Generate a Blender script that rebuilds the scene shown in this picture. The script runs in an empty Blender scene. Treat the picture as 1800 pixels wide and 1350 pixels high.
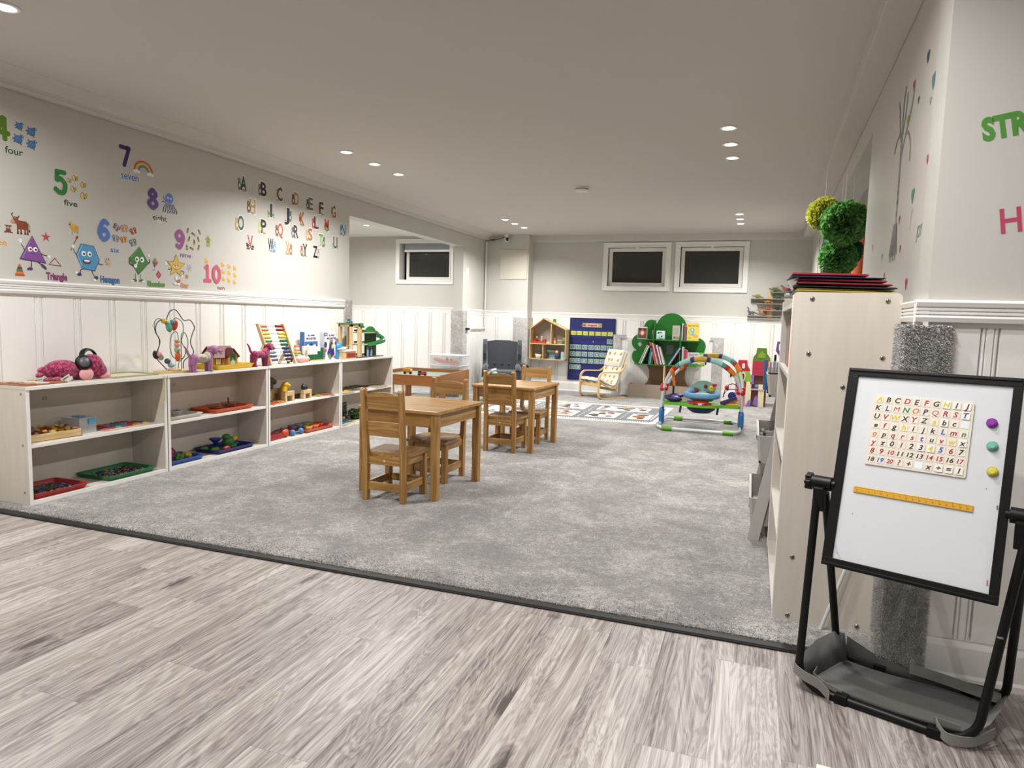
import bpy, math, random
from mathutils import Matrix, Vector, Euler
R = math.radians
random.seed(7)
SC = bpy.context.scene
COL = SC.collection

# ------------------------------------------------------------------ camera, world, exposure
CAM_H = 1.10
FOC, YAW, PIT, ROL = 1191.1, -.33856, .09685, .02836
def make_camera():
    f = Vector((math.sin(YAW)*math.cos(PIT), math.cos(YAW)*math.cos(PIT), -math.sin(PIT)))
    r = Vector((math.cos(YAW), -math.sin(YAW), 0)); u = r.cross(f)
    c, s = math.cos(ROL), math.sin(ROL)
    rr, uu = c*r + s*u, c*u - s*r
    m = Matrix(((rr.x, uu.x, -f.x, 0), (rr.y, uu.y, -f.y, 0), (rr.z, uu.z, -f.z, CAM_H), (0, 0, 0, 1)))
    cd = bpy.data.cameras.new('camera'); co = bpy.data.objects.new('camera', cd)
    COL.objects.link(co); co.matrix_world = m
    cd.sensor_width = 36; cd.lens = FOC/1800*36; cd.clip_start = .05; cd.clip_end = 100
    SC.camera = co
make_camera()
w = bpy.data.worlds.new('night'); SC.world = w; w.use_nodes = True
w.node_tree.nodes['Background'].inputs[0].default_value = (.02, .022, .028, 1)
w.node_tree.nodes['Background'].inputs[1].default_value = .3
SC.view_settings.view_transform = 'Standard'
try: SC.view_settings.look = 'None'
except Exception: pass
SC.view_settings.exposure = 0.22
SC.view_settings.gamma = 1
SC.view_settings.use_curve_mapping = False
SC.cycles.use_denoising = True
SC.cycles.max_bounces = 8
SC.cycles.diffuse_bounces = 5
SC.cycles.sample_clamp_indirect = 6
LAMP_W = 17
LAMP_COL = (1.0, .99, .978)

# ------------------------------------------------------------------ materials
def lin(h, a=1):
    h = h.lstrip('#'); o = []
    for i in (0, 2, 4):
        c = int(h[i:i+2], 16)/255
        o.append(c/12.92 if c <= .04045 else ((c+.055)/1.055)**2.4)
    return (*o, a)
_mats = {}
def M(h, rough=.5, metal=0, spec=.5, coat=0, alpha=1, sheen=0):
    k = (h, rough, metal, spec, coat, alpha, sheen)
    if k in _mats: return _mats[k]
    m = bpy.data.materials.new('paint_'+h.strip('#')); m.use_nodes = True
    b = m.node_tree.nodes['Principled BSDF']
    b.inputs['Base Color'].default_value = lin(h)
    b.inputs['Roughness'].default_value = rough
    b.inputs['Metallic'].default_value = metal
    b.inputs['Specular IOR Level'].default_value = spec
    b.inputs['Coat Weight'].default_value = coat
    b.inputs['Sheen Weight'].default_value = sheen
    if alpha < 1: b.inputs['Alpha'].default_value = alpha
    m.diffuse_color = lin(h)
    _mats[k] = m
    return m
class NT:
    def __init__(s, name, rough=.5, spec=.5):
        s.m = bpy.data.materials.new(name); s.m.use_nodes = True
        s.t = s.m.node_tree; s.b = s.t.nodes['Principled BSDF']
        s.b.inputs['Roughness'].default_value = rough
        s.b.inputs['Specular IOR Level'].default_value = spec
    def n(s, typ, **kw):
        nd = s.t.nodes.new(typ)
        for k, v in kw.items():
            if k in ('operation', 'blend_type', 'data_type', 'noise_dimensions', 'feature', 'wave_type', 'bands_direction', 'distance', 'interpolation_type', 'rings_direction', 'wave_profile'): setattr(nd, k, v)
            else:
                i = nd.inputs[int(k[1:])] if k[0] == 'i' and k[1:].isdigit() else nd.inputs[k]
                if hasattr(v, 'is_output') or isinstance(v, bpy.types.NodeSocket): s.t.links.new(v, i)
                else: i.default_value = v
        return nd
    def math(s, op, a, b=0, c=0):
        nd = s.t.nodes.new('ShaderNodeMath'); nd.operation = op
        for i, v in enumerate((a, b, c)):
            if isinstance(v, bpy.types.NodeSocket): s.t.links.new(v, nd.inputs[i])
            else: nd.inputs[i].default_value = v
        return nd.outputs[0]
    def mix(s, f, a, b, mode='MIX'):
        nd = s.t.nodes.new('ShaderNodeMix'); nd.data_type = 'RGBA'; nd.blend_type = mode
        for i, v in ((0, f), (6, a), (7, b)):
            if isinstance(v, bpy.types.NodeSocket): s.t.links.new(v, nd.inputs[i])
            elif isinstance(v, str): nd.inputs[i].default_value = lin(v)
            else: nd.inputs[i].default_value = v
        return nd.outputs[2]
    def coord(s, which='Object', scale=(1, 1, 1), loc=(0, 0, 0), rot=(0, 0, 0)):
        tc = s.t.nodes.new('ShaderNodeTexCoord'); mp = s.t.nodes.new('ShaderNodeMapping')
        s.t.links.new(tc.outputs[which], mp.inputs[0])
        mp.inputs['Scale'].default_value = scale; mp.inputs['Location'].default_value = loc; mp.inputs['Rotation'].default_value = rot
        return mp.outputs[0]
    def noise(s, vec, scale=5, detail=3, rough=.5, dist=0):
        nd = s.t.nodes.new('ShaderNodeTexNoise'); s.t.links.new(vec, nd.inputs['Vector'])
        nd.inputs['Scale'].default_value = scale; nd.inputs['Detail'].default_value = detail
        nd.inputs['Roughness'].default_value = rough; nd.inputs['Distortion'].default_value = dist
        return nd.outputs[0]
    def ramp(s, f, stops):
        nd = s.t.nodes.new('ShaderNodeValToRGB'); s.t.links.new(f, nd.inputs[0])
        e = nd.color_ramp.elements
        while len(e) < len(stops): e.new(.5)
        for el, (p, c) in zip(e, stops): el.position = p; el.color = lin(c) if isinstance(c, str) else (c, c, c, 1)
        return nd.outputs[0]
    def color(s, c): s.t.links.new(c, s.b.inputs['Base Color'])
    def rough(s, c): s.t.links.new(c, s.b.inputs['Roughness'])
    def bump(s, h, strength=.3, dist=.01):
        nd = s.t.nodes.new('ShaderNodeBump'); s.t.links.new(h, nd.inputs['Height'])
        nd.inputs['Strength'].default_value = strength; nd.inputs['Distance'].default_value = dist
        s.t.links.new(nd.outputs[0], s.b.inputs['Normal'])

def wood(name, light, dark, axis=0, fine=14, stretch=.07, rough=.42, contrast=1, coat=0.0):
    t = NT(name, rough)
    sc = [1, 1, 1]; sc[axis] = stretch
    v = t.coord('Object', tuple(sc))
    a = t.noise(v, fine, 3, .55, .8)
    rings = t.math('SINE', t.math('MULTIPLY', a, 38))
    rr = t.math('MULTIPLY_ADD', rings, .5, .5)
    b = t.noise(v, fine*5, 2, .6)
    f = t.math('ADD', t.math('MULTIPLY', rr, .45*contrast), t.math('MULTIPLY', b, .75))
    t.color(t.ramp(f, [(.25, light), (.95, dark)]))
    t.bump(b, .05, .002)
    t.b.inputs['Coat Weight'].default_value = coat
    return t.m
OAK = [wood('honey_oak_%d' % a, '#b48a4e', '#835c2b', a, 11, .06, .38) for a in range(3)]
PINE = [wood('pale_pine_%d' % a, '#d9c193', '#b99a66', a, 16, .05, .5) for a in range(3)]
BIRCH = [wood('bent_birch_%d' % a, '#d2b381', '#b8925c', a, 20, .05, .45, .5) for a in range(3)]
BROWN = [wood('brown_laminate_%d' % a, '#9a6230', '#7c4a20', a, 9, .05, .4, .6) for a in range(3)]
TAN = wood('brown_fibreboard', '#8c6a4c', '#7c5c40', 2, 30, .4, .6, .3)
LAMW = [wood('whitewashed_laminate_%d' % a, '#cbc3b8', '#c0b7ab', a, 6, .12, .42, .45) for a in range(3)]
WHITE = M('#e6e4e0', .35)
EDGE = M('#e9e7e2', .3)
GREYP = M('#a5a19b', .5)
BLACK = M('#050506', .4, spec=.35)
CHROME = M('#9a958c', .25, 1)

def mk_wallpaint():
    t = NT('warm_grey_wall_paint', .3, .5)
    n = t.noise(t.coord('Object'), 2.2, 2)
    t.color(t.mix(n, '#c4c1ba', '#bdbab3'))
    t.bump(t.noise(t.coord('Object', (1, 1, .35)), 60, 2), .06, .003)
    t.b.inputs['Coat Weight'].default_value = 0
    return t.m
WALLP = mk_wallpaint()
CEILP = M('#c6c1bb', .75, spec=.2)
def mk_trim():
    t = NT('white_trim_paint', .28, .5)
    t.color(t.mix(t.noise(t.coord('Object'), 3, 2), '#eceae6', '#e4e2dd'))
    return t.m
TRIM = mk_trim()
def mk_carpet(name, a, b, mott=3.2, coord='Object'):
    t = NT(name, .95, .1)
    v = t.coord(coord)
    fine = t.noise(v, 210, 3, .75)
    mid = t.noise(v, 38, 3, .6)
    big = t.noise(v, mott, 5, .62, .6)
    f = t.math('ADD', t.math('MULTIPLY', fine, .95), t.math('ADD', t.math('MULTIPLY', mid, .30), t.math('MULTIPLY', big, .42)))
    t.color(t.ramp(f, [(.58, a), (.82, '#83807c' if a != '#8a8783' else '#b5b2ae'), (1.02, b)]))
    t.b.inputs['Sheen Weight'].default_value = .25
    t.bump(t.math('ADD', fine, t.math('MULTIPLY', big, .15)), .7, .010)
    return t.m
CARPET = mk_carpet('grey_cut_pile_carpet', '#62605d', '#c2bfba')
CARPETW = mk_carpet('grey_carpet_on_post', '#8a8783', '#e6e3de', 6)

def mk_floor():
    t = NT('grey_oak_vinyl_planks', .42, .4)
    tc = t.t.nodes.new('ShaderNodeTexCoord'); sp = t.t.nodes.new('ShaderNodeSeparateXYZ')
    t.t.links.new(tc.outputs['Object'], sp.inputs[0])
    x, y = sp.outputs[0], sp.outputs[1]
    PW, PL = .182, 1.22
    xr = t.math('DIVIDE', t.math('ADD', x, .05), PW); row = t.math('FLOOR', xr); fx = t.math('FRACT', xr)
    wn = t.n('ShaderNodeTexWhiteNoise', noise_dimensions='1D', W=row).outputs[0]
    yr = t.math('ADD', t.math('DIVIDE', y, PL), t.math('MULTIPLY', wn, 3.7)); fy = t.math('FRACT', yr); coln = t.math('FLOOR', yr)
    pid = t.math('ADD', t.math('MULTIPLY', row, 13.37), t.math('MULTIPLY', coln, 7.91))
    rnd = t.n('ShaderNodeTexWhiteNoise', noise_dimensions='1D', W=pid).outputs[0]
    cb = t.t.nodes.new('ShaderNodeCombineXYZ')
    t.t.links.new(t.math('MULTIPLY', x, 7.5), cb.inputs[0]); t.t.links.new(t.math('MULTIPLY', y, .85), cb.inputs[1]); t.t.links.new(t.math('MULTIPLY', pid, 3.1), cb.inputs[2])
    n1 = t.noise(cb.outputs[0], 1.25, 4, .55, 1.6)
    rings = t.math('MULTIPLY_ADD', t.math('SINE', t.math('MULTIPLY', n1, 75)), .5, .5)
    cb2 = t.t.nodes.new('ShaderNodeCombineXYZ')
    t.t.links.new(t.math('MULTIPLY', x, 72), cb2.inputs[0]); t.t.links.new(t.math('MULTIPLY', y, 1.25), cb2.inputs[1]); t.t.links.new(pid, cb2.inputs[2])
    n2 = t.noise(cb2.outputs[0], 1.6, 4, .7, .4)
    cb3 = t.t.nodes.new('ShaderNodeCombineXYZ')
    t.t.links.new(t.math('MULTIPLY', x, 9), cb3.inputs[0]); t.t.links.new(t.math('MULTIPLY', y, .7), cb3.inputs[1]); t.t.links.new(pid, cb3.inputs[2])
    n3 = t.noise(cb3.outputs[0], 1.1, 3, .5, .2)
    cb4 = t.t.nodes.new('ShaderNodeCombineXYZ')
    t.t.links.new(t.math('MULTIPLY', x, 5), cb4.inputs[0]); t.t.links.new(t.math('MULTIPLY', y, 1.6), cb4.inputs[1]); t.t.links.new(pid, cb4.inputs[2])
    vo = t.n('ShaderNodeTexVoronoi', Vector=cb4.outputs[0], Scale=.9)
    knot = t.math('SUBTRACT', 1, t.math('SMOOTH_MIN', t.math('MULTIPLY', vo.outputs[0], 7.5), 1, .1))
    f = t.math('ADD', t.math('MULTIPLY', rings, .14), t.math('ADD', t.math('MULTIPLY', n2, .80), t.math('MULTIPLY', n3, .42)))
    f = t.math('ADD', f, t.math('MULTIPLY', rnd, .13))
    f = t.math('ADD', f, t.math('MULTIPLY', knot, .40))
    c = t.ramp(f, [(.54, '#b6afa9'), (.70, '#9a928c'), (.88, '#766d68'), (1.15, '#4c4542')])
    t.t.nodes
    edge = t.math('LESS_THAN', t.math('MULTIPLY', t.math('MINIMUM', fx, t.math('SUBTRACT', 1, fx)), PW), .0008)
    edge2 = t.math('LESS_THAN', t.math('MULTIPLY', t.math('MINIMUM', fy, t.math('SUBTRACT', 1, fy)), PL), .0009)
    e = t.math('MAXIMUM', edge, edge2)
    t.color(t.mix(t.math('MULTIPLY', e, .45), c, '#4d4744'))
    t.bump(t.math('SUBTRACT', n2, t.math('MULTIPLY', e, 1.5)), .12, .002)
    return t.m
FLOORM = mk_floor()

def mk_glass(name, col='#ffffff', rough=0.0):
    m = bpy.data.materials.new(name); m.use_nodes = True
    b = m.node_tree.nodes['Principled BSDF']
    b.inputs['Base Color'].default_value = lin(col); b.inputs['Transmission Weight'].default_value = 1
    b.inputs['Roughness'].default_value = rough; b.inputs['IOR'].default_value = 1.45
    return m
GLASS = mk_glass('window_glass')
def mk_pane():
    m = M('#3a3a37', .04, alpha=.85); m.name = 'dark_window_glass'; return m
GLASS = mk_pane()
def mk_clear(name, col, a):
    m = bpy.data.materials.new(name); m.use_nodes = True
    b = m.node_tree.nodes['Principled BSDF']
    b.inputs['Base Color'].default_value = lin(col); b.inputs['Alpha'].default_value = a
    b.inputs['Roughness'].default_value = .12
    return m
CLEAR = mk_clear('clear_plastic', '#dfe4e6', .28)
def mk_emit(name, col, st):
    m = bpy.data.materials.new(name); m.use_nodes = True
    b = m.node_tree.nodes['Principled BSDF']
    b.inputs['Emission Color'].default_value = (*col, 1); b.inputs['Emission Strength'].default_value = st
    b.inputs['Base Color'].default_value = (.9, .9, .9, 1)
    return m
LAMPM = mk_emit('lamp_lens', (1, .97, .93), 14)
def mk_spots(name, base, spot, scale=60, lo=.42, hi=.5):
    t = NT(name, .85)
    n = t.noise(t.coord('Object'), scale, 2, .5, .5)
    t.color(t.ramp(n, [(lo, base), (hi, spot)])); t.b.inputs['Sheen Weight'].default_value = .3
    return t.m

# ------------------------------------------------------------------ mesh builder
class MB:
    def __init__(s, mat=None):
        s.v = []; s.f = []; s.mi = []; s.mats = []; s.cur = 0; s.xf = None; s.layer = 0
        s.sm = []; s.smooth = False
        if mat: s.use(mat)
    def use(s, m):
        if isinstance(m, str): m = M(m, .55)
        if m not in s.mats: s.mats.append(m)
        s.cur = s.mats.index(m); return s
    def add(s, vs, fs, smooth=None):
        o = len(s.v)
        if s.xf is not None: vs = [s.xf @ Vector(v) for v in vs]
        s.v += [tuple(v) for v in vs]; s.f += [tuple(i+o for i in f) for f in fs]
        s.mi += [s.cur]*len(fs); s.sm += [s.smooth if smooth is None else smooth]*len(fs)
        return s
    def box(s, x0, x1, y0, y1, z0, z1):
        return s.add([(x, y, z) for x in (x0, x1) for y in (y0, y1) for z in (z0, z1)],
                     [(0, 1, 3, 2), (4, 6, 7, 5), (0, 4, 5, 1), (2, 3, 7, 6), (0, 2, 6, 4), (1, 5, 7, 3)], False)
    def obox(s, c, d, rot=(0, 0, 0)):
        q = Euler(rot).to_matrix(); c = Vector(c)
        vs = [c + q @ Vector((x*d[0]/2, y*d[1]/2, z*d[2]/2)) for x in (-1, 1) for y in (-1, 1) for z in (-1, 1)]
        return s.add(vs, [(0, 1, 3, 2), (4, 6, 7, 5), (0, 4, 5, 1), (2, 3, 7, 6), (0, 2, 6, 4), (1, 5, 7, 3)], False)
    def cyl(s, p0, p1, r0, r1=None, n=14):
        if r1 is None: r1 = r0
        p0, p1 = Vector(p0), Vector(p1); d = (p1-p0)
        q = d.to_track_quat('Z', 'Y'); vs = []
        for p, r in ((p0, r0), (p1, r1)):
            vs += [p + q @ Vector((r*math.cos(2*math.pi*i/n), r*math.sin(2*math.pi*i/n), 0)) for i in range(n)]
        s.add(vs, [(i, (i+1) % n, n+(i+1) % n, n+i) for i in range(n)], True)
        s.add(vs, [tuple(range(n))[::-1], tuple(range(n, 2*n))], False)
        return s
    def tube(s, pts, r, n=8, closed=False, flat=None):
        pts = [Vector(p) for p in pts]; m = len(pts); rings = []
        t0 = None; up = Vector((0, 0, 1))
        for i, p in enumerate(pts):
            a = pts[(i-1) % m] if (closed or i > 0) else p
            b = pts[(i+1) % m] if (closed or i < m-1) else p
            t = (b-a).normalized()
            if t0 is None:
                u = up if abs(t.dot(up)) < .9 else Vector((1, 0, 0))
                nrm = (u - t*u.dot(t)).normalized()
            else:
                q = t0.rotation_difference(t); nrm = (q @ nrm); nrm = (nrm - t*nrm.dot(t)).normalized()
            t0 = t; bn = t.cross(nrm)
            rr = r[i] if isinstance(r, (list, tuple)) else r
            ra, rb = (rr, rr) if flat is None else flat
            rings.append([p + nrm*ra*math.cos(2*math.pi*k/n) + bn*rb*math.sin(2*math.pi*k/n) for k in range(n)])
        vs = [v for rg in rings for v in rg]; fs = []
        for i in range(m if closed else m-1):
            j = (i+1) % m
            fs += [(i*n+k, i*n+(k+1) % n, j*n+(k+1) % n, j*n+k) for k in range(n)]
        s.add(vs, fs, True)
        if not closed: s.add(vs, [tuple(range(n))[::-1], tuple(range((m-1)*n, m*n))], False)
        return s
    def strip(s, pts, wd, th, side):
        """flat bent band: swept rectangle, width along 'side'"""
        pts = [Vector(p) for p in pts]; sd = Vector(side).normalized(); vs = []; m = len(pts)
        for i, p in enumerate(pts):
            t = (pts[min(i+1, m-1)]-pts[max(i-1, 0)]).normalized(); nn = t.cross(sd).normalized()
            for a, b in ((-1, -1), (1, -1), (1, 1), (-1, 1)): vs.append(p + sd*a*wd/2 + nn*b*th/2)
        fs = [(i*4+k, i*4+(k+1) % 4, i*4+4+(k+1) % 4, i*4+4+k) for i in range(m-1) for k in range(4)]
        fs += [(3, 2, 1, 0), tuple(range(4*m-4, 4*m))]
        return s.add(vs, fs, False)
    def ell(s, c, r, nu=16, nv=10, rot=None):
        if not isinstance(r, (tuple, list)): r = (r, r, r)
        q = Euler(rot).to_matrix() if rot else None; c = Vector(c); vs = []
        for j in range(1, nv):
            th = math.pi*j/nv
            for i in range(nu):
                ph = 2*math.pi*i/nu
                v = Vector((r[0]*math.sin(th)*math.cos(ph), r[1]*math.sin(th)*math.sin(ph), r[2]*math.cos(th)))
                vs.append(c + (q @ v if q else v))
        for z in (1, -1):
            v = Vector((0, 0, z*r[2])); vs.append(c + (q @ v if q else v))
        N = len(vs); fs = []
        for j in range(nv-2):
            fs += [(j*nu+i, (j+1)*nu+i, (j+1)*nu+(i+1) % nu, j*nu+(i+1) % nu) for i in range(nu)]
        fs += [(N-2, i, (i+1) % nu) for i in range(nu)]
        fs += [(N-1, (nv-2)*nu+(i+1) % nu, (nv-2)*nu+i) for i in range(nu)]
        return s.add(vs, fs, True)
    def lathe(s, prof, c=(0, 0, 0), n=20, rot=None, sx=1, sy=1):
        q = Euler(rot).to_matrix() if rot else Matrix.Identity(3); c = Vector(c); vs = []
        for r, z in prof:
            vs += [c + q @ Vector((sx*r*math.cos(2*math.pi*i/n), sy*r*math.sin(2*math.pi*i/n), z)) for i in range(n)]
        fs = []
        for j in range(len(prof)-1):
            fs += [(j*n+i, j*n+(i+1) % n, (j+1)*n+(i+1) % n, (j+1)*n+i) for i in range(n)]
        s.add(vs, fs, True)
        if prof[0][0] > 1e-5: s.add(vs[:n], [tuple(range(n))[::-1]], False)
        if prof[-1][0] > 1e-5: s.add(vs[-n:], [tuple(range(n))], False)
        return s
    def prism(s, poly, w0, w1, fr=None, smooth=False):
        """extrude a 2d outline (u,v) from w0 to w1; fr maps (u,v,w) to xyz ('xy','xz','yz' or Matrix)"""
        n = len(poly)
        g = {None: lambda u, v, w: (u, v, w), 'xy': lambda u, v, w: (u, v, w), 'xz': lambda u, v, w: (u, w, v), 'yz': lambda u, v, w: (w, u, v)}
        if isinstance(fr, Matrix): h = lambda u, v, w: fr @ Vector((u, v, w))
        else: h = g[fr]
        vs = [h(u, v, w0) for u, v in poly] + [h(u, v, w1) for u, v in poly]
        s.add(vs, [tuple(range(n))[::-1], tuple(range(n, 2*n))], False)
        s.add(vs, [(i, (i+1) % n, n+(i+1) % n, n+i) for i in range(n)], smooth)
        return s
    # ---- flat drawing in the (u,v) plane of frame s.fr, stacked in thin layers
    def plane(s, fr, w=.0006, dw=.00012): s.fr = fr; s.w = w; s.dw = dw; return s
    def _flat(s, poly, mat=None):
        if mat is not None: s.use(mat)
        s.w += s.dw
        s.add([s.fr @ Vector((u, v, s.w)) for u, v in poly], [tuple(range(len(poly)))], False); return s
    def poly(s, pts, mat=None): return s._flat(pts, mat)
    def rect(s, u0, v0, u1, v1, mat=None): return s._flat([(u0, v0), (u1, v0), (u1, v1), (u0, v1)], mat)
    def disc(s, u, v, ru, rv=None, mat=None, a=0, n=22, a0=0, a1=360):
        rv = ru if rv is None else rv; ca, sa = math.cos(R(a)), math.sin(R(a)); pts = []
        for i in range(n + (a1-a0 < 360)):
            t = R(a0 + (a1-a0)*i/n); x, y = ru*math.cos(t), rv*math.sin(t)
            pts.append((u+x*ca-y*sa, v+x*sa+y*ca))
        return s._flat(pts, mat)
    def line(s, pts, wd, mat=None):
        if mat is not None: s.use(mat)
        s.w += s.dw; w = s.w
        for (a, b), (c, d) in zip(pts, pts[1:]):
            l = math.hypot(c-a, d-b) or 1; nx, ny = -(d-b)/l*wd/2, (c-a)/l*wd/2
            ex, ey = (c-a)/l*wd*.3, (d-b)/l*wd*.3
            s.add([s.fr @ Vector((p, q, w)) for p, q in ((a+nx-ex, b+ny-ey), (a-nx-ex, b-ny-ey), (c-nx+ex, d-ny+ey), (c+nx+ex, d+ny+ey))], [(0, 1, 2, 3)], False)
        return s
    def text(s, st, u, v, size, mat=None, wd=None, bold=0, rot=0, shear=0, align='C', depth=0):
        """text whose cap box is centred on (u,v); size = cap height; wd = forced width"""
        if mat is not None: s.use(mat)
        vs, fs, (x0, x1, y0, y1) = text_geo(st, bold, shear)
        sy = size/.70 if depth >= 0 else 1
        sx = sy if wd is None else wd/max(1e-6, x1-x0)
        cx = {'C': (x0+x1)/2, 'L': x0, 'R': x1}[align]; cy = .35
        s.w += s.dw; w = s.w; ca, sa = math.cos(rot), math.sin(rot); out = []
        for x, y in vs:
            a, b = (x-cx)*sx, (y-cy)*sy
            out.append(s.fr @ Vector((u+a*ca-b*sa, v+a*sa+b*ca, w+max(depth, 0))))
        return s.add(out, fs, False)
    def build(s, name, parent=None, mat=None, bevel=0, seg=2, sub=0, loc=None, kind=None, auto=False):
        me = bpy.data.meshes.new(name); me.from_pydata(s.v, [], s.f)
        if mat: me.materials.append(mat if not isinstance(mat, str) else M(mat))
        else:
            for m in s.mats: me.materials.append(m)
            me.polygons.foreach_set('material_index', s.mi)
        me.polygons.foreach_set('use_smooth', s.sm)
        me.update()
        o = bpy.data.objects.new(name, me); COL.objects.link(o)
        if parent: o.parent = parent
        if loc: o.location = loc
        if bevel:
            b = o.modifiers.new('bevel', 'BEVEL'); b.width = bevel; b.segments = seg; b.limit_method = 'ANGLE'; b.angle_limit = R(35)
        if sub:
            b = o.modifiers.new('sub', 'SUBSURF'); b.levels = sub; b.render_levels = sub
        if kind: o['kind'] = kind
        return o
_tg = {}
def text_geo(st, bold=0, shear=0):
    k = (st, bold, shear)
    if k in _tg: return _tg[k]
    cu = bpy.data.curves.new('t', 'FONT'); cu.body = st; cu.size = 1; cu.offset = bold; cu.shear = shear; cu.resolution_u = 3
    cu.fill_mode = 'FRONT'
    ob = bpy.data.objects.new('t', cu); me = bpy.data.meshes.new_from_object(ob)
    vs = [(v.co.x, v.co.y) for v in me.vertices]; fs = [tuple(p.vertices) for p in me.polygons]
    bpy.data.objects.remove(ob); bpy.data.curves.remove(cu); bpy.data.meshes.remove(me)
    xs = [v[0] for v in vs] or [0, 1]; ys = [v[1] for v in vs] or [0, 1]
    bb = (min(xs), max(xs), min(ys), max(ys))
    if bold > 0:   # a glyph whose outline folds over when emboldened falls back to a lighter weight
        b0 = text_geo(st, 0, shear)[2]
        if max(abs(p-q) for p, q in zip(bb, b0)) > .12: _tg[k] = text_geo(st, 0 if bold < .012 else bold/2, shear); return _tg[k]
    _tg[k] = (vs, fs, bb)
    return _tg[k]

def tag(o, label=None, cat=None, group=None, kind=None):
    if label: o['label'] = label
    if cat: o['category'] = cat
    if group: o['group'] = group
    if kind: o['kind'] = kind
    return o
def thing(name, label, cat, loc=(0, 0, 0), rz=0, group=None):
    o = bpy.data.objects.new(name, None); COL.objects.link(o)
    o.location = loc; o.rotation_euler = (0, 0, rz); o.empty_display_size = .1
    return tag(o, label, cat, group)
def dup(root, loc=None, rz=None, label=None, group=None):
    r = root.copy(); COL.objects.link(r)
    if loc is not None: r.location = loc
    if rz is not None: r.rotation_euler = (0, 0, rz)
    if label: r['label'] = label
    if group: r['group'] = group
    for ch in list(root.children):
        c = ch.copy(); COL.objects.link(c); c.parent = r
        for g in list(ch.children):
            d = g.copy(); COL.objects.link(d); d.parent = c
    return r
def struct(mb, name, parent=None, **kw):
    o = mb.build(name, parent, **kw)
    if parent is None: o['kind'] = 'structure'
    return o
def frame(o, u, v):
    """matrix with origin o, local x = u, local y = v"""
    u = Vector(u).normalized(); v = Vector(v); v = (v-u*v.dot(u)).normalized(); w = u.cross(v)
    return Matrix(((u.x, v.x, w.x, o[0]), (u.y, v.y, w.y, o[1]), (u.z, v.z, w.z, o[2]), (0, 0, 0, 1)))
def arc(cx, cy, r, a0, a1, n=8, ry=None):
    ry = r if ry is None else ry
    return [(cx+r*math.cos(R(a0+(a1-a0)*i/n)), cy+ry*math.sin(R(a0+(a1-a0)*i/n))) for i in range(n+1)]
def rrect(x0, y0, x1, y1, r, n=4):
    return arc(x1-r, y0+r, r, -90, 0, n)+arc(x1-r, y1-r, r, 0, 90, n)+arc(x0+r, y1-r, r, 90, 180, n)+arc(x0+r, y0+r, r, 180, 270, n)
def bez(p, n=6):
    """smooth curve through control points (Catmull-Rom), any dimension"""
    p = [Vector(q) for q in p]; out = []
    for i in range(len(p)-1):
        a, b, c, d = p[max(i-1, 0)], p[i], p[i+1], p[min(i+2, len(p)-1)]
        for k in range(n):
            t = k/n
            out.append(.5*((2*b)+(c-a)*t+(2*a-5*b+4*c-d)*t*t+(3*b-a-3*c+d)*t*t*t))
    out.append(p[-1]); return out

# ------------------------------------------------------------------ the room
W, BW, CZ = -3.97, 10.1, 2.36          # left wall plane, back wall plane, ceiling
JY0, JY1, HZ = 6.11, 9.03, 2.10         # opening to the alcove room
RX0, RSL, RY = .50, .0246, 2.4         # right wall: x = RX0 + RSL*(y-RY)
rwx = lambda y: RX0 + RSL*(y-RY)
RANG = -math.atan(RSL)                 # its turn about z
CH0 = 9.85                             # front of the boxed-out chase in the corner

def grid_wall(mb, u0, u1, v0, v1, holes, put):
    us = sorted({u0, u1, *[h[0] for h in holes], *[h[1] for h in holes]}); vs = sorted({v0, v1, *[h[2] for h in holes], *[h[3] for h in holes]})
    for a, b in zip(us, us[1:]):
        for c, d in zip(vs, vs[1:]):
            m, n = (a+b)/2, (c+d)/2
            if not any(h[0] < m < h[1] and h[2] < n < h[3] for h in holes): put(a, b, c, d)

fl = MB(FLOORM).box(-7.6, 4, -2.2, 2.44, -.1, 0); struct(fl, 'floor')
cp = MB(CARPET).box(-7.6, 1.9, 2.44, BW+.2, -.1, .012)
carpet = struct(cp, 'carpet')
ct = MB(M('#1c1917', .6)).box(W, RX0+.06, 2.398, 2.452, .0, .009)
ct.use(M('#030303', .8)).box(W, RX0+.06, 2.389, 2.400, .0, .006)
struct(ct, 'trim_1', bevel=.002)
# tufts that stand along the cut edge of the carpet
rg = random.Random(3)
def tuft(mb, p, h, wd, rg):
    a = rg.random()*6.28; lean = rg.uniform(0, .9)*h; b = rg.random()*6.28
    x, y, z = p; q = [(x+wd*math.cos(a+k*2.094), y+wd*math.sin(a+k*2.094), z) for k in range(3)]
    mb.add(q+[(x+lean*math.cos(b), y+lean*math.sin(b), z+h)], [(0, 1, 3), (1, 2, 3), (2, 0, 3)], False)
tf = MB(CARPET)
for i in range(7000):
    y = 2.446 + (rg.random()**2.5)*.14
    tuft(tf, (rg.uniform(W+.05, RX0-.1), y+rg.uniform(-.012, .004), .008), rg.uniform(.005, .010), rg.uniform(.0025, .0045), rg)
tag(tf.build('carpet_tufts', carpet), kind='stuff')

ce = MB(CEILP).box(W-.15, 1.9, -2.2, BW+.2, CZ, CZ+.12); struct(ce, 'ceiling')
# left wall with the wide opening
lw = MB(WALLP)
grid_wall(lw, -2.2, BW+.2, -.1, CZ+.01, [(JY0, JY1, -.2, HZ)], lambda a, b, c, d: lw.box(W-.15, W, a, b, c, d))
WL = struct(lw, 'wall_left')
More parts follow.
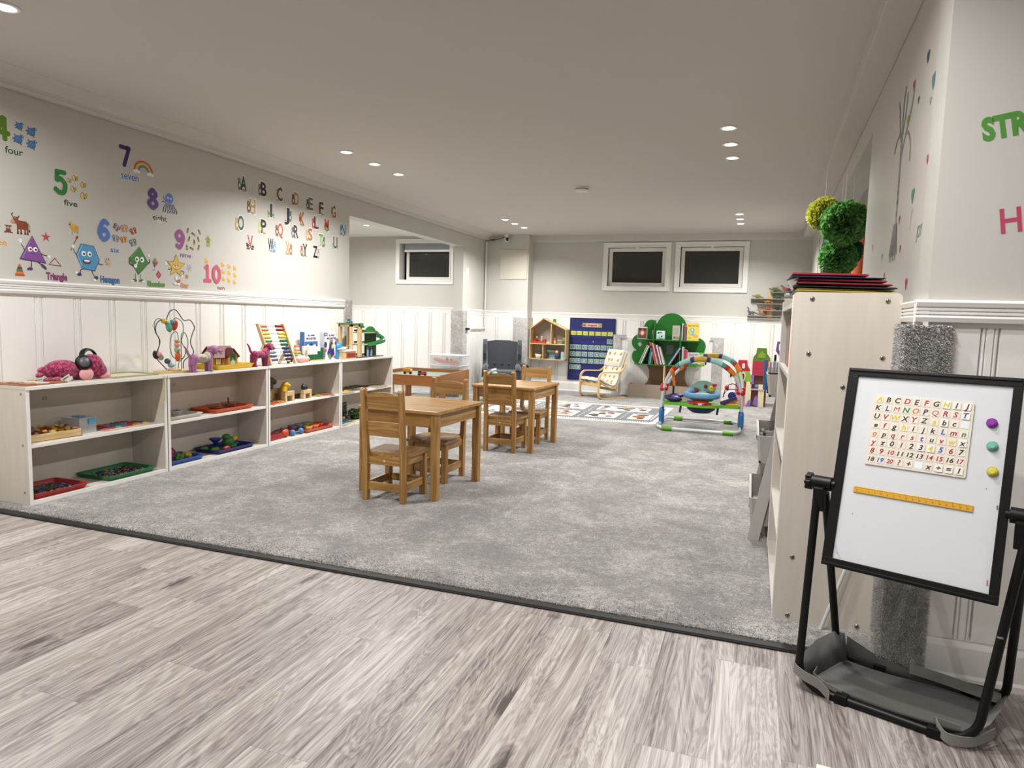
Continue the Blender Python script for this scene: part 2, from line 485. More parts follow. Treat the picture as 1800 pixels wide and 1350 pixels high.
# back wall with three basement windows
WIN = [(-2.165, -1.18, 1.55, 2.25), (-1.115, -.115, 1.545, 2.255), (-5.655, -4.61, 1.615, 2.345)]
HOLES = [(a+.055, b-.055, c+.055, d-.055) for a, b, c, d in WIN]
bwm = MB(WALLP)
grid_wall(bwm, -7.6, 1.9, -.1, 2.5, HOLES, lambda a, b, c, d: bwm.box(a, b, BW, BW+.2, c, d))
WB = struct(bwm, 'wall_back')
chm = MB(WALLP).box(W, -3.257, CH0, BW+.02, 0, CZ+.005); struct(chm, 'wall_corner_chase')
# right wall, with the deep recess behind its opening
def rb(mb, y0, y1, x0, x1, z0, z1):
    """box hugging the slightly turned right wall; x measured from its surface, positive into the wall"""
    vs = [(rwx(y)+x, y, z) for y in (y0, y1) for x in (x0, x1) for z in (z0, z1)]
    mb.add(vs, [(0, 1, 3, 2), (4, 6, 7, 5), (0, 4, 5, 1), (2, 3, 7, 6), (0, 2, 6, 4), (1, 5, 7, 3)], False)
RO0, RO1, ROZ = 4.17, 7.95, 2.14
rm = MB(WALLP)
rb(rm, 2.41, RO0, 0, .16, -.1, CZ+.01); rb(rm, RO1, BW+.1, 0, .16, -.1, CZ+.01); rb(rm, RO0, RO1, 0, .16, ROZ, CZ+.01)
rm.box(1.75, 1.9, 2.5, BW+.2, -.1, 2.5).box(rwx(RO0)+.16, 1.8, RO0-.15, RO0, -.1, 2.5).box(rwx(RO1)+.16, 1.8, RO1, RO1+.15, -.1, 2.5).box(.62, 1.8, RO0-.1, RO1+.1, ROZ+.1, ROZ+.18)
WR = struct(rm, 'wall_right')
nr = MB(WALLP).box(RX0, 4.1, 2.4, 2.56, -.1, CZ+.01); WN = struct(nr, 'wall_right_front')
# walls behind the camera close the room
bb = MB(WALLP).box(-4.2, 4.1, -2.3, -2.2, -.1, CZ+.1); struct(bb, 'wall_behind')
bb = MB(WALLP).box(4, 4.1, -2.3, 2.5, -.1, CZ+.1); struct(bb, 'wall_far_right')
ce2 = MB(CEILP).box(1.9, 4.1, -2.3, 2.6, CZ, CZ+.12); struct(ce2, 'ceiling')
# alcove room beyond the opening
al = MB(WALLP).box(-7.7, -7.5, 4.4, BW+.2, -.1, 2.5).box(-7.6, W-.15, 4.3, 4.5, -.1, 2.5); struct(al, 'wall_alcove')
ce3 = MB(M('#e4e2dc', .8)).box(-7.6, W-.15, 4.4, BW+.2, 2.39, 2.5); struct(ce3, 'ceiling')

# ---- cornices and soffits
cv = MB(CEILP)
prof = [(0, 2.292), (.006, 2.292), (.008, 2.284), (.056, 2.284), (.062, 2.290), (.064, 2.304)] + [(.064+.135*(1-math.cos(R(a))), 2.304+.052*math.sin(R(a))) for a in (15, 30, 45, 60, 75, 90)] + [(.205, 2.365), (0, 2.365)]
cv.prism([(W+a, b) for a, b in prof], -2.2, CH0, 'xz')
struct(cv, 'trim_2')
sf = MB(CEILP).box(-3.257, .70, BW-.105, BW, 2.268, CZ+.005); struct(sf, 'trim_3', bevel=.004)
sf = MB(CEILP); rb(sf, 2.4, BW-.1, -.125, .0, 2.285, CZ+.005); struct(sf, 'trim_4', bevel=.004)
sf = MB(CEILP).box(RX0-.125, RX0+.02, -2.2, 2.4, 2.285, CZ+.005); struct(sf, 'trim_5', bevel=.004)

# ---- wainscot boards: flat boards with a reeded strip at each joint
def boards(length, z0, z1, step=.243, start=.1, th=.012):
    """outline of the board face along u; returns (u,w) points of the moulded front"""
    p = [(0, th)]; u = start
    while u + .06 < length:
        p += [(u, th), (u+.0015, th-.010), (u+.0045, th-.010), (u+.007, th-.001), (u+.012, th), (u+.0135, th-.006), (u+.0155, th-.006), (u+.018, th), (u+.034, th), (u+.0355, th-.006), (u+.0375, th-.006), (u+.040, th), (u+.045, th-.001), (u+.0465, th-.0115), (u+.0505, th-.0115), (u+.0525, th)]
        u += step
    p.append((length, th)); return p + [(length, 0), (0, 0)]
def wains(name, o, du, nrm, length, z0, z1, parent, start=.1, step=.243):
    mb = MB(TRIM); f = Matrix(((du[0], nrm[0], 0, o[0]), (du[1], nrm[1], 0, o[1]), (0, 0, 1, 0), (0, 0, 0, 1)))
    pl = boards(length, z0, z1, step, start)
    n = len(pl)-2
    vs = [f @ Vector((u, w_, z)) for z in (z0, z1) for u, w_ in pl[:n]]
    mb.add(vs, [(i, i+1, n+i+1, n+i) for i in range(n-1)], False)
    e = [f @ Vector((u, w_, z)) for z in (z0, z1) for u, w_ in ((0, 0), (0, .012), (length, .012), (length, 0))]
    mb.add(e, [(0, 1, 5, 4), (2, 3, 7, 6), (0, 3, 2, 1), (4, 5, 6, 7)], False)
    mb.build('wainscot', parent)
def rail(o, du, nrm, length, z0, z1, parent, name='chair_rail', th=.032):
    mb = MB(TRIM); h = z1-z0
    pr = [(0, z0-.012), (.014, z0-.012), (.014, z0), (th-.006, z0+.003), (th-.002, z0+.016), (th-.004, z0+h*.30), (th-.010, z0+h*.34), (th-.004, z0+h*.38), (th-.004, z0+h*.46), (th-.010, z0+h*.50), (th-.004, z0+h*.54), (th-.004, z0+h*.62), (th-.009, z0+h*.66), (th-.002, z0+h*.70), (th+.002, z0+h*.88), (th-.008, z1-.001), (th-.018, z1), (0, z1)]
    du, nrm = Vector(du), Vector(nrm); o = Vector(o); n = len(pr)
    vs = [o + du*u + nrm*a + Vector((0, 0, b)) for u in (0, length) for a, b in pr]
    mb.add(vs, [tuple(range(n)), tuple(range(n, 2*n))[::-1]] + [(i, (i+1) % n, n+(i+1) % n, n+i) for i in range(n)], False)
    mb.build(name, parent)
def base(o, du, nrm, length, parent=None, name='baseboard', h=.145):
    mb = MB(TRIM); pr = [(0, 0), (.018, 0), (.018, .02), (.014, .03), (.014, h-.035), (.011, h-.02), (.006, h-.008), (.005, h), (0, h)]
    du, nrm = Vector(du), Vector(nrm); o = Vector(o); n = len(pr)
    vs = [o + du*u + nrm*a + Vector((0, 0, b)) for u in (0, length) for a, b in pr]
    mb.add(vs, [tuple(range(n)), tuple(range(n, 2*n))[::-1]] + [(i, (i+1) % n, n+(i+1) % n, n+i) for i in range(n)], False)
    ob = mb.build(name, parent)
    if parent is None: ob['kind'] = 'structure'
    return ob
Xp, Xm, Yp, Ym = (1, 0, 0), (-1, 0, 0), (0, 1, 0), (0, -1, 0)
LR0, LR1 = 1.158, 1.238
wains('l', (W, -2.2), (0, 1), (1, 0), 2.2+JY0-.12, 0, LR0, WL, start=2.2+2.795-.242*20)
rail((W, -2.2, 0), Yp, Xp, 2.2+JY0-.12, LR0, LR1, WL)
wains('l2', (W, JY1+.13), (0, 1), (1, 0), CH0-JY1-.13, 0, 1.12, WL, start=.08, step=.2)
rail((W, JY1+.005, 0), Yp, Xp, CH0-JY1-.005, 1.125, 1.215, WL, th=.02)
BR0, BR1 = 1.122, 1.208
wains('ch', (W, CH0), (1, 0), (0, -1), .55, 0, BR0, bpy.data.objects['wall_corner_chase'], start=.20, step=.257)
rail((W, CH0, 0), Xp, Ym, .72, BR0, BR1, bpy.data.objects['wall_corner_chase'], th=.02)
wains('b', (-3.257, BW), (1, 0), (0, -1), 3.93, 0, BR0, WB, start=.14, step=.257)
rail((-3.257, BW, 0), Xp, Ym, 3.93, BR0, BR1, WB, th=.02)
base((-3.257, BW-.012, 0), Xp, Ym, 3.9, None, 'baseboard_back', .16)
wains('al', (-7.4, BW), (1, 0), (0, -1), 3.28, 0, 1.16, WB, start=.08, step=.254)
rail((-7.4, BW, 0), Xp, Ym, 3.28, 1.165, 1.245, WB, th=.02)
rv = (RSL, 1, 0); rn = (-1, RSL, 0)
wains('r', (rwx(2.4), 2.4), (RSL, 1), (-1, RSL), RO0-2.4, 0, 1.122, WR, start=.3)
rail((rwx(2.4)-.0, 2.37, 0), rv, rn, RO0-2.37, 1.122, 1.192, WR, th=.036)
wains('r2', (rwx(RO1), RO1), (RSL, 1), (-1, RSL), BW-RO1, 0, BR0, WR, start=.1)
rail((rwx(RO1), RO1, 0), rv, rn, BW-RO1, BR0, BR1, WR, th=.02)
wains('n', (RX0, 2.4), (1, 0), (0, -1), 3.4, .14, 1.112, WN, start=.142)
rail((RX0-.036, 2.4, 0), Xp, Ym, 3.5, 1.122, 1.192, WN, th=.036)
base((RX0+.02, 2.40, 0), Xp, Ym, 3.4, None, 'baseboard_right', .15)

# ---- carpet glued round the corners as padding
def pad(name, lab, boxes, sides, dens=5200, h=.010, wd=.0036, mat=None, seed=1, tw=True):
    """carpet padding: a core slab plus standing pile on the listed faces"""
    mb = MB(mat or CARPETW)
    for b in boxes: mb.box(*b)
    o = mb.build(name); o['kind'] = 'structure'
    if tw:
        t = MB(mat or CARPETW); rg = random.Random(seed)
        for (x0, x1, y0, y1, z0, z1, nx, ny) in sides:
            area = (abs(x1-x0)+abs(y1-y0))*(z1-z0)
            for i in range(int(area*dens)):
                k = rg.random(); x = x0+(x1-x0)*k; y = y0+(y1-y0)*k; z = rg.uniform(z0, z1)
                p = Vector((x, y, z)); nn = Vector((nx, ny, 0)); tt = Vector((-ny, nx, 0)); a = rg.random()*6.28
                tip = p + nn*rg.uniform(.5, 1.2)*h + tt*rg.uniform(-.7, .7)*h + Vector((0, 0, rg.uniform(-.8, .5)*h))
                q = [p - nn*.002 + tt*wd*math.cos(a+j*2.094) + Vector((0, 0, wd*math.sin(a+j*2.094))) for j in range(3)]
                t.add(q+[tip], [(0, 1, 3), (1, 2, 3), (2, 0, 3)], False)
        tag(t.build('pile', o), kind='stuff')
    return o
pad('trim_6', '', [(RX0-.062, RX0+.065, 2.372, 2.40, .0, 1.115), (RX0-.062, RX0-.012, 2.40, 2.50, .0, 1.115)],
    [(RX0-.062, RX0+.065, 2.372, 2.372, .0, 1.115, 0, -1), (RX0-.062, RX0-.062, 2.372, 2.50, 0, 1.115, -1, 0), (RX0+.065, RX0+.065, 2.372, 2.395, 0, 1.115, 1, 0)], dens=110000, h=.009, wd=.0022)
pad('trim_7', '', [(W-.17, W+.03, JY0-.12, JY0+.012, 0, 1.245)], [(W+.03, W+.03, JY0-.12, JY0+.012, .6, 1.245, 1, 0)], dens=9000)
pad('trim_8', '', [(W-.17, W+.025, JY1-.02, JY1+.12, 0, 1.19)], [(W+.025, W+.025, JY1-.02, JY1+.12, .2, 1.19, 1, 0), (W-.17, W+.025, JY1-.02, JY1-.02, .2, 1.19, 0, -1)], dens=5000)
pad('trim_9', '', [(-3.47, -3.235, CH0-.022, CH0, 0, 1.115), (-3.257, -3.235, CH0, BW, 0, 1.115)], [(-3.47, -3.235, CH0-.022, CH0-.022, 0, 1.115, 0, -1)], dens=4500)
# low boxed-out patch behind the tree shelf, with carpet on its corners
pb = MB(TRIM).box(-1.86, -.50, BW-.06, BW, 0, .865)
for i in range(27):
    pb.use(M('#d3d1cc', .4)).box(-1.83+i*.05, -1.827+i*.05, BW-.0605, BW-.058, 0, .86)
struct(pb, 'wall_boxed_patch')
pad('trim_10', '', [(-1.95, -1.84, BW-.085, BW-.01, 0, .90), (-1.84, -1.76, BW-.085, BW-.055, .85, .90)], [], tw=False)
pad('trim_11', '', [(-.52, -.38, BW-.085, BW-.01, 0, .905), (-.565, -.52, BW-.085, BW-.055, .87, .905)], [], tw=False)

# ---- windows
def window(i, a, b, c, d, blind=False):
    t = thing('window_%d' % i, None, None, ((a+b)/2, BW, (c+d)/2)); t['kind'] = 'structure'
    wd, hh = (b-a)/2, (d-c)/2
    fr = MB(TRIM)   # casing, mitred picture-frame profile
    for s0, s1, y0, y1 in ((0, .018, -.022, 0), (.018, .052, -.016, 0), (.052, .068, -.024, 0)):
        for (p, q, r_, s_) in ((-wd+s0, wd-s0, -hh+s0, -hh+s1), (-wd+s0, wd-s0, hh-s1, hh-s0), (-wd+s0, -wd+s1, -hh+s1, hh-s1), (wd-s1, wd-s0, -hh+s1, hh-s1)):
            fr.box(p, q, y0, y1, r_, s_)
    fr.build('casing', t)
    jd = .16 if blind else .085
    e = .055; jb = MB(TRIM)
    for (p, q, r_, s_) in ((-wd+e, wd-e, -hh+e, -hh+e+.012), (-wd+e, wd-e, hh-e-.012, hh-e), (-wd+e, -wd+e+.012, -hh+e, hh-e), (wd-e-.012, wd-e, -hh+e, hh-e)):
        jb.box(p, q, 0, jd, r_, s_)
    jb.build('jamb', t)
    g = e+.016; sh = MB(M('#dddad4', .3))
    L_, R_ = -wd+g+(.008 if not blind else .06), wd-g-.003; B_, T_ = -hh+g+.002, hh-g-.004
    m = .050
    for (p, q, r_, s_) in ((L_, R_, B_, B_+m), (L_, R_, T_-m, T_), (L_, L_+m, B_+m, T_-m), (R_-m, R_, B_+m, T_-m)):
        sh.box(p, q, jd-.05, jd-.015, r_, s_)
    sh.build('sash', t, bevel=.002)
    MB(GLASS).box(L_+m-.004, R_-m+.004, jd-.032, jd-.026, B_+m-.004, T_-m+.004).build('pane', t)
    MB(M('#8a8781', .5)).box(-wd+e+.01, wd-e-.01, jd-.012, jd+.01, -hh+e+.01, hh-e-.01).box(0, 0, 0, 0, 0, 0)
    if not blind:
        la = MB(TRIM).box(-.02, .02, jd-.06, jd-.045, T_-.008, T_+.022); la.cyl((0, jd-.06, T_+.004), (0, jd-.075, T_-.012), .004); la.build('latch', t)
    else:
        bl = MB(M('#8f959b', .5)).box(-wd+e+.085, wd-e-.015, .03, .075, hh-e-.115, hh-e-.012); bl.use(TRIM).box(-wd+e+.08, wd-e-.012, .022, .07, hh-e-.15, hh-e-.115); bl.build('roller_blind', t, bevel=.003)
    # window well outside, dark earth colour
    wl = MB(M('#7a7973', .9))
    wl.box(-wd, wd, .75, .8, -hh-.1, hh+.1).box(-wd-.03, -wd, .2, .8, -hh-.1, hh+.1).box(wd, wd+.03, .2, .8, -hh-.1, hh+.1).box(-wd, wd, .2, .8, -hh-.12, -hh-.05)
    wl.build('well', t)
for i, q in enumerate(WIN): window(i+1, *q, blind=(i == 2))

# ---- recessed ceiling lamps
lamp0 = None
def lamp(x, y, z=CZ, lab='', grp='recessed ceiling lamps', power=None, spread=144):
    global lamp0
    if lamp0 is None or power is not None:
        t = thing('recessed_lamp', lab, 'ceiling lamp', (x, y, z), 0, grp)
        tr = MB(M('#f4f2ee', .4)).lathe([(.038, -.001), (.056, -.001), (.056, -.004), (.050, -.007), (.040, -.006), (.038, -.001)], n=28); tr.build('trim_ring', t)
        le = MB(LAMPM).lathe([(.0, -.0035), (.039, -.0035), (.039, -.002)], n=28); le.build('lens', t)
        ld = bpy.data.lights.new('lamp_beam', 'AREA'); ld.shape = 'DISK'; ld.size = .075; ld.energy = LAMP_W*(power or 1); ld.color = LAMP_COL; ld.spread = R(spread)
        lo = bpy.data.objects.new('lamp_beam', ld); COL.objects.link(lo); lo.parent = t; lo.location = (0, 0, -.012)
        if power is None: lamp0 = t
        return t
    return dup(lamp0, (x, y, z), label=lab, group=grp)
XL, XR = -3.085, -.225
near = {0: 'the one nearest the camera', 1: 'the middle one', 2: 'the one furthest into the room'}
for gx, side in ((XL, 'on the alphabet wall side'), (XR, 'on the easel side')):
    for gi, (ys, wh) in enumerate((((4.70, 5.12, 5.53), 'above the tables'), ((8.31, 8.69, 9.08), 'near the windows'))):
        for j, y in enumerate(ys):
            lamp(gx, y, lab='%s recessed lamp %s, %s' % ({0: 'nearest', 1: 'middle', 2: 'last'}[j], wh, side))
for gx in (XL, XR):
    for y in (1.25, 1.68, 2.12): lamp(gx, y, lab='recessed lamp above the plank floor', grp='lamps over the plank floor', power=.85, spread=165)
for x, y in ((-1.7, -1.2), (1.9, -.8), (2.4, 1.0)): lamp(x, y, lab='recessed lamp above the plank floor', grp='lamps over the plank floor', power=.85, spread=165)
for x, y, lb in ((-5.40, 8.75, 'recessed lamp in the alcove ceiling'), (-5.4, 6.4, 'recessed lamp in the alcove ceiling, hidden by the wall'), (-6.6, 7.4, 'recessed lamp deep in the alcove ceiling')):
    lamp(x, y, 2.39, lab=lb, grp='alcove lamps', power=2.6, spread=168)
# smoke alarm
t = thing('smoke_alarm', 'round white smoke alarm on the ceiling between the lamp groups', 'smoke alarm', (-1.62, 6.45, CZ))
MB(M('#dcd9d3', .5)).lathe([(.066, 0), (.068, -.012), (.064, -.026), (.052, -.038), (.0, -.040)], n=28).build('housing', t)
MB(M('#3a3835', .6)).lathe([(.0661, -.016), (.0672, -.018), (.0665, -.0225), (.065, -.0225)], n=28).build('vent_slot', t)
MB(CEILP)

# ------------------------------------------------------------------ stickers on the alphabet wall
FL = frame((0, 0, 0), Yp, (0, 0, 1))
OUT = '#e4e1da'
def decal(name, label, u, v, draw, cat='wall sticker', group=None, fr=FL, pos=None):
    m = MB().plane(fr); draw(m)
    return tag(m.build(name, loc=pos or (W, u, v)), label, cat, group)
GREEN_D = '#2f5a2a'
def tx(st, size, col, wd=None, bold=.025, shear=0): return lambda m: (m.text(st, 0, 0, size, '#d9d6ce', wd=wd and wd*1.06, bold=bold+.03, shear=shear), m.text(st, 0, 0, size, col, wd=wd, bold=bold, shear=shear))
NUMS = [('4', 2.681, 2.066, .094, .151, '#567a1c', 'four', 2.744, 1.955, .101, .062, '#2c4a24', 'beside the blue turtles'),
 ('5', 3.009, 1.837, .093, .156, '#2f7a35', 'five', 3.072, 1.722, .089, .056, '#27502a', 'beside the striped bees'),
 ('7', 3.464, 2.090, .099, .153, '#35285e', 'seven', 3.497, 1.968, .137, .061, '#5580b4', 'beside the rainbow'),
 ('8', 3.677, 1.851, .096, .152, '#5a3a80', 'eight', 3.733, 1.730, .122, .062, '#2d2342', 'beside the octopus'),
 ('6', 3.291, 1.588, .096, .149, '#4a74bd', 'six', 3.369, 1.472, .066, .042, '#38619a', 'beside the butterflies'),
 ('9', 3.907, 1.602, .097, .147, '#8c4480', 'nine', 3.959, 1.494, .104, .042, '#57305a', 'beside the small bees'),
 ('10', 4.213, 1.376, .191, .150, '#bd5468', 'ten', 4.306, 1.275, .081, .040, '#843a4a', 'beside the yellow ducks')]
DG = {'4': ([(.62, .95), (.10, .30), (.98, .30)], [(.72, .93), (.72, .04)]), '5': ([(.88, .96), (.22, .96), (.20, .58)], [(.20, .58), (.52, .64), (.92, .42), (.80, .08), (.42, .02), (.06, .14)]), '6': ([(.88, .88), (.52, .97), (.16, .62), (.10, .28), (.48, .02), (.92, .26), (.60, .56), (.18, .38)],),
 '7': ([(.06, .95), (.92, .95), (.40, .04)],), '8': ([(.5, .54), (.14, .74), (.5, .98), (.86, .74), (.5, .54), (.06, .26), (.5, .02), (.94, .26), (.5, .54)],), '9': ([(.12, .12), (.48, .03), (.84, .38), (.90, .72), (.52, .98), (.08, .74), (.40, .44), (.82, .62)],), '1': ([(.28, .86), (.52, .96), (.52, .04)], [(.14, .04), (.90, .04)]), '0': ([(.5, .98), (.92, .72), (.92, .28), (.5, .02), (.08, .28), (.08, .72), (.5, .98)],)}
def digits(st, h, col, wd):
    def d(m):
        cw = wd/len(st)
        for ex, c in ((.0055, '#d9d6ce'), (0, col)):
            for i, ch in enumerate(st):
                x0 = -wd/2+i*cw; sw = .029+ex; a, b = cw*(.72 if len(st) > 1 else .74), h-.029
                for pl in DG[ch]:
                    P = [(x0+(cw-a)/2+p[0]*a, -b/2+p[1]*b) for p in pl]
                    if len(P) > 3: P = [(q.x, q.y) for q in bez(P, 7)]
                    m.line(P, sw, c)
                    m.dw = .00003
                    for q in P: m.disc(q[0], q[1], sw/2, None, c, n=14)
                    m.dw = .00012
    return d
for n, u, v, a, b, c, wtx, u2, v2, a2, b2, c2, by in NUMS:
    decal('number_sticker', 'large number %s wall sticker %s' % (n, by), u, v, digits(n, b, c, a), group='number stickers')
    decal('word_sticker', 'small word sticker reading %s under the large %s' % (wtx, n), u2, v2, tx(wtx, b2*(.62 if wtx in ('four', 'five', 'eight') else .8), c2, a2, .02), group='number word stickers')
decal('word_sticker', 'yellow word sticker reading three, cut by the picture edge', 2.618, 1.443, tx('three', .036, '#c39a45', .134, .02), group='number word stickers')

def turtle(s):
    def d(m):
        for a in (60, 130, 215, 300, 180):
            m.disc(.46*s*math.cos(R(a)), .46*s*math.sin(R(a)), .09*s, .06*s, '#3f5f86', a)
        m.disc(.38*s, .34*s, .15*s, .14*s, '#4b6c93'); m.disc(.42*s, .38*s, .05*s, None, '#e8e8e8'); m.disc(.43*s, .38*s, .025*s, None, '#111111')
        m.disc(0, 0, .38*s, .36*s, '#33537f'); m.disc(-.01*s, .02*s, .33*s, .31*s, '#4877ad'); m.disc(-.08*s, .10*s, .08*s, .07*s, '#5f8cbf')
    return d
for (u, v, a, b), wh in zip([(2.778, 2.099, .054, .046), (2.846, 2.085, .063, .058), (2.77, 2.025, .061, .061), (2.845, 2.014, .062, .06)], ('upper one next to the 4', 'upper one away from the 4', 'lower one next to the 4', 'lower one away from the 4')):
    decal('turtle_sticker', 'small blue turtle sticker, ' + wh, u, v, turtle((a+b)/2), group='turtle stickers')
def bee5(s):
    def d(m):
        m.disc(0, 0, .46*s, .40*s, '#3b3320', 30); m.disc(0, 0, .42*s, .36*s, '#d8b94e', 30)
        m.line([(-.1*s, .35*s), (.12*s, -.33*s)], .1*s, '#4a3c22'); m.line([(.1*s, .35*s), (.3*s, -.15*s)], .08*s, '#4a3c22')
        m.disc(-.18*s, .08*s, .11*s, None, '#efefe8'); m.disc(-.17*s, .07*s, .05*s, None, '#222222'); m.disc(.1*s, .38*s, .18*s, .12*s, '#cfd3d6', 40)
    return d
for (u, v, a, b), wh in zip([(3.067, 1.858, .033, .037), (3.106, 1.878, .044, .044), (3.159, 1.848, .042, .047), (3.094, 1.811, .041, .046), (3.16, 1.782, .048, .056)], ('smallest, touching the 5', 'highest', 'at middle height, away from the 5', 'under the smallest', 'lowest of the five')):
    decal('bee_sticker', 'round yellow bee sticker beside the 5, ' + wh, u, v, bee5((a+b)/2), group='round bees beside the five')
def rainbow(m):
    for k, c in enumerate(('#b8493c', '#d98b3b', '#d8c455', '#5d9a58', '#5c7fae')):
        m.disc(.0, -.03, .078-.009*k, .075-.009*k, c, a0=0, a1=180)
    m.disc(0, -.03, .033, .030, '#b9b5ad', a0=0, a1=180)
    for s in (-1, 1):
        for dx in (-.014, 0, .014): m.disc(s*.055+dx, -.036+(.006 if dx == 0 else 0), .014, .011, '#e9e9ea')
decal('rainbow_sticker', 'rainbow sticker with a cloud at each end beside the 7', 3.606, 2.046, rainbow)
def octopus(m):
    for k in range(7):
        a = -30+k*10 - 150*0; x0 = -.03+.01*k
        pts = bez([(x0, -.005), (x0*1.6, -.03-.004*(k % 2)), (x0*2.0+.006, -.05), (x0*1.9-.004*(k % 2), -.066)], 4)
        m.line([(p[0], p[1]) for p in pts], .006, '#4a6bb0')
    m.line([(-.03, .01), (-.05, .03), (-.052, .045)], .006, '#4a6bb0'); m.line([(-.03, 0), (-.055, .008), (-.064, 0)], .006, '#4a6bb0')
    m.disc(0, .035, .034, .036, '#5a7cc4'); m.disc(-.012, .036, .007, .008, '#eeeeee'); m.disc(.012, .034, .007, .008, '#eeeeee')
    m.disc(-.012, .035, .0035, None, '#1a1a1a'); m.disc(.012, .033, .0035, None, '#1a1a1a'); m.disc(0, .021, .006, .003, '#26355c')
decal('octopus_sticker', 'blue octopus sticker with curly arms beside the 8', 3.82, 1.843, octopus)
def butterfly(s, c1, c2, rot):
    def d(m):
        q = m.fr; m.fr = q @ Matrix.Rotation(R(rot), 4, 'Z')
        for t in (-1, 1):
            m.disc(t*.25*s, .14*s, .22*s, .2*s, '#4a3434', t*30); m.disc(t*.25*s, .14*s, .19*s, .17*s, c1, t*30)
            m.disc(t*.2*s, -.18*s, .17*s, .16*s, '#4a3434', -t*30); m.disc(t*.2*s, -.18*s, .14*s, .13*s, c2, -t*30); m.disc(t*.26*s, .16*s, .06*s, None, '#e3c27c')
            m.line([(0, .25*s), (t*.14*s, .48*s)], .025*s, '#4a4030')
        m.disc(0, 0, .07*s, .36*s, '#d8c060')
        m.fr = q
    return d
BT = [(3.383, 1.618, .057, '#6b4a8a', '#8a5a90', -40, 'purple butterfly sticker beside the 6'), (3.443, 1.618, .063, '#c4787a', '#cf8f7a', 10, 'pink butterfly sticker beside the 6'), (3.513, 1.61, .06, '#9a2f24', '#a83a2a', 25, 'dark red butterfly sticker beside the 6'),
 (3.376, 1.545, .058, '#5f86a8', '#6f93ad', -5, 'pale blue butterfly sticker beside the 6'), (3.435, 1.544, .055, '#c1603a', '#c9714a', 15, 'orange butterfly sticker beside the 6'), (3.508, 1.533, .065, '#3f7f93', '#4f8fa0', 20, 'teal butterfly sticker beside the 6')]
for u, v, s, c1_, c2_, ro, lb in BT: decal('butterfly_sticker', lb, u, v, butterfly(s, c1_, c2_, ro), group='butterfly stickers')
def bee9(a, b, rot):
    def d(m):
        q = m.fr; m.fr = q @ Matrix.Rotation(R(rot), 4, 'Z')
        m.disc(-.010, .004, .008, .012, '#c9c7ba', 30); m.disc(.010, .004, .008, .012, '#c9c7ba', -30)
        m.disc(0, 0, .0095, .021, '#ab8f3c')
        for k in (-.009, .0, .009): m.line([(-.008, k), (.008, k)], .0038, '#2d2717')
        m.disc(0, .017, .0065, None, '#40381f'); m.fr = q
    return d
for i, ((u, v, a, b), ro) in enumerate(zip([(3.981, 1.672, .028, .045), (4.038, 1.653, .039, .032), (4.095, 1.675, .033, .04), (3.991, 1.613, .029, .042), (4.042, 1.594, .021, .04), (4.083, 1.62, .032, .04), (3.972, 1.547, .025, .043), (4.019, 1.547, .036, .027), (4.083, 1.56, .028, .043)], (-15, 60, 30, -25, 5, 20, 5, 70, -15))):
    decal('small_bee_sticker', 'small striped bee sticker beside the 9, ' + ('top row by the 9', 'top row middle', 'top row away from the 9', 'second row by the 9', 'centre of the swarm', 'second row away from the 9', 'bottom row by the 9', 'bottom row middle', 'bottom row away from the 9')[i], u, v, bee9(a, b, ro), group='small bees beside the nine')
def birdhouse(m):
    m.rect(-.018, -.044, .02, .012, '#8f9a50'); m.poly([(-.030, .008), (.030, .008), (0, .036)], '#7a8640'); m.disc(0, -.005, .007, None, '#2a2a18'); m.line([(0, .034), (0, .044)], .003, '#8a8a70'); m.line([(-.034, .004), (0, .038), (.034, .002)], .005, '#a5a87c')
decal('birdhouse_sticker', 'small green birdhouse sticker beside the bees', 4.178, 1.621, birdhouse)
def duck(s):
    def d(m):
        m.disc(.02*s, -.12*s, .40*s, .30*s, '#c48f26'); m.disc(.02*s, -.10*s, .36*s, .26*s, '#d9a632'); m.disc(-.1*s, .25*s, .22*s, .22*s, '#dbab38'); m.disc(-.32*s, .22*s, .10*s, .05*s, '#c4702a'); m.disc(-.14*s, .3*s, .03*s, None, '#2a2210'); m.disc(.1*s, -.1*s, .18*s, .11*s, '#c8942b', 15)
    return d
DU = [(4.159, 1.468), (4.327, 1.454), (4.396, 1.445), (4.46, 1.437), (4.332, 1.4), (4.395, 1.394), (4.459, 1.38), (4.333, 1.342), (4.392, 1.336), (4.455, 1.325)]
DW = ['sitting on top of the 1 of the 10'] + ['%s row, %s column beside the 10' % (a, b) for a in ('top', 'middle', 'bottom') for b in ('first', 'second', 'third')]
for (u, v), wh in zip(DU, DW): decal('duck_sticker', 'small yellow duck sticker, ' + wh, u, v, duck(.043), group='duck stickers')
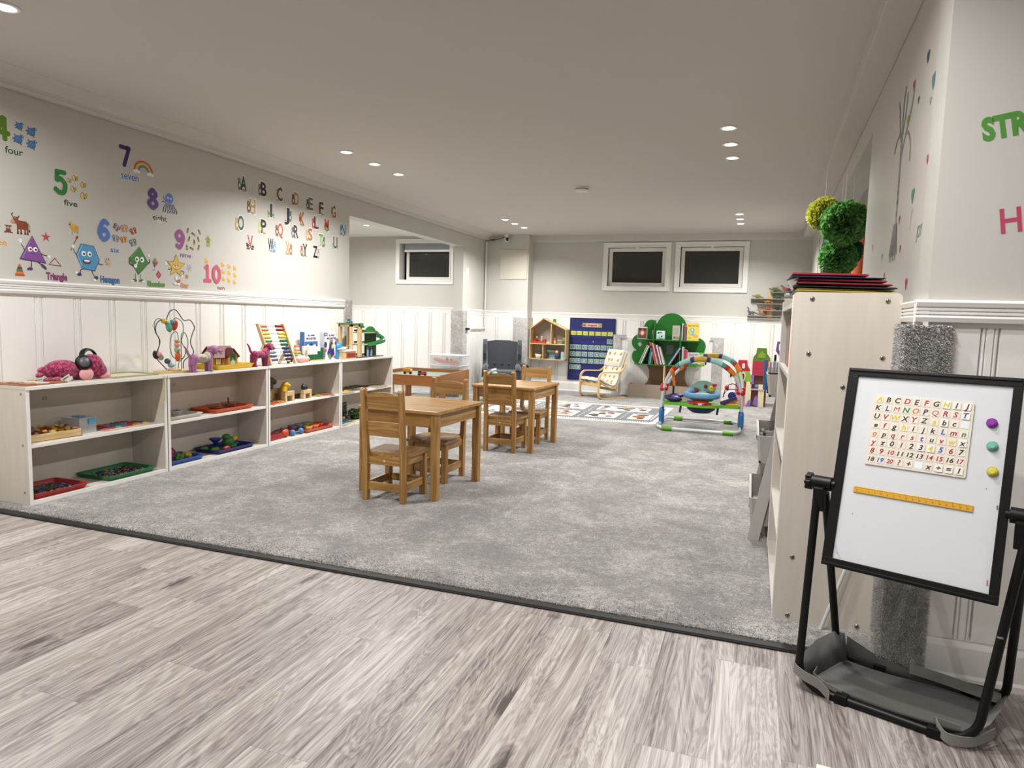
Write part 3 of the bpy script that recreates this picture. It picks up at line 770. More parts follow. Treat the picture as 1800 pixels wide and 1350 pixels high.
def cow(s, face=-1):
    def d(m):
        b_, k_ = '#7a4128', '#241a16'
        for x in (-.14, .02, .22, .34): m.rect(x*s-.035*s, -.46*s, x*s+.045*s, -.1*s, b_); m.rect(x*s-.04*s, -.5*s, x*s+.05*s, -.42*s, k_)
        m.poly([(-.2*s, .05*s), (-.08*s, .18*s), (.3*s, .16*s), (.4*s, .02*s), (.38*s, -.24*s), (-.16*s, -.26*s)], b_)
        m.line([(.38*s, .08*s), (.46*s, -.05*s), (.44*s, -.28*s)], .022*s, b_); m.disc(.44*s, -.3*s, .04*s, .07*s, k_)
        m.poly([(-.38*s, .30*s), (-.16*s, .34*s), (-.05*s, .14*s), (-.18*s, -.02*s), (-.28*s, .02*s)], '#84482e'); m.disc(-.38*s, .08*s, .11*s, .09*s, '#b98a7c')
        m.line([(-.38*s, .34*s), (-.42*s, .44*s), (-.36*s, .5*s)], .04*s, k_); m.line([(-.2*s, .3*s), (-.08*s, .32*s), (-.06*s, .4*s)], .04*s, k_); m.disc(-.27*s, .3*s, .09*s, .05*s, '#a8683a')
    return d
decal('cow_sticker', 'brown cow sticker standing above the purple triangle', 2.762, 1.554, cow(.114))
decal('cow_sticker', 'brown cow sticker cut by the picture edge', 2.600, 1.560, cow(.105))
def calf(m):
    m.disc(0, -.008, .014, .015, '#7a4128'); m.disc(0, .010, .013, .011, '#8a4c30'); m.disc(0, .006, .008, .006, '#b98a7c')
    for t in (-1, 1): m.line([(t*.008, -.016), (t*.021, -.021)], .007, '#4a281a'); m.line([(t*.009, .016), (t*.018, .018)], .005, '#3a211a')
decal('calf_sticker', 'tiny sitting brown calf sticker beside the cow', 2.694, 1.52, calf)
def limbs(m, pts, c='#2b2530', wd=.0045): m.line([(p[0], p[1]) for p in bez(pts, 5)], wd, c)
def hand(m, u, v, a=0): 
    for k in (-35, -10, 15, 45): m.disc(u+.009*math.cos(R(a+k)), v+.009*math.sin(R(a+k)), .008, .003, '#e3e1de', a+k)
    m.disc(u, v, .0075, .007, '#e9e7e4')
def shoe(m, u, v, c, s=1, toe='#e6e4e0'):
    m.disc(u, v, .013, .009, c); m.disc(u+s*.012, v-.003, .009, .007, toe)
def eyes(m, u, v, r=.011, dx=.013, half=False, look=(.003, -.001)):
    for t in (-1, 1):
        m.disc(u+t*dx, v, r, r*1.1, '#efefec'); m.disc(u+t*dx+look[0], v+look[1], r*.5, None, '#2a2420')
def triangle_pal(m):
    limbs(m, [(-.045, -.01), (-.055, .01), (-.062, .022)]); hand(m, -.067, .038, 100)
    limbs(m, [(.05, -.02), (.07, -.028), (.085, -.03)]); hand(m, .093, -.033, -20)
    limbs(m, [(-.01, -.06), (-.011, -.09), (-.013, -.104)]); shoe(m, -.016, -.112, '#4a3560', -1, '#4a3560')
    limbs(m, [(.012, -.06), (.035, -.075), (.05, -.085)]); m.disc(.062, -.095, .022, .009, '#4a3560', -40)
    P = [(-.078, -.062), (.078, -.075), (0, .080)]
    P2 = [(-.072, -.058), (.072, -.070), (0, .074)]
    m.poly(P, '#4d2a63'); m.poly(P2, '#7b4a8e'); m.poly([(-.066, -.054), (-.058, -.054), (.0, .066), (-.002, .070)], '#9a6fab')
    eyes(m, .0, .0, .013, .015); m.disc(-.028, -.016, .007, .004, '#a05f96'); m.disc(.032, -.018, .007, .004, '#a05f96'); m.line([(-.006, -.022), (.0, -.025), (.008, -.022)], .002, '#3c2148')
decal('triangle_sticker', 'purple triangle sticker with eyes, arms and boots, waving', 2.826, 1.419, triangle_pal, group='shape character stickers')
def starfish(c, s, n=5, k=.42, rot=90, dot=None):
    def d(m):
        pts = []
        for i in range(2*n):
            r = s if i % 2 == 0 else s*k; a = R(rot+180*i/n); pts.append((r*math.cos(a), r*math.sin(a)))
        m.poly(pts, c)
        if dot: m.poly([(x*.8, y*.8) for x, y in pts], dot)
    return d
decal('starfish_sticker', 'small red starfish sticker above the purple triangle', 2.909, 1.499, starfish('#a33440', .032, k=.34, dot='#b5414a'))
decal('triangle_outline_sticker', 'brown hollow triangle outline sticker', 2.958, 1.358, lambda m: m.line([(-.036, -.018), (.038, -.022), (0, .022), (-.036, -.018)], .005, '#7f4f3f'))
def ring_tower(m):
    for k, (c, wd_) in enumerate((('#b04a30', .055), ('#c9782f', .045), ('#4f7a3c', .036), ('#4a4068', .028))): m.rect(-wd_/2, -.036+k*.013, wd_/2, -.024+k*.013, c)
    m.poly([(-.011, .016), (.011, .016), (.003, .034), (-.003, .034)], '#c0623a')
decal('ring_tower_sticker', 'stacking ring tower sticker under the purple triangle', 2.748, 1.296, ring_tower)
WORDS = [('Triangle', 2.967, 1.272, .128, .040, '#8a3560', '#5a4478'), ('Hexagon', 3.327, 1.276, .136, .040, '#3a6a98', '#2c4c74'), ('Rhombus', 3.69, 1.268, .145, .036, '#5a8a3c', '#2f6a2a'), ('Star', 3.944, 1.272, .074, .034, '#c98a58', '#b56a3c')]
for s_, u, v, wd_, h_, c_, c2_ in WORDS:
    decal('shape_name_sticker', 'sticker reading %s in chunky %s letters' % (s_, {'Triangle': 'plum', 'Hexagon': 'blue', 'Rhombus': 'green', 'Star': 'orange'}[s_]), u, v, lambda m, s_=s_, h_=h_, wd_=wd_, c_=c_, c2_=c2_: (m.text(s_, 0, 0, h_, c2_, wd=wd_*1.04, bold=.06), m.text(s_, 0, .001, h_, c_, wd=wd_, bold=.025)), group='shape name stickers')
def camel(m):
    c = '#c79a3f'
    for x in (-.012, .004, .018, .026): m.line([(x, -.005), (x+.001, -.038 if x < 0 else -.028)], .004, '#a97f30')
    m.disc(.004, .0, .03, .015, c, -15); m.disc(0, .015, .012, .012, '#d1a84d'); m.disc(.018, .006, .014, .013, '#c2903a'); m.line([(-.018, .0), (-.026, .02), (-.024, .034)], .010, c); m.disc(-.024, .034, .010, .009, '#d0a850')
decal('camel_sticker', 'small yellow camel sticker above the paintbrush', 3.086, 1.573, camel)
def hexagon_pal(m):
    limbs(m, [(-.07, .0), (-.09, .02), (-.096, .04)]); m.line([(-.115, .030), (-.075, .105)], .0045, '#5a4238'); m.disc(-.072, .112, .007, .013, '#9a2a3c', -28); hand(m, -.10, .052, 60)
    limbs(m, [(.07, -.035), (.085, -.042), (.1, -.04)]); limbs(m, [(-.04, -.075), (-.058, -.09), (-.056, -.105)]); limbs(m, [(.02, -.08), (.026, -.10), (.045, -.125)])
    m.disc(-.066, -.112, .016, .010, '#2c2f5c', -10); m.disc(-.082, -.103, .010, .008, '#e6e4e0'); m.disc(.050, -.128, .015, .011, '#2c2f5c', 30); m.disc(.040, -.142, .010, .009, '#e6e4e0')
    H = [(-.048, .078), (.040, .072), (.078, -.012), (.042, -.086), (-.044, -.078), (-.083, .006)]
    m.poly(H, '#285a82'); m.poly([(x*.94, y*.94) for x, y in H], '#4f8fba'); m.poly([(-.045, .070), (-.038, .070), (-.070, .006), (-.045, -.060), (-.050, -.062), (-.077, .005)], '#7fb2d4')
    eyes(m, -.012, .018, .015, .020, look=(.002, -.002)); m.disc(-.012, -.022, .030, .024, '#2c1512', 0, 14, 180, 360); m.disc(-.012, -.026, .022, .006, '#efeae4'); m.disc(-.012, -.036, .012, .006, '#b04a4a'); m.disc(-.005, -.001, .007, .009, '#5f9cc4')
decal('hexagon_sticker', 'blue hexagon sticker with a laughing face holding a paintbrush', 3.177, 1.408, hexagon_pal, group='shape character stickers')
def palette(m):
    m.disc(0, 0, .024, .030, '#b8aa90', 20)
    for i, c in enumerate(('#8a2a2a', '#2f5a6a', '#7a5a2a', '#333333', '#c0a040')): m.disc(.014*math.cos(R(60+i*62)), .018*math.sin(R(60+i*62)), .0038, None, c)
decal('palette_sticker', 'small beige paint palette sticker by the blue hexagon', 3.313, 1.39, palette)
def rhombus_pal(m):
    limbs(m, [(-.028, -.085), (-.027, -.118)]); limbs(m, [(.014, -.09), (.012, -.118)])
    for t, x in ((-1, -.034), (1, .020)): m.disc(x, -.131, .018, .011, '#2f6a3a'); m.disc(x+t*.016, -.137, .014, .008, '#dcdad6'); m.line([(x-.012, -.141), (x+t*.028, -.143)], .004, '#c4c2be')
    limbs(m, [(.07, -.015), (.09, .0), (.092, .02)], wd=.006); hand(m, .087, .040, 95)
    P = [(-.077, .012), (.010, .098), (.083, -.008), (-.004, -.092)]
    m.poly(P, '#234f22'); m.poly([(x*.94, y*.94+.0005) for x, y in P], '#3f7a35'); m.poly([(-.066, .016), (-.058, .018), (.006, .084), (.006, .090)], '#6b9e5c')
    eyes(m, .008, .012, .016, .020, look=(-.003, -.001)); m.disc(.006, -.022, .004, .010, '#5f9350', -10)
    limbs(m, [(-.07, .002), (-.072, -.02), (-.045, -.035)], wd=.006); m.disc(-.026, -.034, .013, .013, '#e3e1de'); m.disc(-.015, -.018, .005, .010, '#e3e1de', -20)
decal('rhombus_sticker', 'green rhombus sticker with face, waving hand and green sneakers', 3.548, 1.414, rhombus_pal, group='shape character stickers')
def kite(m):
    P = [(0, .046), (.028, .012), (-.006, -.026), (-.024, .014)]
    for (a, b), c in zip(((0, 1), (1, 2), (2, 3), (3, 0)), ('#c07a3a', '#a8403a', '#40507a', '#6a8a3c')): m.poly([(0, .012), P[a], P[b]], c)
    limbs(m, [(-.006, -.026), (-.004, -.040), (-.018, -.044), (-.022, -.046)], '#b9b5b0', .003)
decal('kite_sticker', 'small four coloured kite sticker beside the green rhombus', 3.685, 1.406, kite)
decal('red_rhombus_sticker', 'small red rhombus outline sticker under the kite', 3.712, 1.334, lambda m: (m.poly([(0, .03), (.024, 0), (0, -.03), (-.024, 0)], '#a0303e'), m.poly([(0, .017), (.014, 0), (0, -.017), (-.014, 0)], '#bb5a62')))
def star_pal(m):
    limbs(m, [(-.045, -.02), (-.065, -.03), (-.07, -.018)]); hand(m, -.085, .008, 110); limbs(m, [(.045, -.03), (.07, -.035), (.066, -.055)]); hand(m, .05, -.066, -90)
    starfish('#8a6a28', .088, k=.46, rot=88)(m); starfish('#cba744', .080, k=.46, rot=88)(m)
    eyes(m, .0, .002, .011, .013, look=(.002, -.003)); m.rect(-.026, .006, .027, .016, '#cba744'); m.line([(-.026, .010), (-.003, .003)], .003, '#7a5a20'); m.line([(.004, .003), (.027, .010)], .003, '#7a5a20'); m.line([(-.018, -.018), (0, -.026), (.018, -.020)], .003, '#7a5a20')
    m.disc(.0, -.085, .012, .016, '#dcdad6'); m.disc(.018, -.108, .020, .012, '#a86a40', 30); m.disc(-.010, -.125, .017, .010, '#dcdad6'); m.disc(.020, -.128, .013, .009, '#e2e0dc')
decal('star_sticker', 'yellow star sticker with a sly face and sneakers', 3.867, 1.406, star_pal, group='shape character stickers')
def snow(m):
    for a in (0, 60, 120): 
        x, y = .026*math.cos(R(a+10)), .026*math.sin(R(a+10)); m.line([(-x, -y), (x, y)], .005, '#a9adb3')
        for t in (-1, 1): m.line([(t*x*.6-.004, t*y*.6+.006), (t*x*.8, t*y*.8), (t*x*.6+.006, t*y*.6-.004)], .0035, '#a9adb3')
decal('snowflake_sticker', 'pale grey snowflake sticker beside the yellow star', 3.989, 1.402, snow)
decal('small_star_sticker', 'tiny brown star sticker under the snowflake', 3.964, 1.338, starfish('#a87a3e', .022, k=.5))

# alphabet: each letter is one sticker with its animal
AB = {'A': (4.555, 2.128, '#26302e', '#4c6a58', -1), 'B': (4.796, 2.126, '#1e1a1a', '#6a3a2c', -1), 'C': (5.02, 2.122, '#5a3422', '#8a5632', 0), 'D': (5.234, 2.12, '#a87840', '#4a4440', -1), 'E': (5.444, 2.111, '#6a625c', '#2e2a2a', -1), 'F': (5.626, 2.098, '#4a2c1c', '#8a3a2a', 0), 'G': (5.832, 2.095, '#b0482e', '#3f7a44', 0),
 'H': (4.659, 1.963, '#b08850', '#4a3c34', -1), 'I': (4.904, 1.965, '#4a4250', '#6f9a48', 2), 'J': (5.131, 1.964, '#26262a', '#3f6a70', 1), 'K': (5.332, 1.954, '#a0562c', '#6a3a24', 0), 'L': (5.531, 1.95, '#5a2024', '#b03a40', -1), 'M': (5.714, 1.955, '#b03a3e', '#8a9a48', 2), 'N': (5.985, 1.944, '#2e5a86', '#4a7aa6', -1),
 'O': (4.52, 1.808, '#2c5646', '#b0905c', -1), 'P': (4.791, 1.816, '#26221e', '#b0b858', -1), 'Q': (5.008, 1.816, '#b8543a', '#5a4a3c', -1), 'R': (5.227, 1.828, '#3a3038', '#6a606a', -1), 'S': (5.436, 1.828, '#a8683a', '#c0a060', -1), 'T': (5.636, 1.797, '#6a9a40', '#3a6a3c', 1), 'U': (5.86, 1.8, '#5a3830', '#6a8a5a', 2),
 'V': (4.642, 1.668, '#a04c50', '#3a2c2c', 2), 'W': (4.913, 1.672, '#141c2c', '#5a90b8', 1), 'X': (5.137, 1.672, '#b09058', '#a05a34', 1), 'Y': (5.357, 1.677, '#30362e', '#9a5030', -1), 'Z': (5.546, 1.676, '#121212', '#8a8a8c', 1)}
def letter(ch, c, c2, side):
    def d(m):
        h, wd_ = .108, .072
        if ch in 'I': wd_ = .034
        m.disc(0, -.056, .046, .009, c2 if side == 2 else '#8f8a7c')
        du = .016 if side == -1 else (-.016 if side == 1 else 0)
        m.text(ch, du, 0, h+.006, '#dedbd3', wd=wd_+.012, bold=.06); m.text(ch, du, 0, h, c, wd=wd_, bold=.03)
        if side in (-1, 1):   # a small animal beside the letter: body, head, ear, legs, tail
            s = side; x = s*.030
            m.disc(x, -.022, .021, .027, c2); m.disc(x+s*.004, .014, .015, .014, c2); m.disc(x+s*.012, .027, .005, .008, c2); m.disc(x-s*.004, .028, .005, .008, c2)
            m.disc(x+s*.006, .016, .0028, None, '#efece6'); m.line([(x-.010, -.04), (x-.010, -.056)], .008, c2); m.line([(x+.010, -.04), (x+.010, -.056)], .008, c2); m.disc(x, -.024, .010, .016, '#cfc6b4')
        elif side == 0:
            m.disc(-.034, -.005, .010, .026, c2); m.disc(-.034, .030, .010, .009, c2); m.disc(.012, .055, .012, .008, '#4a7a48'); m.disc(-.03, .032, .0025, None, '#efece6')
        else:
            m.disc(-.030, -.032, .016, .014, c2); m.disc(.030, -.036, .016, .010, c2); m.disc(-.040, -.018, .008, .008, c2)
    return d
for ch, (u, v, c_, c2_, sd) in AB.items():
    decal('letter_sticker', 'animal alphabet sticker showing the letter %s' % ch, u, v, letter(ch, c_, c2_, sd), group='animal alphabet stickers')

# ------------------------------------------------------------------ stickers on the recess wall (right) and the wall beside it
FRW = frame((0, 0, 0), (-RSL, -1, 0), (0, 0, 1))
def rdecal(name, label, y, z, draw, group=None): return decal(name, label, 0, 0, draw, group=group, fr=FRW, pos=(rwx(y)-.0002, y, z))
def heart(c, s): return lambda m: (m.disc(-.22*s, .18*s, .26*s, None, c), m.disc(.22*s, .18*s, .26*s, None, c), m.poly([(-.45*s, .08*s), (.45*s, .08*s), (0, -.5*s)], c))
HE = [(2.735, 2.026, '#2a3a6a', 'dark blue heart leaf sticker highest on the recess wall', .06), (2.605, 1.905, '#4a7a76', 'teal leaf sticker near the wall corner', .075), (2.853, 1.919, '#57585a', 'grey leaf sticker beside the tree top', .04), (2.975, 2.008, '#8a4048', 'red leaf sticker hanging on the tree sticker', .055),
 (2.63, 1.85, '#8f8f8c', 'pale grey leaf sticker under the teal one', .035), (2.595, 1.655, '#b04468', 'pink heart sticker near the wall corner', .045), (2.812, 1.575, '#4a7a76', 'long teal leaf sticker above the bird', .075), (3.063, 1.527, '#a03a50', 'red heart sticker by the tree roots', .05),
 (2.99, 1.407, '#a03448', 'small red heart sticker over the folders', .045), (3.215, 1.42, '#5c5c68', 'grey feather sticker over the folders', .07), (3.454, 1.417, '#4f8a50', 'small green leaf sticker over the folders', .05), (3.35, 1.325, '#a03448', 'red heart sticker just above the folders', .05),
 (2.797, 1.262, '#a03448', 'red heart sticker touching the folders', .06), (2.515, 1.285, '#a8303c', 'red heart sticker lowest near the corner', .05), (3.813, 1.497, '#b07088', 'pale pink leaf sticker near the orange curtain', .055), (3.05, 1.90, '#6f8a2c', 'olive leaf sticker in the tree top', .06)]
for y, z, c_, lb, s_ in HE: rdecal('heart_sticker', lb, y, z, heart(c_, s_*.8), group='heart and leaf stickers')
def tree_st(m):
    c = '#8d8a88'
    for pts, wd_ in (([(0, -.32), (.01, -.15), (0, 0), (-.01, .14)], .036), ([(0, .02), (.08, .10), (.16, .16), (.20, .24)], .018), ([(0, .08), (-.06, .14), (-.10, .22), (-.14, .28)], .018), ([(-.01, .14), (-.02, .22), (0, .30)], .020), ([(.0, .10), (.05, .2), (.06, .26)], .014), ([(.08, .10), (.14, .09), (.2, .04), (.22, -.03)], .012), ([(-.05, .13), (-.12, .12), (-.17, .08)], .012)):
        m.line([(p[0], p[1]) for p in bez(pts, 4)], wd_, c)
    for k in range(7): m.line([(-.09+k*.03, -.36-.02*(k % 2)), (-.03+k*.01, -.24)], .014, '#6c6a68')
rdecal('tree_sticker', 'tall silvery tree sticker with bare branches on the recess wall', 3.16, 1.76, tree_st)
rdecal('bird_sticker', 'slim silver bird sticker above the word joy', 2.815, 1.50, lambda m: (m.line([(-.02, .04), (0, 0), (-.01, -.04)], .010, '#c4c4c2'), m.line([(0, 0), (.03, .03)], .006, '#c4c4c2')))
rdecal('word_sticker', 'green word sticker reading joy on the recess wall', 2.635, 1.43, lambda m: m.text('JOY', 0, 0, .042, '#3f7a68', wd=.085, bold=.0))
for y, z, c_, lb in ((8.5, 2.0, '#6a6a6a', 'grey leaf sticker on the far recess wall'), (8.55, 1.75, '#8a5a48', 'brown branch sticker on the far recess wall')):
    rdecal('leaf_sticker', lb, y, z, lambda m, c_=c_: (m.disc(0, 0, .05, .12, c_, 20), m.line([(.1, .2), (-.05, -.2)], .02, c_)), group='far recess stickers')
FNW = frame((0, 0, 0), Xp, (0, 0, 1))
decal('word_sticker', 'green word sticker reading strong, running out of the picture', 0, 0, lambda m: m.text('STRONG', 0, 0, .062, '#4d8a36', wd=.27, bold=.05, align='L', rot=.18), fr=FNW, pos=(.600, 2.4, 1.690), group='happy word stickers')
decal('word_sticker', 'pink word sticker reading happy, running out of the picture', 0, 0, lambda m: m.text('HAPPY', 0, 0, .072, '#b5405c', wd=.26, bold=.015, align='L', rot=.14), fr=FNW, pos=(.668, 2.4, 1.425), group='happy word stickers')

# ------------------------------------------------------------------ low shelf units along the alphabet wall
SX, STOP, SMID, SBOT = -3.64, .66, .342, .034     # front plane, top surface, middle and bottom board surfaces
UY = [2.522, 3.455, 4.452, 5.472, 6.455]
SW = ['the first, beside the floor edge', 'the second, carrying the toy house', 'the third, carrying the abacus', 'the last, carrying the toy garage']
for i in range(4):
    y0, y1 = UY[i]+.004, UY[i+1]-.006; L = y1-y0; th = .018; D = .30
    t = thing('shelf_unit', 'low open whitewashed shelf unit, %s' % SW[i], 'shelf unit', (-3.94, y0, 0), 0, 'low shelf units under the alphabet wall')
    def brd(nm, x0, x1, a, b, z0, z1, ed='f'):
        m = MB(LAMW[2 if nm == 'side_panel' else 1]).box(x0, x1-.003, a, b, z0, z1); m.use(EDGE).box(x1-.003, x1, a-.0005, b+.0005, z0-.0005, z1+.0005)
        if ed == 's': m.box(x0, x1, a, b, z1, z1+.0015)
        return m.build(nm, t, bevel=.0012)
    for a, sg in ((0, -1), (L-th, 1)):
        o = brd('side_panel', 0, D, a, a+th, .012, STOP-.012)
        sc = MB(CHROME)
        for z in (.08, .34, .62):
            for x in (.04, .26): sc.cyl((x, a+(0 if sg < 0 else th), z), (x, a+(0 if sg < 0 else th)+sg*.0016, z), .006, n=10)
        sc.build('screws', o)
    brd('top_board', -.0, D+.004, -.001, L+.001, STOP-.018, STOP, '')
    brd('shelf_board', .004, D-.004, th, L-th, SMID-.018, SMID, '')
    brd('bottom_board', .004, D-.002, th, L-th, .012, SBOT, '')
    bp = MB(LAMW[1]).box(0, .006, th, L-th, SBOT, STOP-.018)
    bp.plane(frame((.006, 0, 0), Yp, (0, 0, 1)))
    for k, z in ((2, .55), (1, .27)): bp.text('%s%d' % ('EDCB'[i], k), L*.34, z, .018, '#2c2824', wd=.026)
    bp.build('back_panel', t)

def tray(name, label, c, x0, x1, y0, y1, z, col, h=.028, grp=None):
    t = thing(name, label, 'tray', ((x0+x1)/2, (y0+y1)/2, z), 0, grp); a, b = (x1-x0)/2, (y1-y0)/2; m = MB(M(col, .35))
    o = rrect(-a, -b, a, b, .018); n = len(o)
    def ring(k, zz): return [(x*(1-k/a), y*(1-k/b), zz) for x, y in o]
    rs = [ring(.016, 0), ring(.004, h-.003), ring(0, h), ring(.007, h), ring(.010, h-.004), ring(.020, .004)]
    vs = [v for r_ in rs for v in r_]; fs = [(j*n+i, j*n+(i+1) % n, (j+1)*n+(i+1) % n, (j+1)*n+i) for j in range(len(rs)-1) for i in range(n)]
    m.add(vs, fs, True); m.add(rs[0], [tuple(range(n))[::-1]], False); m.add(rs[-1], [tuple(range(n))], False)
    m.build('tray_body', t); return t
def scatter(name, label, cat, x0, x1, y0, y1, z, cols, n, s, seed=1, kinds='beo', hz=.006, heap=1):
    """a heap of tiny loose pieces nobody could count"""
    m = MB(); rg = random.Random(seed); cx, cy = (x0+x1)/2, (y0+y1)/2
    for i in range(n):
        x, y = rg.uniform(x0, x1), rg.uniform(y0, y1); m.use(rg.choice(cols))
        e = max(0, 1-abs(x-cx)/(x1-cx)*.9)*max(0, 1-abs(y-cy)/(y1-cy)*.9); zz = z+s*.4+rg.random()*hz*(.4+heap*e)
        k = rg.choice(kinds); q = s*rg.uniform(.7, 1.3)
        if k == 'b': m.obox((x, y, zz), (q*1.5, q*.8, q*.5), (rg.uniform(-.4, .4), rg.uniform(-.4, .4), rg.random()*6))
        elif k == 'e': m.ell((x, y, zz), (q*.55, q*.55, q*.45), 8, 5)
        else: m.cyl((x, y, zz-q*.2), (x+q*.2, y, zz+q*.3), q*.6, n=8)
    return tag(m.build(name), label, cat, kind='stuff')

# --- first unit, lower shelf
tray('tray', 'red plastic tray on the bottom board of the first shelf unit', 'r', -3.93, -3.645, 2.55, 2.885, SBOT, '#a81f1d', .03, 'activity trays')
scatter('counting_pieces', 'mixed small counting pieces lying in the red tray', 'counting pieces', -3.90, -3.68, 2.58, 2.855, SBOT+.005, ['#5a4630', '#6a5234', '#4a3a28', '#5a4630', '#2a3f8a', '#3a7ab0', '#a02a5a', '#5a7a3a', '#6a8a98', '#2f241e'], 420, .011, 1)
tray('tray', 'green plastic tray on the bottom board of the first shelf unit', 'g', -3.94+.01, -3.65, 3.01, 3.37, SBOT, '#0f6b3c', .03, 'activity trays')
scatter('counting_pieces', 'mixed small counting pieces lying in the green tray', 'counting pieces', -3.90, -3.68, 3.05, 3.34, SBOT+.005, ['#1a2360', '#1a2360', '#3a6a98', '#b88c2c', '#6f9a9a', '#33261e', '#33261e', '#a88c64', '#8a2c22', '#20184a'], 380, .011, 2)
# middle shelf: wooden crate, clear box, peg puzzle
t = thing('wooden_crate', 'shallow pale wooden crate on the first shelf unit', 'crate', (-3.795, 2.72, SMID), R(-4))
m = MB(PINE[1]); a, b, h = .105, .16, .042
m.box(-a, a, -b, b, 0, .006).box(a-.009, a, -b, b, 0, h).box(-a, -a+.009, -b, b, 0, h).use(PINE[0]).box(-a, a, -b, -b+.009, 0, h).box(-a, a, b-.009, b, 0, h); m.build('crate_body', t, bevel=.001)
rg = random.Random(5); m = MB(); cs = ['#a82820', '#a82820', '#c8a82c', '#d2b83a', '#6f8f98', '#7fa8b0', '#b04438']
for i in range(60):
    m.use(rg.choice(cs)); x, y = rg.uniform(-.085, .085), rg.uniform(-.14, .14); m.obox((x, y, .030+rg.random()*.026), (.030, .020, .010), (rg.uniform(-.6, .6), rg.uniform(-.6, .6), rg.random()*6)) if i % 2 else m.lathe([(0, -.007), (.014, -.007), (.016, 0), (.012, .006), (0, .007)], (x, y, .032+rg.random()*.022), 12, (rg.uniform(-.5, .5), rg.uniform(-.5, .5), 0))
tag(m.build('wooden_pieces', None, bevel=.001, loc=(-3.795, 2.72, SMID)), 'red, yellow and blue wooden pieces heaped in the pale crate', 'wooden pieces', kind='stuff')
t = thing('storage_box', 'small clear storage box with a blue clip behind the wooden crate', 'storage box', (-3.80, 2.945, SMID))
m = MB(CLEAR); a, b, h = .075, .055, .085
m.box(-a, a, -b, b, 0, .003).box(a-.003, a, -b, b, 0, h).box(-a, -a+.003, -b, b, 0, h).box(-a, a, -b, -b+.003, 0, h).box(-a, a, b-.003, b, 0, h); m.build('box_body', t, bevel=.002)
MB(mk_clear('clear_lid', '#cfdde6', .55)).box(-a-.004, a+.004, -b-.004, b+.004, h, h+.008).build('lid', t, bevel=.002)
MB(M('#5aa6cf', .3)).box(a+.001, a+.010, -.002, .045, h-.030, h+.004).build('clip', t, bevel=.002)
MB(M('#4a8fc0', .3)).box(-.03, .03, -.02, .02, h+.008, h+.014).build('lid_handle', t, bevel=.002)
def puzzle(label, x, y, z, wx, wy, rz, cols, nx, ny, pc=.7, base='#c9ad80', grp='flat wooden puzzles', name='puzzle_board', seed=3, ph=.006):
    t = thing(name, label, 'puzzle', (x, y, z), rz, grp)
    MB(base).box(-wx/2, wx/2, -wy/2, wy/2, 0, .007).build('board', t, bevel=.002); rg = random.Random(seed); m = MB()
    for i in range(nx):
        for j in range(ny):
            c = rg.choice(cols); m.use(M(c, .45)); cx, cy = -wx/2+(i+.5)*wx/nx, -wy/2+(j+.5)*wy/ny; r = min(wx/nx, wy/ny)/2*pc*1.1; k = rg.randrange(3)
            if k == 0: m.prism([(cx+r*.95*math.cos(q), cy+r*.95*math.sin(q)) for q in [R(20*w_) for w_ in range(18)]], .007, .007+ph)
            elif k == 1: m.prism(rrect(cx-r, cy-r*.7, cx+r, cy+r*.7, r*.3, 3), .007, .007+ph)
            else: m.prism([(cx+r*(1 if w_ % 2 else .55)*math.cos(R(36*w_)), cy+r*(1 if w_ % 2 else .55)*math.sin(R(36*w_))) for w_ in range(10)], .007, .007+ph)
    m.build('pieces', t); return t
CM = ['#a32a2a', '#2f5f9a', '#3d8a44', '#d0b43a', '#7a3a86', '#c9702c', '#5aa8c0', '#b04a72', '#8a2436']
puzzle('chunky shape puzzle beside the clear box on the first shelf unit', -3.785, 3.20, SMID, .20, .33, 0, CM, 4, 8, .85)
puzzle('farm animal peg puzzle lying before the pink plush toy', -3.79, 2.66, STOP, .23, .26, R(6), ['#7a9a4a', '#b07a3a', '#c8b07a', '#9a5a3a', '#c2c0b0'], 3, 3, .9, '#8a5c48', ph=.004)
# lacing board with cord
t = thing('lacing_board', 'pale framed lacing board with a yellow cord at the end of the first unit', 'lacing board', (-3.80, 3.255, STOP), R(2))
m = MB(M('#c2bba8', .4)).box(-.125, .125, -.17, .17, 0, .006); m.use(M('#8f886f', .4)).box(-.125, .125, -.17, -.162, .006, .010).box(-.125, .125, .162, .17, .006, .010).box(-.125, -.117, -.17, .17, .006, .010).box(.117, .125, -.17, .17, .006, .010); m.build('board', t, bevel=.001)
YC = M('#b9b548', .5)
m = MB(YC).tube(bez([(.11, -.16, .013), (.118, -.05, .012), (.115, .08, .014), (.13, .14, .012), (.158, .155, .008), (.1685, .16, -.01), (.1700, .150, -.09), (.1705, .135, -.165), (.1710, .150, -.185), (.1705, .17, -.15), (.1695, .17, -.05), (.167, .165, .006), (.13, .155, .012)], 6), .0017, 6); m.tube(bez([(-.11, -.15, .012), (-.11, 0, .013), (-.1, .15, .012), (0, .165, .013), (.12, .15, .013)], 6), .0017, 6); m.build('cord', t)

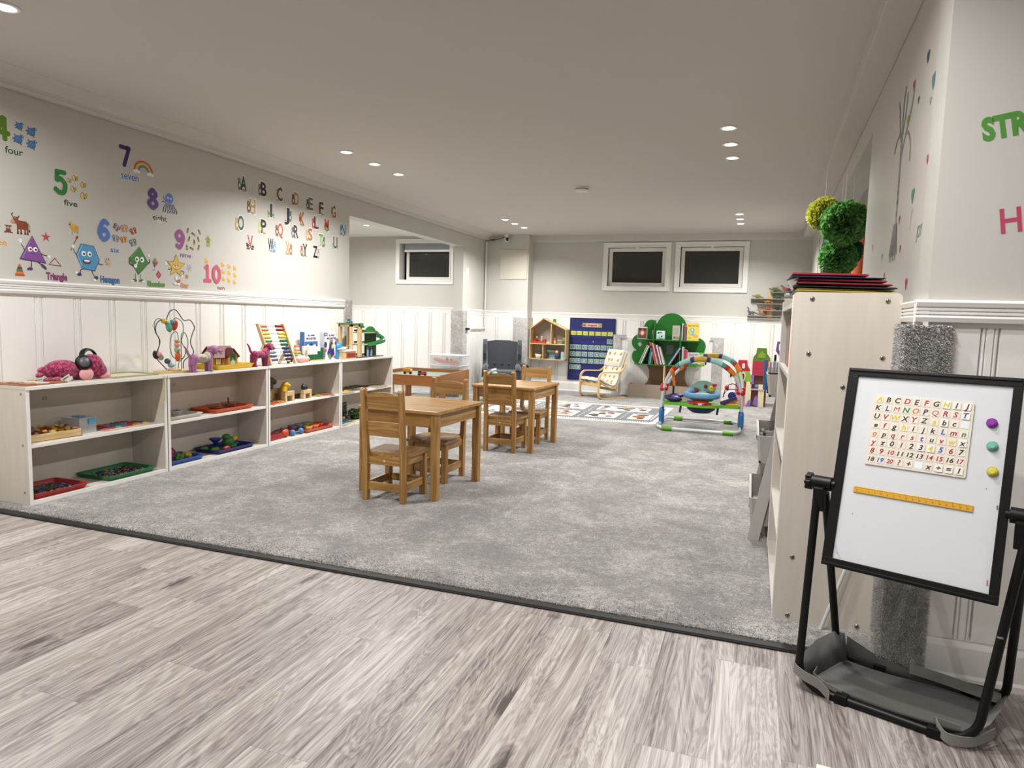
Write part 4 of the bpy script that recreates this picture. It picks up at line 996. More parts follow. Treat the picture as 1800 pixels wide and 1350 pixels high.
# pink spotted plush
PLUSH = mk_spots('magenta_spotted_plush', '#b8396a', '#6e0a34', 85, .44, .49)
PALEP = M('#d79a9a', .9, sheen=.4)
t = thing('plush_toy', 'magenta spotted plush toy with pale pink paws lying on the shelf', 'plush toy', (-3.81, 2.92, STOP), R(0))
t.scale = (1.1, 1.12, 1.18)
m = MB(PLUSH); m.ell((0, -.055, .052), (.062, .095, .052), 22, 14); m.ell((.005, .03, .045), (.05, .06, .045), 16, 10)
m.ell((-.02, -.145, .055), (.03, .022, .016), 10, 6, (.5, 0, 0)); m.ell((-.01, -.165, .035), (.018, .028, .012), 10, 6, (.2, 0, .3)); m.build('body', t)
m = MB(PLUSH).ell((.015, .105, .066), (.060, .055, .062), 22, 14); m.ell((.03, .125, .045), (.05, .045, .042), 18, 12); m.ell((-.03, .13, .105), (.022, .028, .02), 12, 8); m.build('head', t)
m = MB(M('#120a0e', .3)).ell((.072, .112, .066), (.006, .008, .008), 8, 6); m.build('eye', t)
for c_, r_ in (((.062, .035, .030), (.018, .040, .032)), ((.055, .15, .018), (.020, .034, .020))): MB(PALEP).ell(c_, r_, 16, 10).build('paw', t)
for c_ in ((.03, -.15, .012), (.055, -.125, .014)): MB(PLUSH).ell(c_, (.016, .045, .013), 12, 8, (0, 0, .5)).build('leg', t)
m = MB(M('#dcdad6', .5)); m.obox((.085, -.10, .018), (.002, .05, .022), (.5, .2, 0)).obox((.088, -.085, .012), (.002, .045, .018), (.4, .2, .1)); m.use(M('#44423e', .5)).obox((.0875, -.10, .021), (.0015, .03, .004), (.5, .2, 0)); m.build('label_tag', t)
t = thing('headphones', 'black over-ear headphones worn by the magenta plush toy', 'headphones', (-3.81, 2.92, STOP), 0); t.scale = (1.1, 1.12, 1.18)
pts = bez([(.03, .035, .105), (.01, .055, .135), (-.005, .09, .150), (-.015, .125, .146), (-.02, .150, .128), (-.022, .162, .105)], 6)
MB(BLACK).tube(pts, .008, 10, flat=(.006, .014)).build('headband', t)
m = MB(BLACK).lathe([(0, -.014), (.034, -.014), (.040, -.004), (.040, .006), (.034, .014), (.028, .016), (0, .016)], (.055, .025, .088), 24, (0, R(72), R(-18))); m.use(M('#56565a', .4)).lathe([(0, .0165), (.026, .0165), (.026, .015)], (.055, .025, .088), 24, (0, R(72), R(-18))); m.build('ear_cup', t)

# bead maze
t = thing('bead_maze', 'wooden base bead maze with curly green and black wires', 'bead maze', (-3.785, 3.655, STOP), R(-4))
m = MB(PINE[1]).prism([(x*.085*(1+.06*math.cos(4*R(a))), y*.155) for a in range(0, 360, 15) for x, y in [(math.cos(R(a)), math.sin(R(a)))]], 0, .012); m.build('base', t, bevel=.003)
m = MB(PINE[1]).lathe([(.0, .012), (.042, .012), (.042, .022), (.036, .026), (0, .026)], (.015, -.01, 0), 20); m.build('plinth', t)
def wire(pts, c, r=.0028): MB(M(c, .4)).tube(bez(pts, 8), r, 7).build('wire', t)
# coordinates (x, y, z): y runs along the shelf
wire([(0, .075, .02), (0, .08, .07), (0, .12, .10), (0, .165, .13), (0, .14, .20), (0, .155, .26), (0, .175, .31), (0, .14, .36), (0, .085, .36), (0, .05, .40), (0, .02, .43), (0, -.02, .425), (0, -.045, .39), (0, -.06, .355), (0, -.10, .36), (0, -.135, .33), (0, -.14, .28), (0, -.115, .23), (0, -.115, .19), (0, -.13, .15), (0, -.135, .10), (0, -.10, .06), (0, -.06, .02)], '#1c2a26', .0034)
wire([(-.03, .06, .02), (-.03, .065, .06), (-.03, .11, .10), (-.03, .12, .15), (-.03, .09, .21), (-.03, .105, .27), (-.03, .10, .34), (-.03, .05, .375), (-.03, .01, .35), (-.03, -.04, .345), (-.03, -.09, .37), (-.03, -.125, .34), (-.03, -.12, .28), (-.03, -.085, .22), (-.03, -.10, .16), (-.03, -.11, .12)], '#2f6a52')
wire([(.03, .035, .02), (.03, .035, .24), (.03, .05, .27), (.03, .07, .27), (.03, .09, .22), (.03, .085, .16), (.03, .05, .10), (.03, .0, .09), (.03, -.04, .12), (.03, -.055, .18), (.03, -.04, .26), (.03, .0, .28), (.03, .015, .22), (.03, .02, .18)], '#2f6a48')
def bead(p, r, c, rot=(0, 0, 0), sq=(1, 1, 1)): MB(M(c, .35)).ell(p, (r*sq[0], r*sq[1], r*sq[2]), 14, 9, rot).build('bead', t)
for p, r, c, rot, sq in [((-.0, -.075, .352), .019, '#c2a02c', (0, 0, 0), (1, 1, .9)), ((0, -.055, .338), .014, '#6f9a98', (0, 0, 0), (1, .7, 1.3)), ((0, -.035, .315), .026, '#5fa07c', (.2, 0, 0), (.5, 1, 1.5)), ((0, -.01, .345), .018, '#4f7f8c', (0, 0, 0), (1, 1, 1)), ((0, .012, .325), .026, '#b5351f', (-.3, 0, 0), (.4, .9, 1.5)),
    ((.03, .002, .215), .018, '#a88a24', (0, 0, 0), (1, 1, .6)), ((.03, .002, .19), .019, '#d08e88', (0, 0, 0), (1, 1, 1)), ((.03, .002, .155), .019, '#8a9a78', (0, 0, 0), (1, 1, 1.1)), ((.03, .006, .11), .022, '#c9532a', (0, 0, 0), (.5, 1, 1.7)),
    ((0, -.145, .125), .024, '#141414', (.3, 0, 0), (.4, .9, 1.3)), ((.01, -.125, .13), .018, '#d08a88', (0, 0, 0), (1, 1, 1)), ((0, -.105, .105), .019, '#8aa88f', (0, 0, 0), (.6, 1.2, 1)), ((.02, -.07, .08), .020, '#2f4a52', (0, 0, 0), (1, 1, 1)), ((.025, -.045, .05), .020, '#6f9aa4', (0, 0, 0), (1, 1.2, .8))]: bead(p, r, c, rot, sq)

def dog(name, label, cat, loc, rz, mat, s=1, vest=None, coll=None, head='long', tail='up', txt=None):
    """standing toy dog facing +y, nose forward"""
    t = thing(name, label, cat, loc, rz)
    m = MB(mat); m.ell((0, 0, .098*s), (.030*s, .068*s, .030*s), 18, 12); m.ell((0, .05*s, .105*s), (.027*s, .03*s, .036*s), 14, 10); m.ell((0, -.048*s, .10*s), (.028*s, .03*s, .033*s), 14, 10)
    for x in (-.016, .016):
        m.cyl((x*s, .055*s, .095*s), (x*s, .058*s, .010*s), .017*s, .0125*s, 12); m.ell((x*s, .063*s, .009*s), (.014*s, .02*s, .010*s), 10, 6)
        m.cyl((x*s, -.055*s, .10*s), (x*s, -.066*s, .05*s), .021*s, .014*s, 12); m.cyl((x*s, -.066*s, .05*s), (x*s, -.062*s, .01*s), .014*s, .012*s, 12); m.ell((x*s, -.056*s, .009*s), (.014*s, .02*s, .010*s), 10, 6)
    m.tube(bez([(0, .06*s, .11*s), (0, .082*s, .135*s), (0, .095*s, .155*s)], 4), [.026*s]*4+[.022*s]*5, 12)
    m.build('body', t)
    h = MB(mat).ell((0, .105*s, .165*s), (.026*s, .034*s, .028*s), 16, 10); h.ell((0, .138*s, .150*s), (.015*s, .028*s, .015*s), 12, 8, (-.25, 0, 0))
    for x in (-1, 1): h.ell((x*.026*s, .095*s, .155*s), (.006*s, .016*s, .026*s), 10, 8, (.3, 0, 0))
    h.use(M('#1a0c12', .3)).ell((0, .166*s, .146*s), .006*s, 8, 6)
    for x in (-1, 1): h.ell((x*.018*s, .126*s, .168*s), .004*s, 6, 5)
    h.build('head', t)
    tl = MB(mat).tube(bez([(0, -.075*s, .11*s), (0, -.095*s, .135*s), (0, -.105*s, .165*s), (0, -.125*s, .19*s)], 5), [.011*s-.0004*s*k for k in range(16)], 8); tl.build('tail', t)
    if vest:
        v = MB(M(vest, .8)).ell((0, .002*s, .098*s), (.0335*s, .060*s, .0345*s), 18, 12); v.ell((0, .045*s, .105*s), (.031*s, .026*s, .040*s), 14, 10)
        v.plane(frame((.0345*s, 0, .10*s), (0, 1, 0), (0, 0, 1)), .001)
        if txt: v.text(txt, -.008*s, .004*s, .020*s, '#5a2a3a', wd=.056*s, shear=.3)
        v.build('vest', t)
    elif txt:
        v = MB().plane(frame((.0, -.01*s, .1285*s), (0, 1, 0), (-.5, 0, .6)), .001); v.text(txt, 0, .0, .018*s, '#cfa6b4', wd=.075*s, bold=.03); v.build('lettering', t)
    if coll: MB(M(coll, .5)).tube([(.024*s*math.cos(R(a)), .078*s+.012*s*math.sin(R(a)), .128*s-.018*s*math.sin(R(a))) for a in range(0, 360, 24)], .004*s, 6, closed=True).build('collar', t)
    return t
dog('toy_dog', 'lilac pink toy dog wearing a cream vest beside the bead maze', 'toy dog', (-3.665, 3.775, STOP), R(-4), M('#9c6490', .6, sheen=.2), 1.12, '#b8ad9c', '#221c2e', txt='Pink').scale = (.9, 1, .86)
LEO = mk_spots('magenta_leopard', '#3a0c24', '#a3245e', 105, .45, .49)
dog('leopard_dog_figurine', 'magenta leopard print dog figurine standing before the abacus', 'dog figurine', (-3.685, 4.405, STOP), R(-3), LEO, 1.05, txt='PINK').scale = (.95, 1, .92)

# yellow tray and toy house
tray('tray', 'yellow plastic tray under the toy house', 'y', -3.90, -3.66, 3.93, 4.33, STOP, '#e6c010', .034, 'activity trays')
t = thing('toy_house', 'wooden toy house with a red gabled roof in the yellow tray', 'toy house', (-3.785, 4.20, STOP+.006), R(-8))
WY = M('#b9924c', .6); m = MB(WY); a, b, h = .065, .15, .085
m.prism([(-a, 0), (a, 0), (a, h), (0, h+.06), (-a, h)], b-.006, b, 'xz'); m.prism([(-a, 0), (a, 0), (a, h), (0, h+.06), (-a, h)], -b, -b+.006, 'xz')
m.box(a-.006, a, -b, b, 0, h).box(-a, -a+.006, -b, b, 0, h)
# front gable block facing the room
m.prism([(.01, 0), (.14, 0), (.14, .088), (.075, .135), (.01, .088)], a, a+.03, Matrix(((0, 0, 1, 0), (1, 0, 0, 0), (0, 1, 0, 0), (0, 0, 0, 1)))); m.build('walls', t, bevel=.001)
t.scale = (1, .66, 1); t.location.y = 4.09; t.location.x = -3.80
RF = M('#5e1b19', .55); m = MB(RF)
for sgn in (-1, 1): m.add([(0, -b-.014, h+.078), (0, b+.014, h+.078), (sgn*(a+.018), b+.014, h-.006), (sgn*(a+.018), -b-.014, h-.006), (0, -b-.014, h+.070), (0, b+.014, h+.070), (sgn*(a+.018), b+.014, h-.015), (sgn*(a+.018), -b-.014, h-.015)], [(0, 1, 2, 3), (4, 7, 6, 5), (0, 3, 7, 4), (1, 5, 6, 2), (3, 2, 6, 7), (0, 4, 5, 1)], False)
for (y0, y1) in ((.000, .075), (.150, .075)): m.add([(.03, .075, .152), (a+.045, .075, .148), (a+.045, y0-(.008 if y0 < .05 else -.008), .086), (.03, y0, .090), (.03, .075, .144), (a+.045, .075, .140), (a+.045, y0, .078), (.03, y0, .082)], [(0, 1, 2, 3), (4, 7, 6, 5), (0, 3, 7, 4), (1, 5, 6, 2), (3, 2, 6, 7), (0, 4, 5, 1)], False)
m.use(M('#1a1210', .6)); q = frame((a*.55, 0, h+.042), (0, 1, 0), (-.6, 0, .62)); m.plane(q, .004); m.disc(-.075, .01, .028, .012, a=20); m.disc(-.1, -.02, .018, .008, a=-10); m.disc(-.03, -.022, .018, .006, a=10); m.build('roof', t)
m = MB().plane(frame((a, 0, 0), (0, 1, 0), (0, 0, 1)), .0008); m.rect(-.135, .025, -.035, .072, '#3a3326'); m.rect(-.120, .028, -.05, .069, '#d9c99a'); m.line([(-.085, .028), (-.085, .069)], .003, '#8a7a5a'); m.build('painted_window', t); m = MB()
m.plane(frame((a+.03, 0, 0), (0, 1, 0), (0, 0, 1)), .0008)
for p, r_ in (((.055, .085), .018), ((.095, .085), .018), ((.05, .065), .015), ((.1, .068), .015), ((.075, .095), .016)): m.disc(p[0], p[1], r_, None, '#2f6a38')
m.disc(.075, .035, .028, .026, '#bcd4c0'); m.rect(.052, .010, .098, .03, '#8fbfa8'); m.disc(.068, .04, .003, None, '#7a3a3a'); m.disc(.084, .04, .003, None, '#7a3a3a'); m.build('painted_plant', t)

# abacus
t = thing('abacus', 'wooden abacus frame with ten rows of coloured beads leaning on its legs', 'abacus', (-3.735, 4.703, STOP), 0)
tilt = Matrix.Translation((.0, 0, 0)) @ Matrix.Rotation(R(-10), 4, 'Y')
# the frame faces the room and the camera: rows run along y, top leans towards the alphabet side
HB, WB_ = .338, .312
sh = lambda y, z: (-.10*z/HB*1.0+.045, y-.040*(z/HB), z)     # skewed stance of the leaning frame
for s_ in (-1, 1):
    m = MB(PINE[2]); p0, p1 = Vector(sh(s_*WB_/2, 0)), Vector(sh(s_*WB_/2, HB)); d_ = (p1-p0)
    m.cyl(p0, p1, .0135, n=4) if False else m.strip([p0+Vector((0, 0, .002)), p1], .030, .017, (1, 0, 0)); m.build('frame_post', t, bevel=.002)
for s_ in (-1, 1):
    p0 = Vector(sh(s_*WB_/2, .17)); m = MB(PINE[2]).strip([p0, (p0.x-.02, p0.y-.105, .006)], .020, .014, (1, 0, 0)); m.build('rear_leg', t, bevel=.002)
ROWC = [('#c98a7c', '#8a1c1c'), ('#c98a70', '#8a1c1c'), ('#cdb73a', '#cdb73a'), ('#cdb73a', '#c9b236'), ('#4f8f52', '#2a6a3a'), ('#6a9f68', '#2a6a3a'), ('#8aa8ae', '#23406f'), ('#7f9fa4', '#23406f'), ('#6d6480', '#241f4a'), ('#6d6480', '#221c48')]
for k, (c1_, c2_) in enumerate(ROWC):
    z = HB-.022-k*.0305; A, B = Vector(sh(-WB_/2+.012, z)), Vector(sh(WB_/2-.012, z))
    o = MB(CHROME).cyl(A, B, .0016, n=6).build('rod', t)
    for j in range(10):
        f_ = (.04+j*.062) if j < 5 else (.71+(j-5)*.062)
        p = A.lerp(B, f_); q = (p.x, p.y, p.z); MB(M(c1_ if j < 5 else c2_, .35)).ell(q, (.0125, .0092, .0125), 10, 7).build('bead', o)

# fox stacker, wooden blob, piggy
t = thing('stacking_fox', 'small stacking ring toy topped by an orange fox head', 'stacking toy', (-3.86, 5.10, STOP))
for k, (r_, c_) in enumerate(((.052, '#3f78a8'), (.051, '#8fb8cc'), (.044, '#6fa07a'), (.040, '#c8963a'))): MB(M(c_, .4)).lathe([(0, 0), (r_-.004, 0), (r_, .006), (r_, .016), (r_-.005, .022), (0, .022)], (0, 0, .0225*k), 24).build('ring', t)
m = MB(M('#e0d8cc', .5)).ell((0, 0, .112), (.026, .026, .024), 16, 10); m.use(M('#c9552a', .5)).ell((0, 0, .126), (.024, .024, .016), 14, 8)
for s_ in (-1, 1): m.cyl((0, s_*.016, .130), (0, s_*.022, .150), .010, .001, 8)
m.build('fox_head', t)
t = thing('rattle', 'pale wooden ball rattle half hidden behind the abacus', 'rattle', (-3.89, 5.02, STOP))
MB(PINE[0]).cyl((0, 0, 0), (0, 0, .12), .007, n=10).ell((0, 0, .006), (.02, .02, .006)).build('stick', t); MB(M('#b08a6a', .5)).ell((0, 0, .138), .022, 14, 9).build('ball', t)
t = thing('toy_pig', 'pale pink toy pig lying at the foot of the abacus', 'toy pig', (-3.725, 4.985, STOP), R(-8))
m = MB(M('#d8a8a2', .6)).ell((0, 0, .032), (.032, .062, .032), 20, 12); m.build('body', t)
m = MB(M('#d8a8a2', .6)).ell((.002, .062, .030), (.027, .028, .026), 14, 9); m.use(M('#5a3028', .5)).ell((.006, .090, .020), (.016, .008, .012), 12, 8); m.use(M('#d09a94', .6)).ell((.012, .058, .058), (.005, .014, .012), 8, 6, (.4, 0, 0)).ell((-.018, .058, .056), (.005, .014, .012), 8, 6, (.4, 0, 0)); m.build('head', t)
t = thing('wooden_clapper', 'small dark wooden clapper between the abacus posts', 'clapper', (-3.74, 4.83, STOP)); MB('#3a2418').obox((0, 0, .01), (.02, .05, .012), (0, 0, .5)).obox((.01, .03, .03), (.016, .05, .01), (.7, 0, .5)).build('paddles', t, bevel=.002)

# green and white peg cylinders on a wooden base
t = thing('cylinder_sorter', 'green and white cylinder sorter on a pale wooden base', 'sorter', (-3.785, 5.235, STOP), 0)
MB(PINE[1]).prism(rrect(-.055, -.115, .055, .115, .02), 0, .012).build('base', t, bevel=.002)
for j in range(5):
    for i in range(2):
        x, y = -.026+i*.052, -.09+j*.045; h1 = .05 if j < 3 else .05+(j-2)*.028
        g = MB(M('#0f5a34', .4)).cyl((x, y, .012), (x, y, .012+h1), .0225, n=20).build('green_cylinder', t)
        if j < 4: MB(M('#e2e0dc', .4)).cyl((x, y, .012+h1), (x, y, .135-(.004 if i else 0)), .021, n=20).build('white_cylinder', t)
# toy boxes
def carton(label, x0, x1, y0, y1, h, draw, side):
    t = thing('toy_box', label, 'toy box', ((x0+x1)/2, (y0+y1)/2, STOP), 0, 'upright toy boxes'); a, b = (x1-x0)/2, (y1-y0)/2
    m = MB('#d5d6dc').box(-a, a, -b, b, 0, h); m.plane(frame((a, 0, 0), (0, 1, 0), (0, 0, 1)), .0004); draw(m, b, h); m.plane(frame((0, -b, 0), (1, 0, 0), (0, 0, 1)), .0004); m.rect(-a+.002, .002, a-.002, h-.002, side); m.build('carton', t, bevel=.001)
def bx1(m, b, h):
    m.rect(-b, .0, b, h*.66, '#3f68a8'); m.text('BLAME', 0, h*.87, .016, '#22264a', wd=.10, bold=.03); m.text('MONSTER', 0, h*.76, .018, '#22264a', wd=.15, bold=.04)
    m.disc(-.05, h*.50, .02, .016, '#d8dde6'); m.disc(0, h*.54, .018, .014, '#1c2440'); m.disc(.05, h*.50, .022, .016, '#d8dde6'); m.disc(0, h*.40, .045, .022, '#b0405a'); m.text('GOO', 0, h*.40, .016, '#e8c8d0', bold=.04); m.disc(-.06, h*.3, .014, None, '#c8d2e2')
def bx2(m, b, h):
    m.rect(-b, 0, b, h, '#cfd0d8'); m.rect(-.10, h*.86, -.045, h*.97, '#2a3674'); m.text('TOP', -.072, h*.915, .014, '#e6e6ee', bold=.03); m.text('BLAME', .02, h*.88, .016, '#22264a', wd=.085, bold=.03); m.text('MONSTER', .02, h*.77, .018, '#22264a', wd=.15, bold=.04)
    m.poly([(-.03, h*.10), (.02, h*.06), (.07, h*.2), (.055, h*.45), (.04, h*.66), (-.01, h*.68), (-.02, h*.45), (-.05, h*.25)], '#2c2470'); m.disc(.035, h*.48, .016, .022, '#d0c04a'); m.disc(.0, h*.66, .012, .02, '#8a7a34', -20); m.disc(.03, h*.66, .012, .02, '#8a7a34', 20)
    m.disc(-.075, h*.55, .022, .028, '#2a2a4a'); m.disc(-.075, h*.36, .020, .014, '#b04a68'); m.disc(.085, h*.6, .014, .018, '#3a4a7a'); m.disc(.07, h*.1, .02, .014, '#b04a68'); m.disc(-.01, h*.12, .02, .03, '#5f8a3a', 30)
    for k in range(4): m.rect(-.105, h*(.12+.06*k), -.075, h*(.145+.06*k), '#3a3a50')
carton('blue fronted toy box, the one partly hidden by the green cylinders', -3.915, -3.86, 5.22, 5.415, .262, bx1, '#3f68a8')
carton('white toy box with a purple monster, next to the blue dinosaur', -3.80, -3.745, 5.365, 5.535, .262, bx2, '#cfd0d8')
t = thing('dinosaur_toy', 'blue long-necked dinosaur toy between the toy boxes and the garage', 'dinosaur toy', (-3.745, 5.585, STOP), R(8)); BL = M('#2f84b8', .35)
m = MB(BL).cyl((0, -.022, 0), (0, -.024, .10), .022, .020, 14).cyl((0, .024, 0), (0, .020, .09), .018, .018, 14).ell((0, 0, .115), (.030, .042, .042), 16, 10); m.build('body', t)
MB(BL).tube(bez([(0, .0, .13), (0, .02, .145), (0, .045, .13), (0, .055, .105)], 5), .019, 12).ell((0, .058, .095), (.018, .020, .022), 12, 8).build('head', t)
t = thing('wooden_drawer_box', 'small wooden box with a red panel before the toy garage', 'box', (-3.695, 5.655, STOP), 0)
m = MB(PINE[1]).box(-.04, .04, -.095, .095, 0, .075).build('box_body', t, bevel=.002); MB(M('#9a1f24', .4)).box(.04, .043, -.07, .085, .018, .060).build('panel', t); MB('#e0ddd4').box(-.043, .045, -.098, .098, .075, .088).build('lid', t, bevel=.002)
t = thing('picture_book', 'open picture book lying on the small wooden box', 'book', (-3.71, 5.60, STOP+.089), R(20)); MB('#8f9a88').obox((0, 0, .012), (.08, .10, .005), (.16, 0, 0)).build('cover', t); MB('#d8d4c6').obox((0, -.005, .018), (.075, .09, .006), (.2, 0, 0)).build('pages', t)

# toy garage
t = thing('toy_garage', 'wooden toy parking garage with a lift tower and green ramps', 'toy garage', (-3.785, 5.99, STOP), 0); t.scale = (1, 1.22, 1); WD = PINE[2]
MB(M('#4c4a48', .6)).box(-.10, .10, -.16, .28, 0, .008).build('base_plate', t)
m = MB(WD).box(.055, .072, -.20, -.165, 0, .335).box(.055, .072, -.085, -.03, 0, .335).box(-.07, -.05, -.20, -.165, 0, .335).box(-.07, -.05, -.085, -.03, 0, .335).box(-.07, .072, -.20, -.03, .31, .338); m.plane(frame((.0725, -.058, .12), Yp, (0, 0, 1)), .0003); 
for z in (0, .045): m.disc(0, z, .017, None, '#d4b98a'); m.disc(0, z, .013, None, '#c0a070')
m.build('lift_tower', t, bevel=.002)
MB(M('#2f7a38', .5)).box(-.08, .080, -.21, -.02, .338, .346).ell((.076, -.045, .325), (.012, .022, .026), 12, 8).build('tower_roof', t)
m = MB(WD).box(-.09, .08, -.03, .24, .125, .133).box(-.09, .08, -.03, .16, .245, .253).box(-.02, .06, -.16, -.085, .12, .125); m.build('decks', t, bevel=.001)
m = MB(M('#12401f', .6)).box(.015, .03, .08, .25, .008, .245); m.use(M('#2c7a3c', .5)); m.prism(arc(.155, .245, .085, 0, 180, 14, .07), .018, .032, 'yz'); m.build('tree_panel', t)
m = MB(M('#2c7f40', .4)); m.strip(bez([(.04, .05, .262), (.045, .13, .262), (.03, .22, .250), (.0, .30, .225), (.02, .345, .195), (.06, .32, .170), (.075, .24, .150), (.07, .14, .135), (.065, .05, .128)], 6), .060, .028, (1, 0, .0)); m.build('ramp', t)
for y in (.06, .115): MB(M('#7f97b0', .4)).cyl((.07, y, .008), (.07, y, .075), .011, n=12).cyl((.07, y, .075), (.07, y, .125), .003, n=8).build('bollard', t)
for z in (.02, .145, .262, .30): MB(M('#12401f', .5)).box(-.03, .05, -.025, .035, z, z+.018).build('bay', t, bevel=.002)
def car(name, label, loc, rz, c, s=1, cab='#1c1c1e', kind='truck', lift=0):
    t = thing(name, label, 'toy car', loc, rz, 'toy vehicles'); m = MB(M(c, .35)).box(-.022*s, .022*s, -.05*s, .048*s, .014*s, .034*s); m.build('chassis', t, bevel=.003)
    if kind == 'dump':
        MB(M(c, .35)).prism([(-.048*s, .034*s), (.018*s, .034*s), (.026*s, .062*s), (-.056*s, .066*s)], -.026*s, .026*s, 'yz').build('dump_bed', t, bevel=.003); MB(M('#d9cfc0', .4)).box(-.02*s, .02*s, .022*s, .046*s, .034*s, .056*s).build('cab', t, bevel=.003)
    else:
        MB(M(cab, .3)).box(-.02*s, .02*s, -.045*s, -.005*s, .034*s, .062*s).build('cab', t, bevel=.004); MB(M(c, .35)).box(-.021*s, .021*s, .0, .046*s, .034*s, .05*s).build('bed', t, bevel=.003)
    for y in (-.032, .030):
        for x in (-.024, .024): MB(M('#d8d6d0', .4)).cyl((x*s-.004*s, y*s, .014*s), (x*s+.004*s, y*s, .014*s), .008*s, n=10).use(M('#161616', .6)).lathe([(.008*s, -.005*s), (.0135*s, -.005*s), (.0145*s, 0), (.0135*s, .005*s), (.008*s, .005*s)], (x*s, y*s, .0145*s), 14, (0, R(90), 0)).build('wheel', t)
    return t
car('toy_car', 'small blue and red toy car parked on the garage tower roof', (-3.785, 5.835, STOP+.3465), R(0), '#6fa0c4', .62, '#5a1c1c')
car('toy_car', 'dark red toy car on the upper garage deck', (-3.775, 6.0, STOP+.2535), R(0), '#6a1c1c', .62, '#141414')

# --- second unit
tray('tray', 'white shallow tray on the middle board of the second unit', 'w', -3.90, -3.665, 3.50, 3.80, SMID, '#cfccc6', .026, 'activity trays')
t = thing('glass_dish', 'glass dish of brown shells in the white tray', 'dish', (-3.80, 3.66, SMID+.005)); MB(CLEAR).lathe([(.03, 0), (.05, .02), (.058, .045), (.054, .045), (.046, .02), (0, .004)], n=20).build('bowl', t); rg = random.Random(8); m = MB()
for k in range(46): m.use(rg.choice(['#4a3428', '#5f4636', '#3a2a22', '#7a6250'])); a_ = rg.random()*6.28; r_ = rg.random()**.5*.04; m.ell((r_*math.cos(a_), r_*math.sin(a_), .014+rg.random()*.026), (.010, .007, .005), 7, 5, (rg.random(), rg.random(), rg.random()*3))
tag(m.build('shells', t), kind='stuff')
tray('tray', 'orange plastic tray on the middle board of the second unit', 'o', -3.91, -3.655, 3.90, 4.31, SMID, '#c8501a', .030, 'activity trays')
for y, lb in ((4.03, 'wire basket in the orange tray, the one towards the camera'), (4.185, 'wire basket in the orange tray, the one with a red stick')):
    t = thing('wire_basket', lb, 'basket', (-3.79, y, SMID+.006), 0, 'wire baskets'); m = MB(CHROME)
    for z, r_ in ((.004, .035), (.022, .048), (.042, .060)): m.tube([(r_*math.cos(R(a)), r_*math.sin(R(a)), z) for a in range(0, 360, 15)], .0013, 5, closed=True)
    for a in range(0, 360, 20): m.tube([(r_*math.cos(R(a)), r_*math.sin(R(a)), z) for z, r_ in ((.004, .035), (.022, .048), (.042, .060))], .0011, 5)
    m.build('wire_frame', t); rg = random.Random(int(y*100)); m = MB()
    for k in range(34): m.use(rg.choice(['#8a5a40', '#a8765a', '#6a4030'])); a_ = rg.random()*6.28; r_ = rg.random()**.5*.038; m.ell((r_*math.cos(a_), r_*math.sin(a_), .010+rg.random()*.018), (.010, .007, .006), 7, 5)
    tag(m.build('nuts', t), kind='stuff')
t = thing('stick', 'short dark red stick standing in the far wire basket', 'stick', (-3.79, 4.18, SMID+.012)); MB('#7a1c18').cyl((0, 0, 0), (.01, -.02, .075), .006, n=10).build('shaft', t)
tray('tray', 'bright blue tray at the near end of the second unit', 'b', -3.90, -3.66, 3.485, 3.80, SBOT, '#134fa0', .030, 'activity trays')
tray('tray', 'navy blue tray at the far end of the second unit', 'n', -3.905, -3.655, 3.92, 4.32, SBOT, '#101a6a', .030, 'activity trays')
t = thing('toy_cup', 'magenta plastic toy cup standing in the bright blue tray', 'cup', (-3.77, 3.56, SBOT+.006)); MB(M('#94265a', .4)).lathe([(0, 0), (.034, 0), (.044, .095), (.040, .095), (.030, .006), (0, .006)], n=24).build('cup_body', t); MB(M('#94265a', .4)).tube(bez([(.0, .042, .08), (0, .068, .07), (0, .068, .035), (0, .038, .022)], 5), .006, 8).build('handle', t)
for nm, lb, c_, p, r_ in (('toy_vegetable', 'green leafy toy vegetable in the bright blue tray', '#4f8a2c', (-3.75, 3.65, 0), .030), ('toy_fruit', 'yellow toy fruit in the bright blue tray', '#b89a34', (-3.76, 3.73, 0), .027), ('toy_ring', 'orange toy ring lying behind the toy cup', '#c0532c', (-3.85, 3.66, .035), .026)):
    t = thing(nm, lb, 'toy food', (p[0], p[1], SBOT+.006+p[2])); m = MB(M(c_, .5)); rg = random.Random(len(lb))
    if nm == 'toy_ring': m.tube([(r_*math.cos(R(a)), r_*math.sin(R(a)), .0) for a in range(0, 360, 20)], .007, 8, closed=True); m.ell((0, 0, -.018), (.02, .02, .018), 10, 8)
    else:
        for k in range(9): m.ell((rg.uniform(-.02, .02), rg.uniform(-.026, .026), r_*.6+rg.uniform(-.005, .016)), r_*.62, 10, 7)
    m.build('flesh', t)
t = thing('toy_frog', 'green toy frog with a yellow mouth in the navy tray', 'toy frog', (-3.78, 4.155, SBOT+.006)); m = MB(M('#2f6a2a', .45)).ell((0, 0, .045), (.042, .05, .045), 18, 12).ell((0, -.02, .088), (.030, .035, .022), 14, 9); m.build('body', t); MB(M('#d0a028', .4)).ell((.01, .055, .065), (.024, .03, .018), 12, 8, (.5, 0, 0)).build('mouth', t)
for x in (-.035, .035): MB(M('#3a7a34', .45)).ell((x, .02, .014), (.014, .034, .013), 10, 7).build('foot', t)
t = thing('toy_bowl', 'navy blue toy bowl standing on the navy tray', 'toy bowl', (-3.80, 4.045, SBOT+.006)); MB(M('#16307a', .4)).lathe([(.0, .0), (.018, 0), (.014, .05), (.03, .07), (.046, .082), (.046, .088), (0, .088)], n=22).build('bowl_body', t)
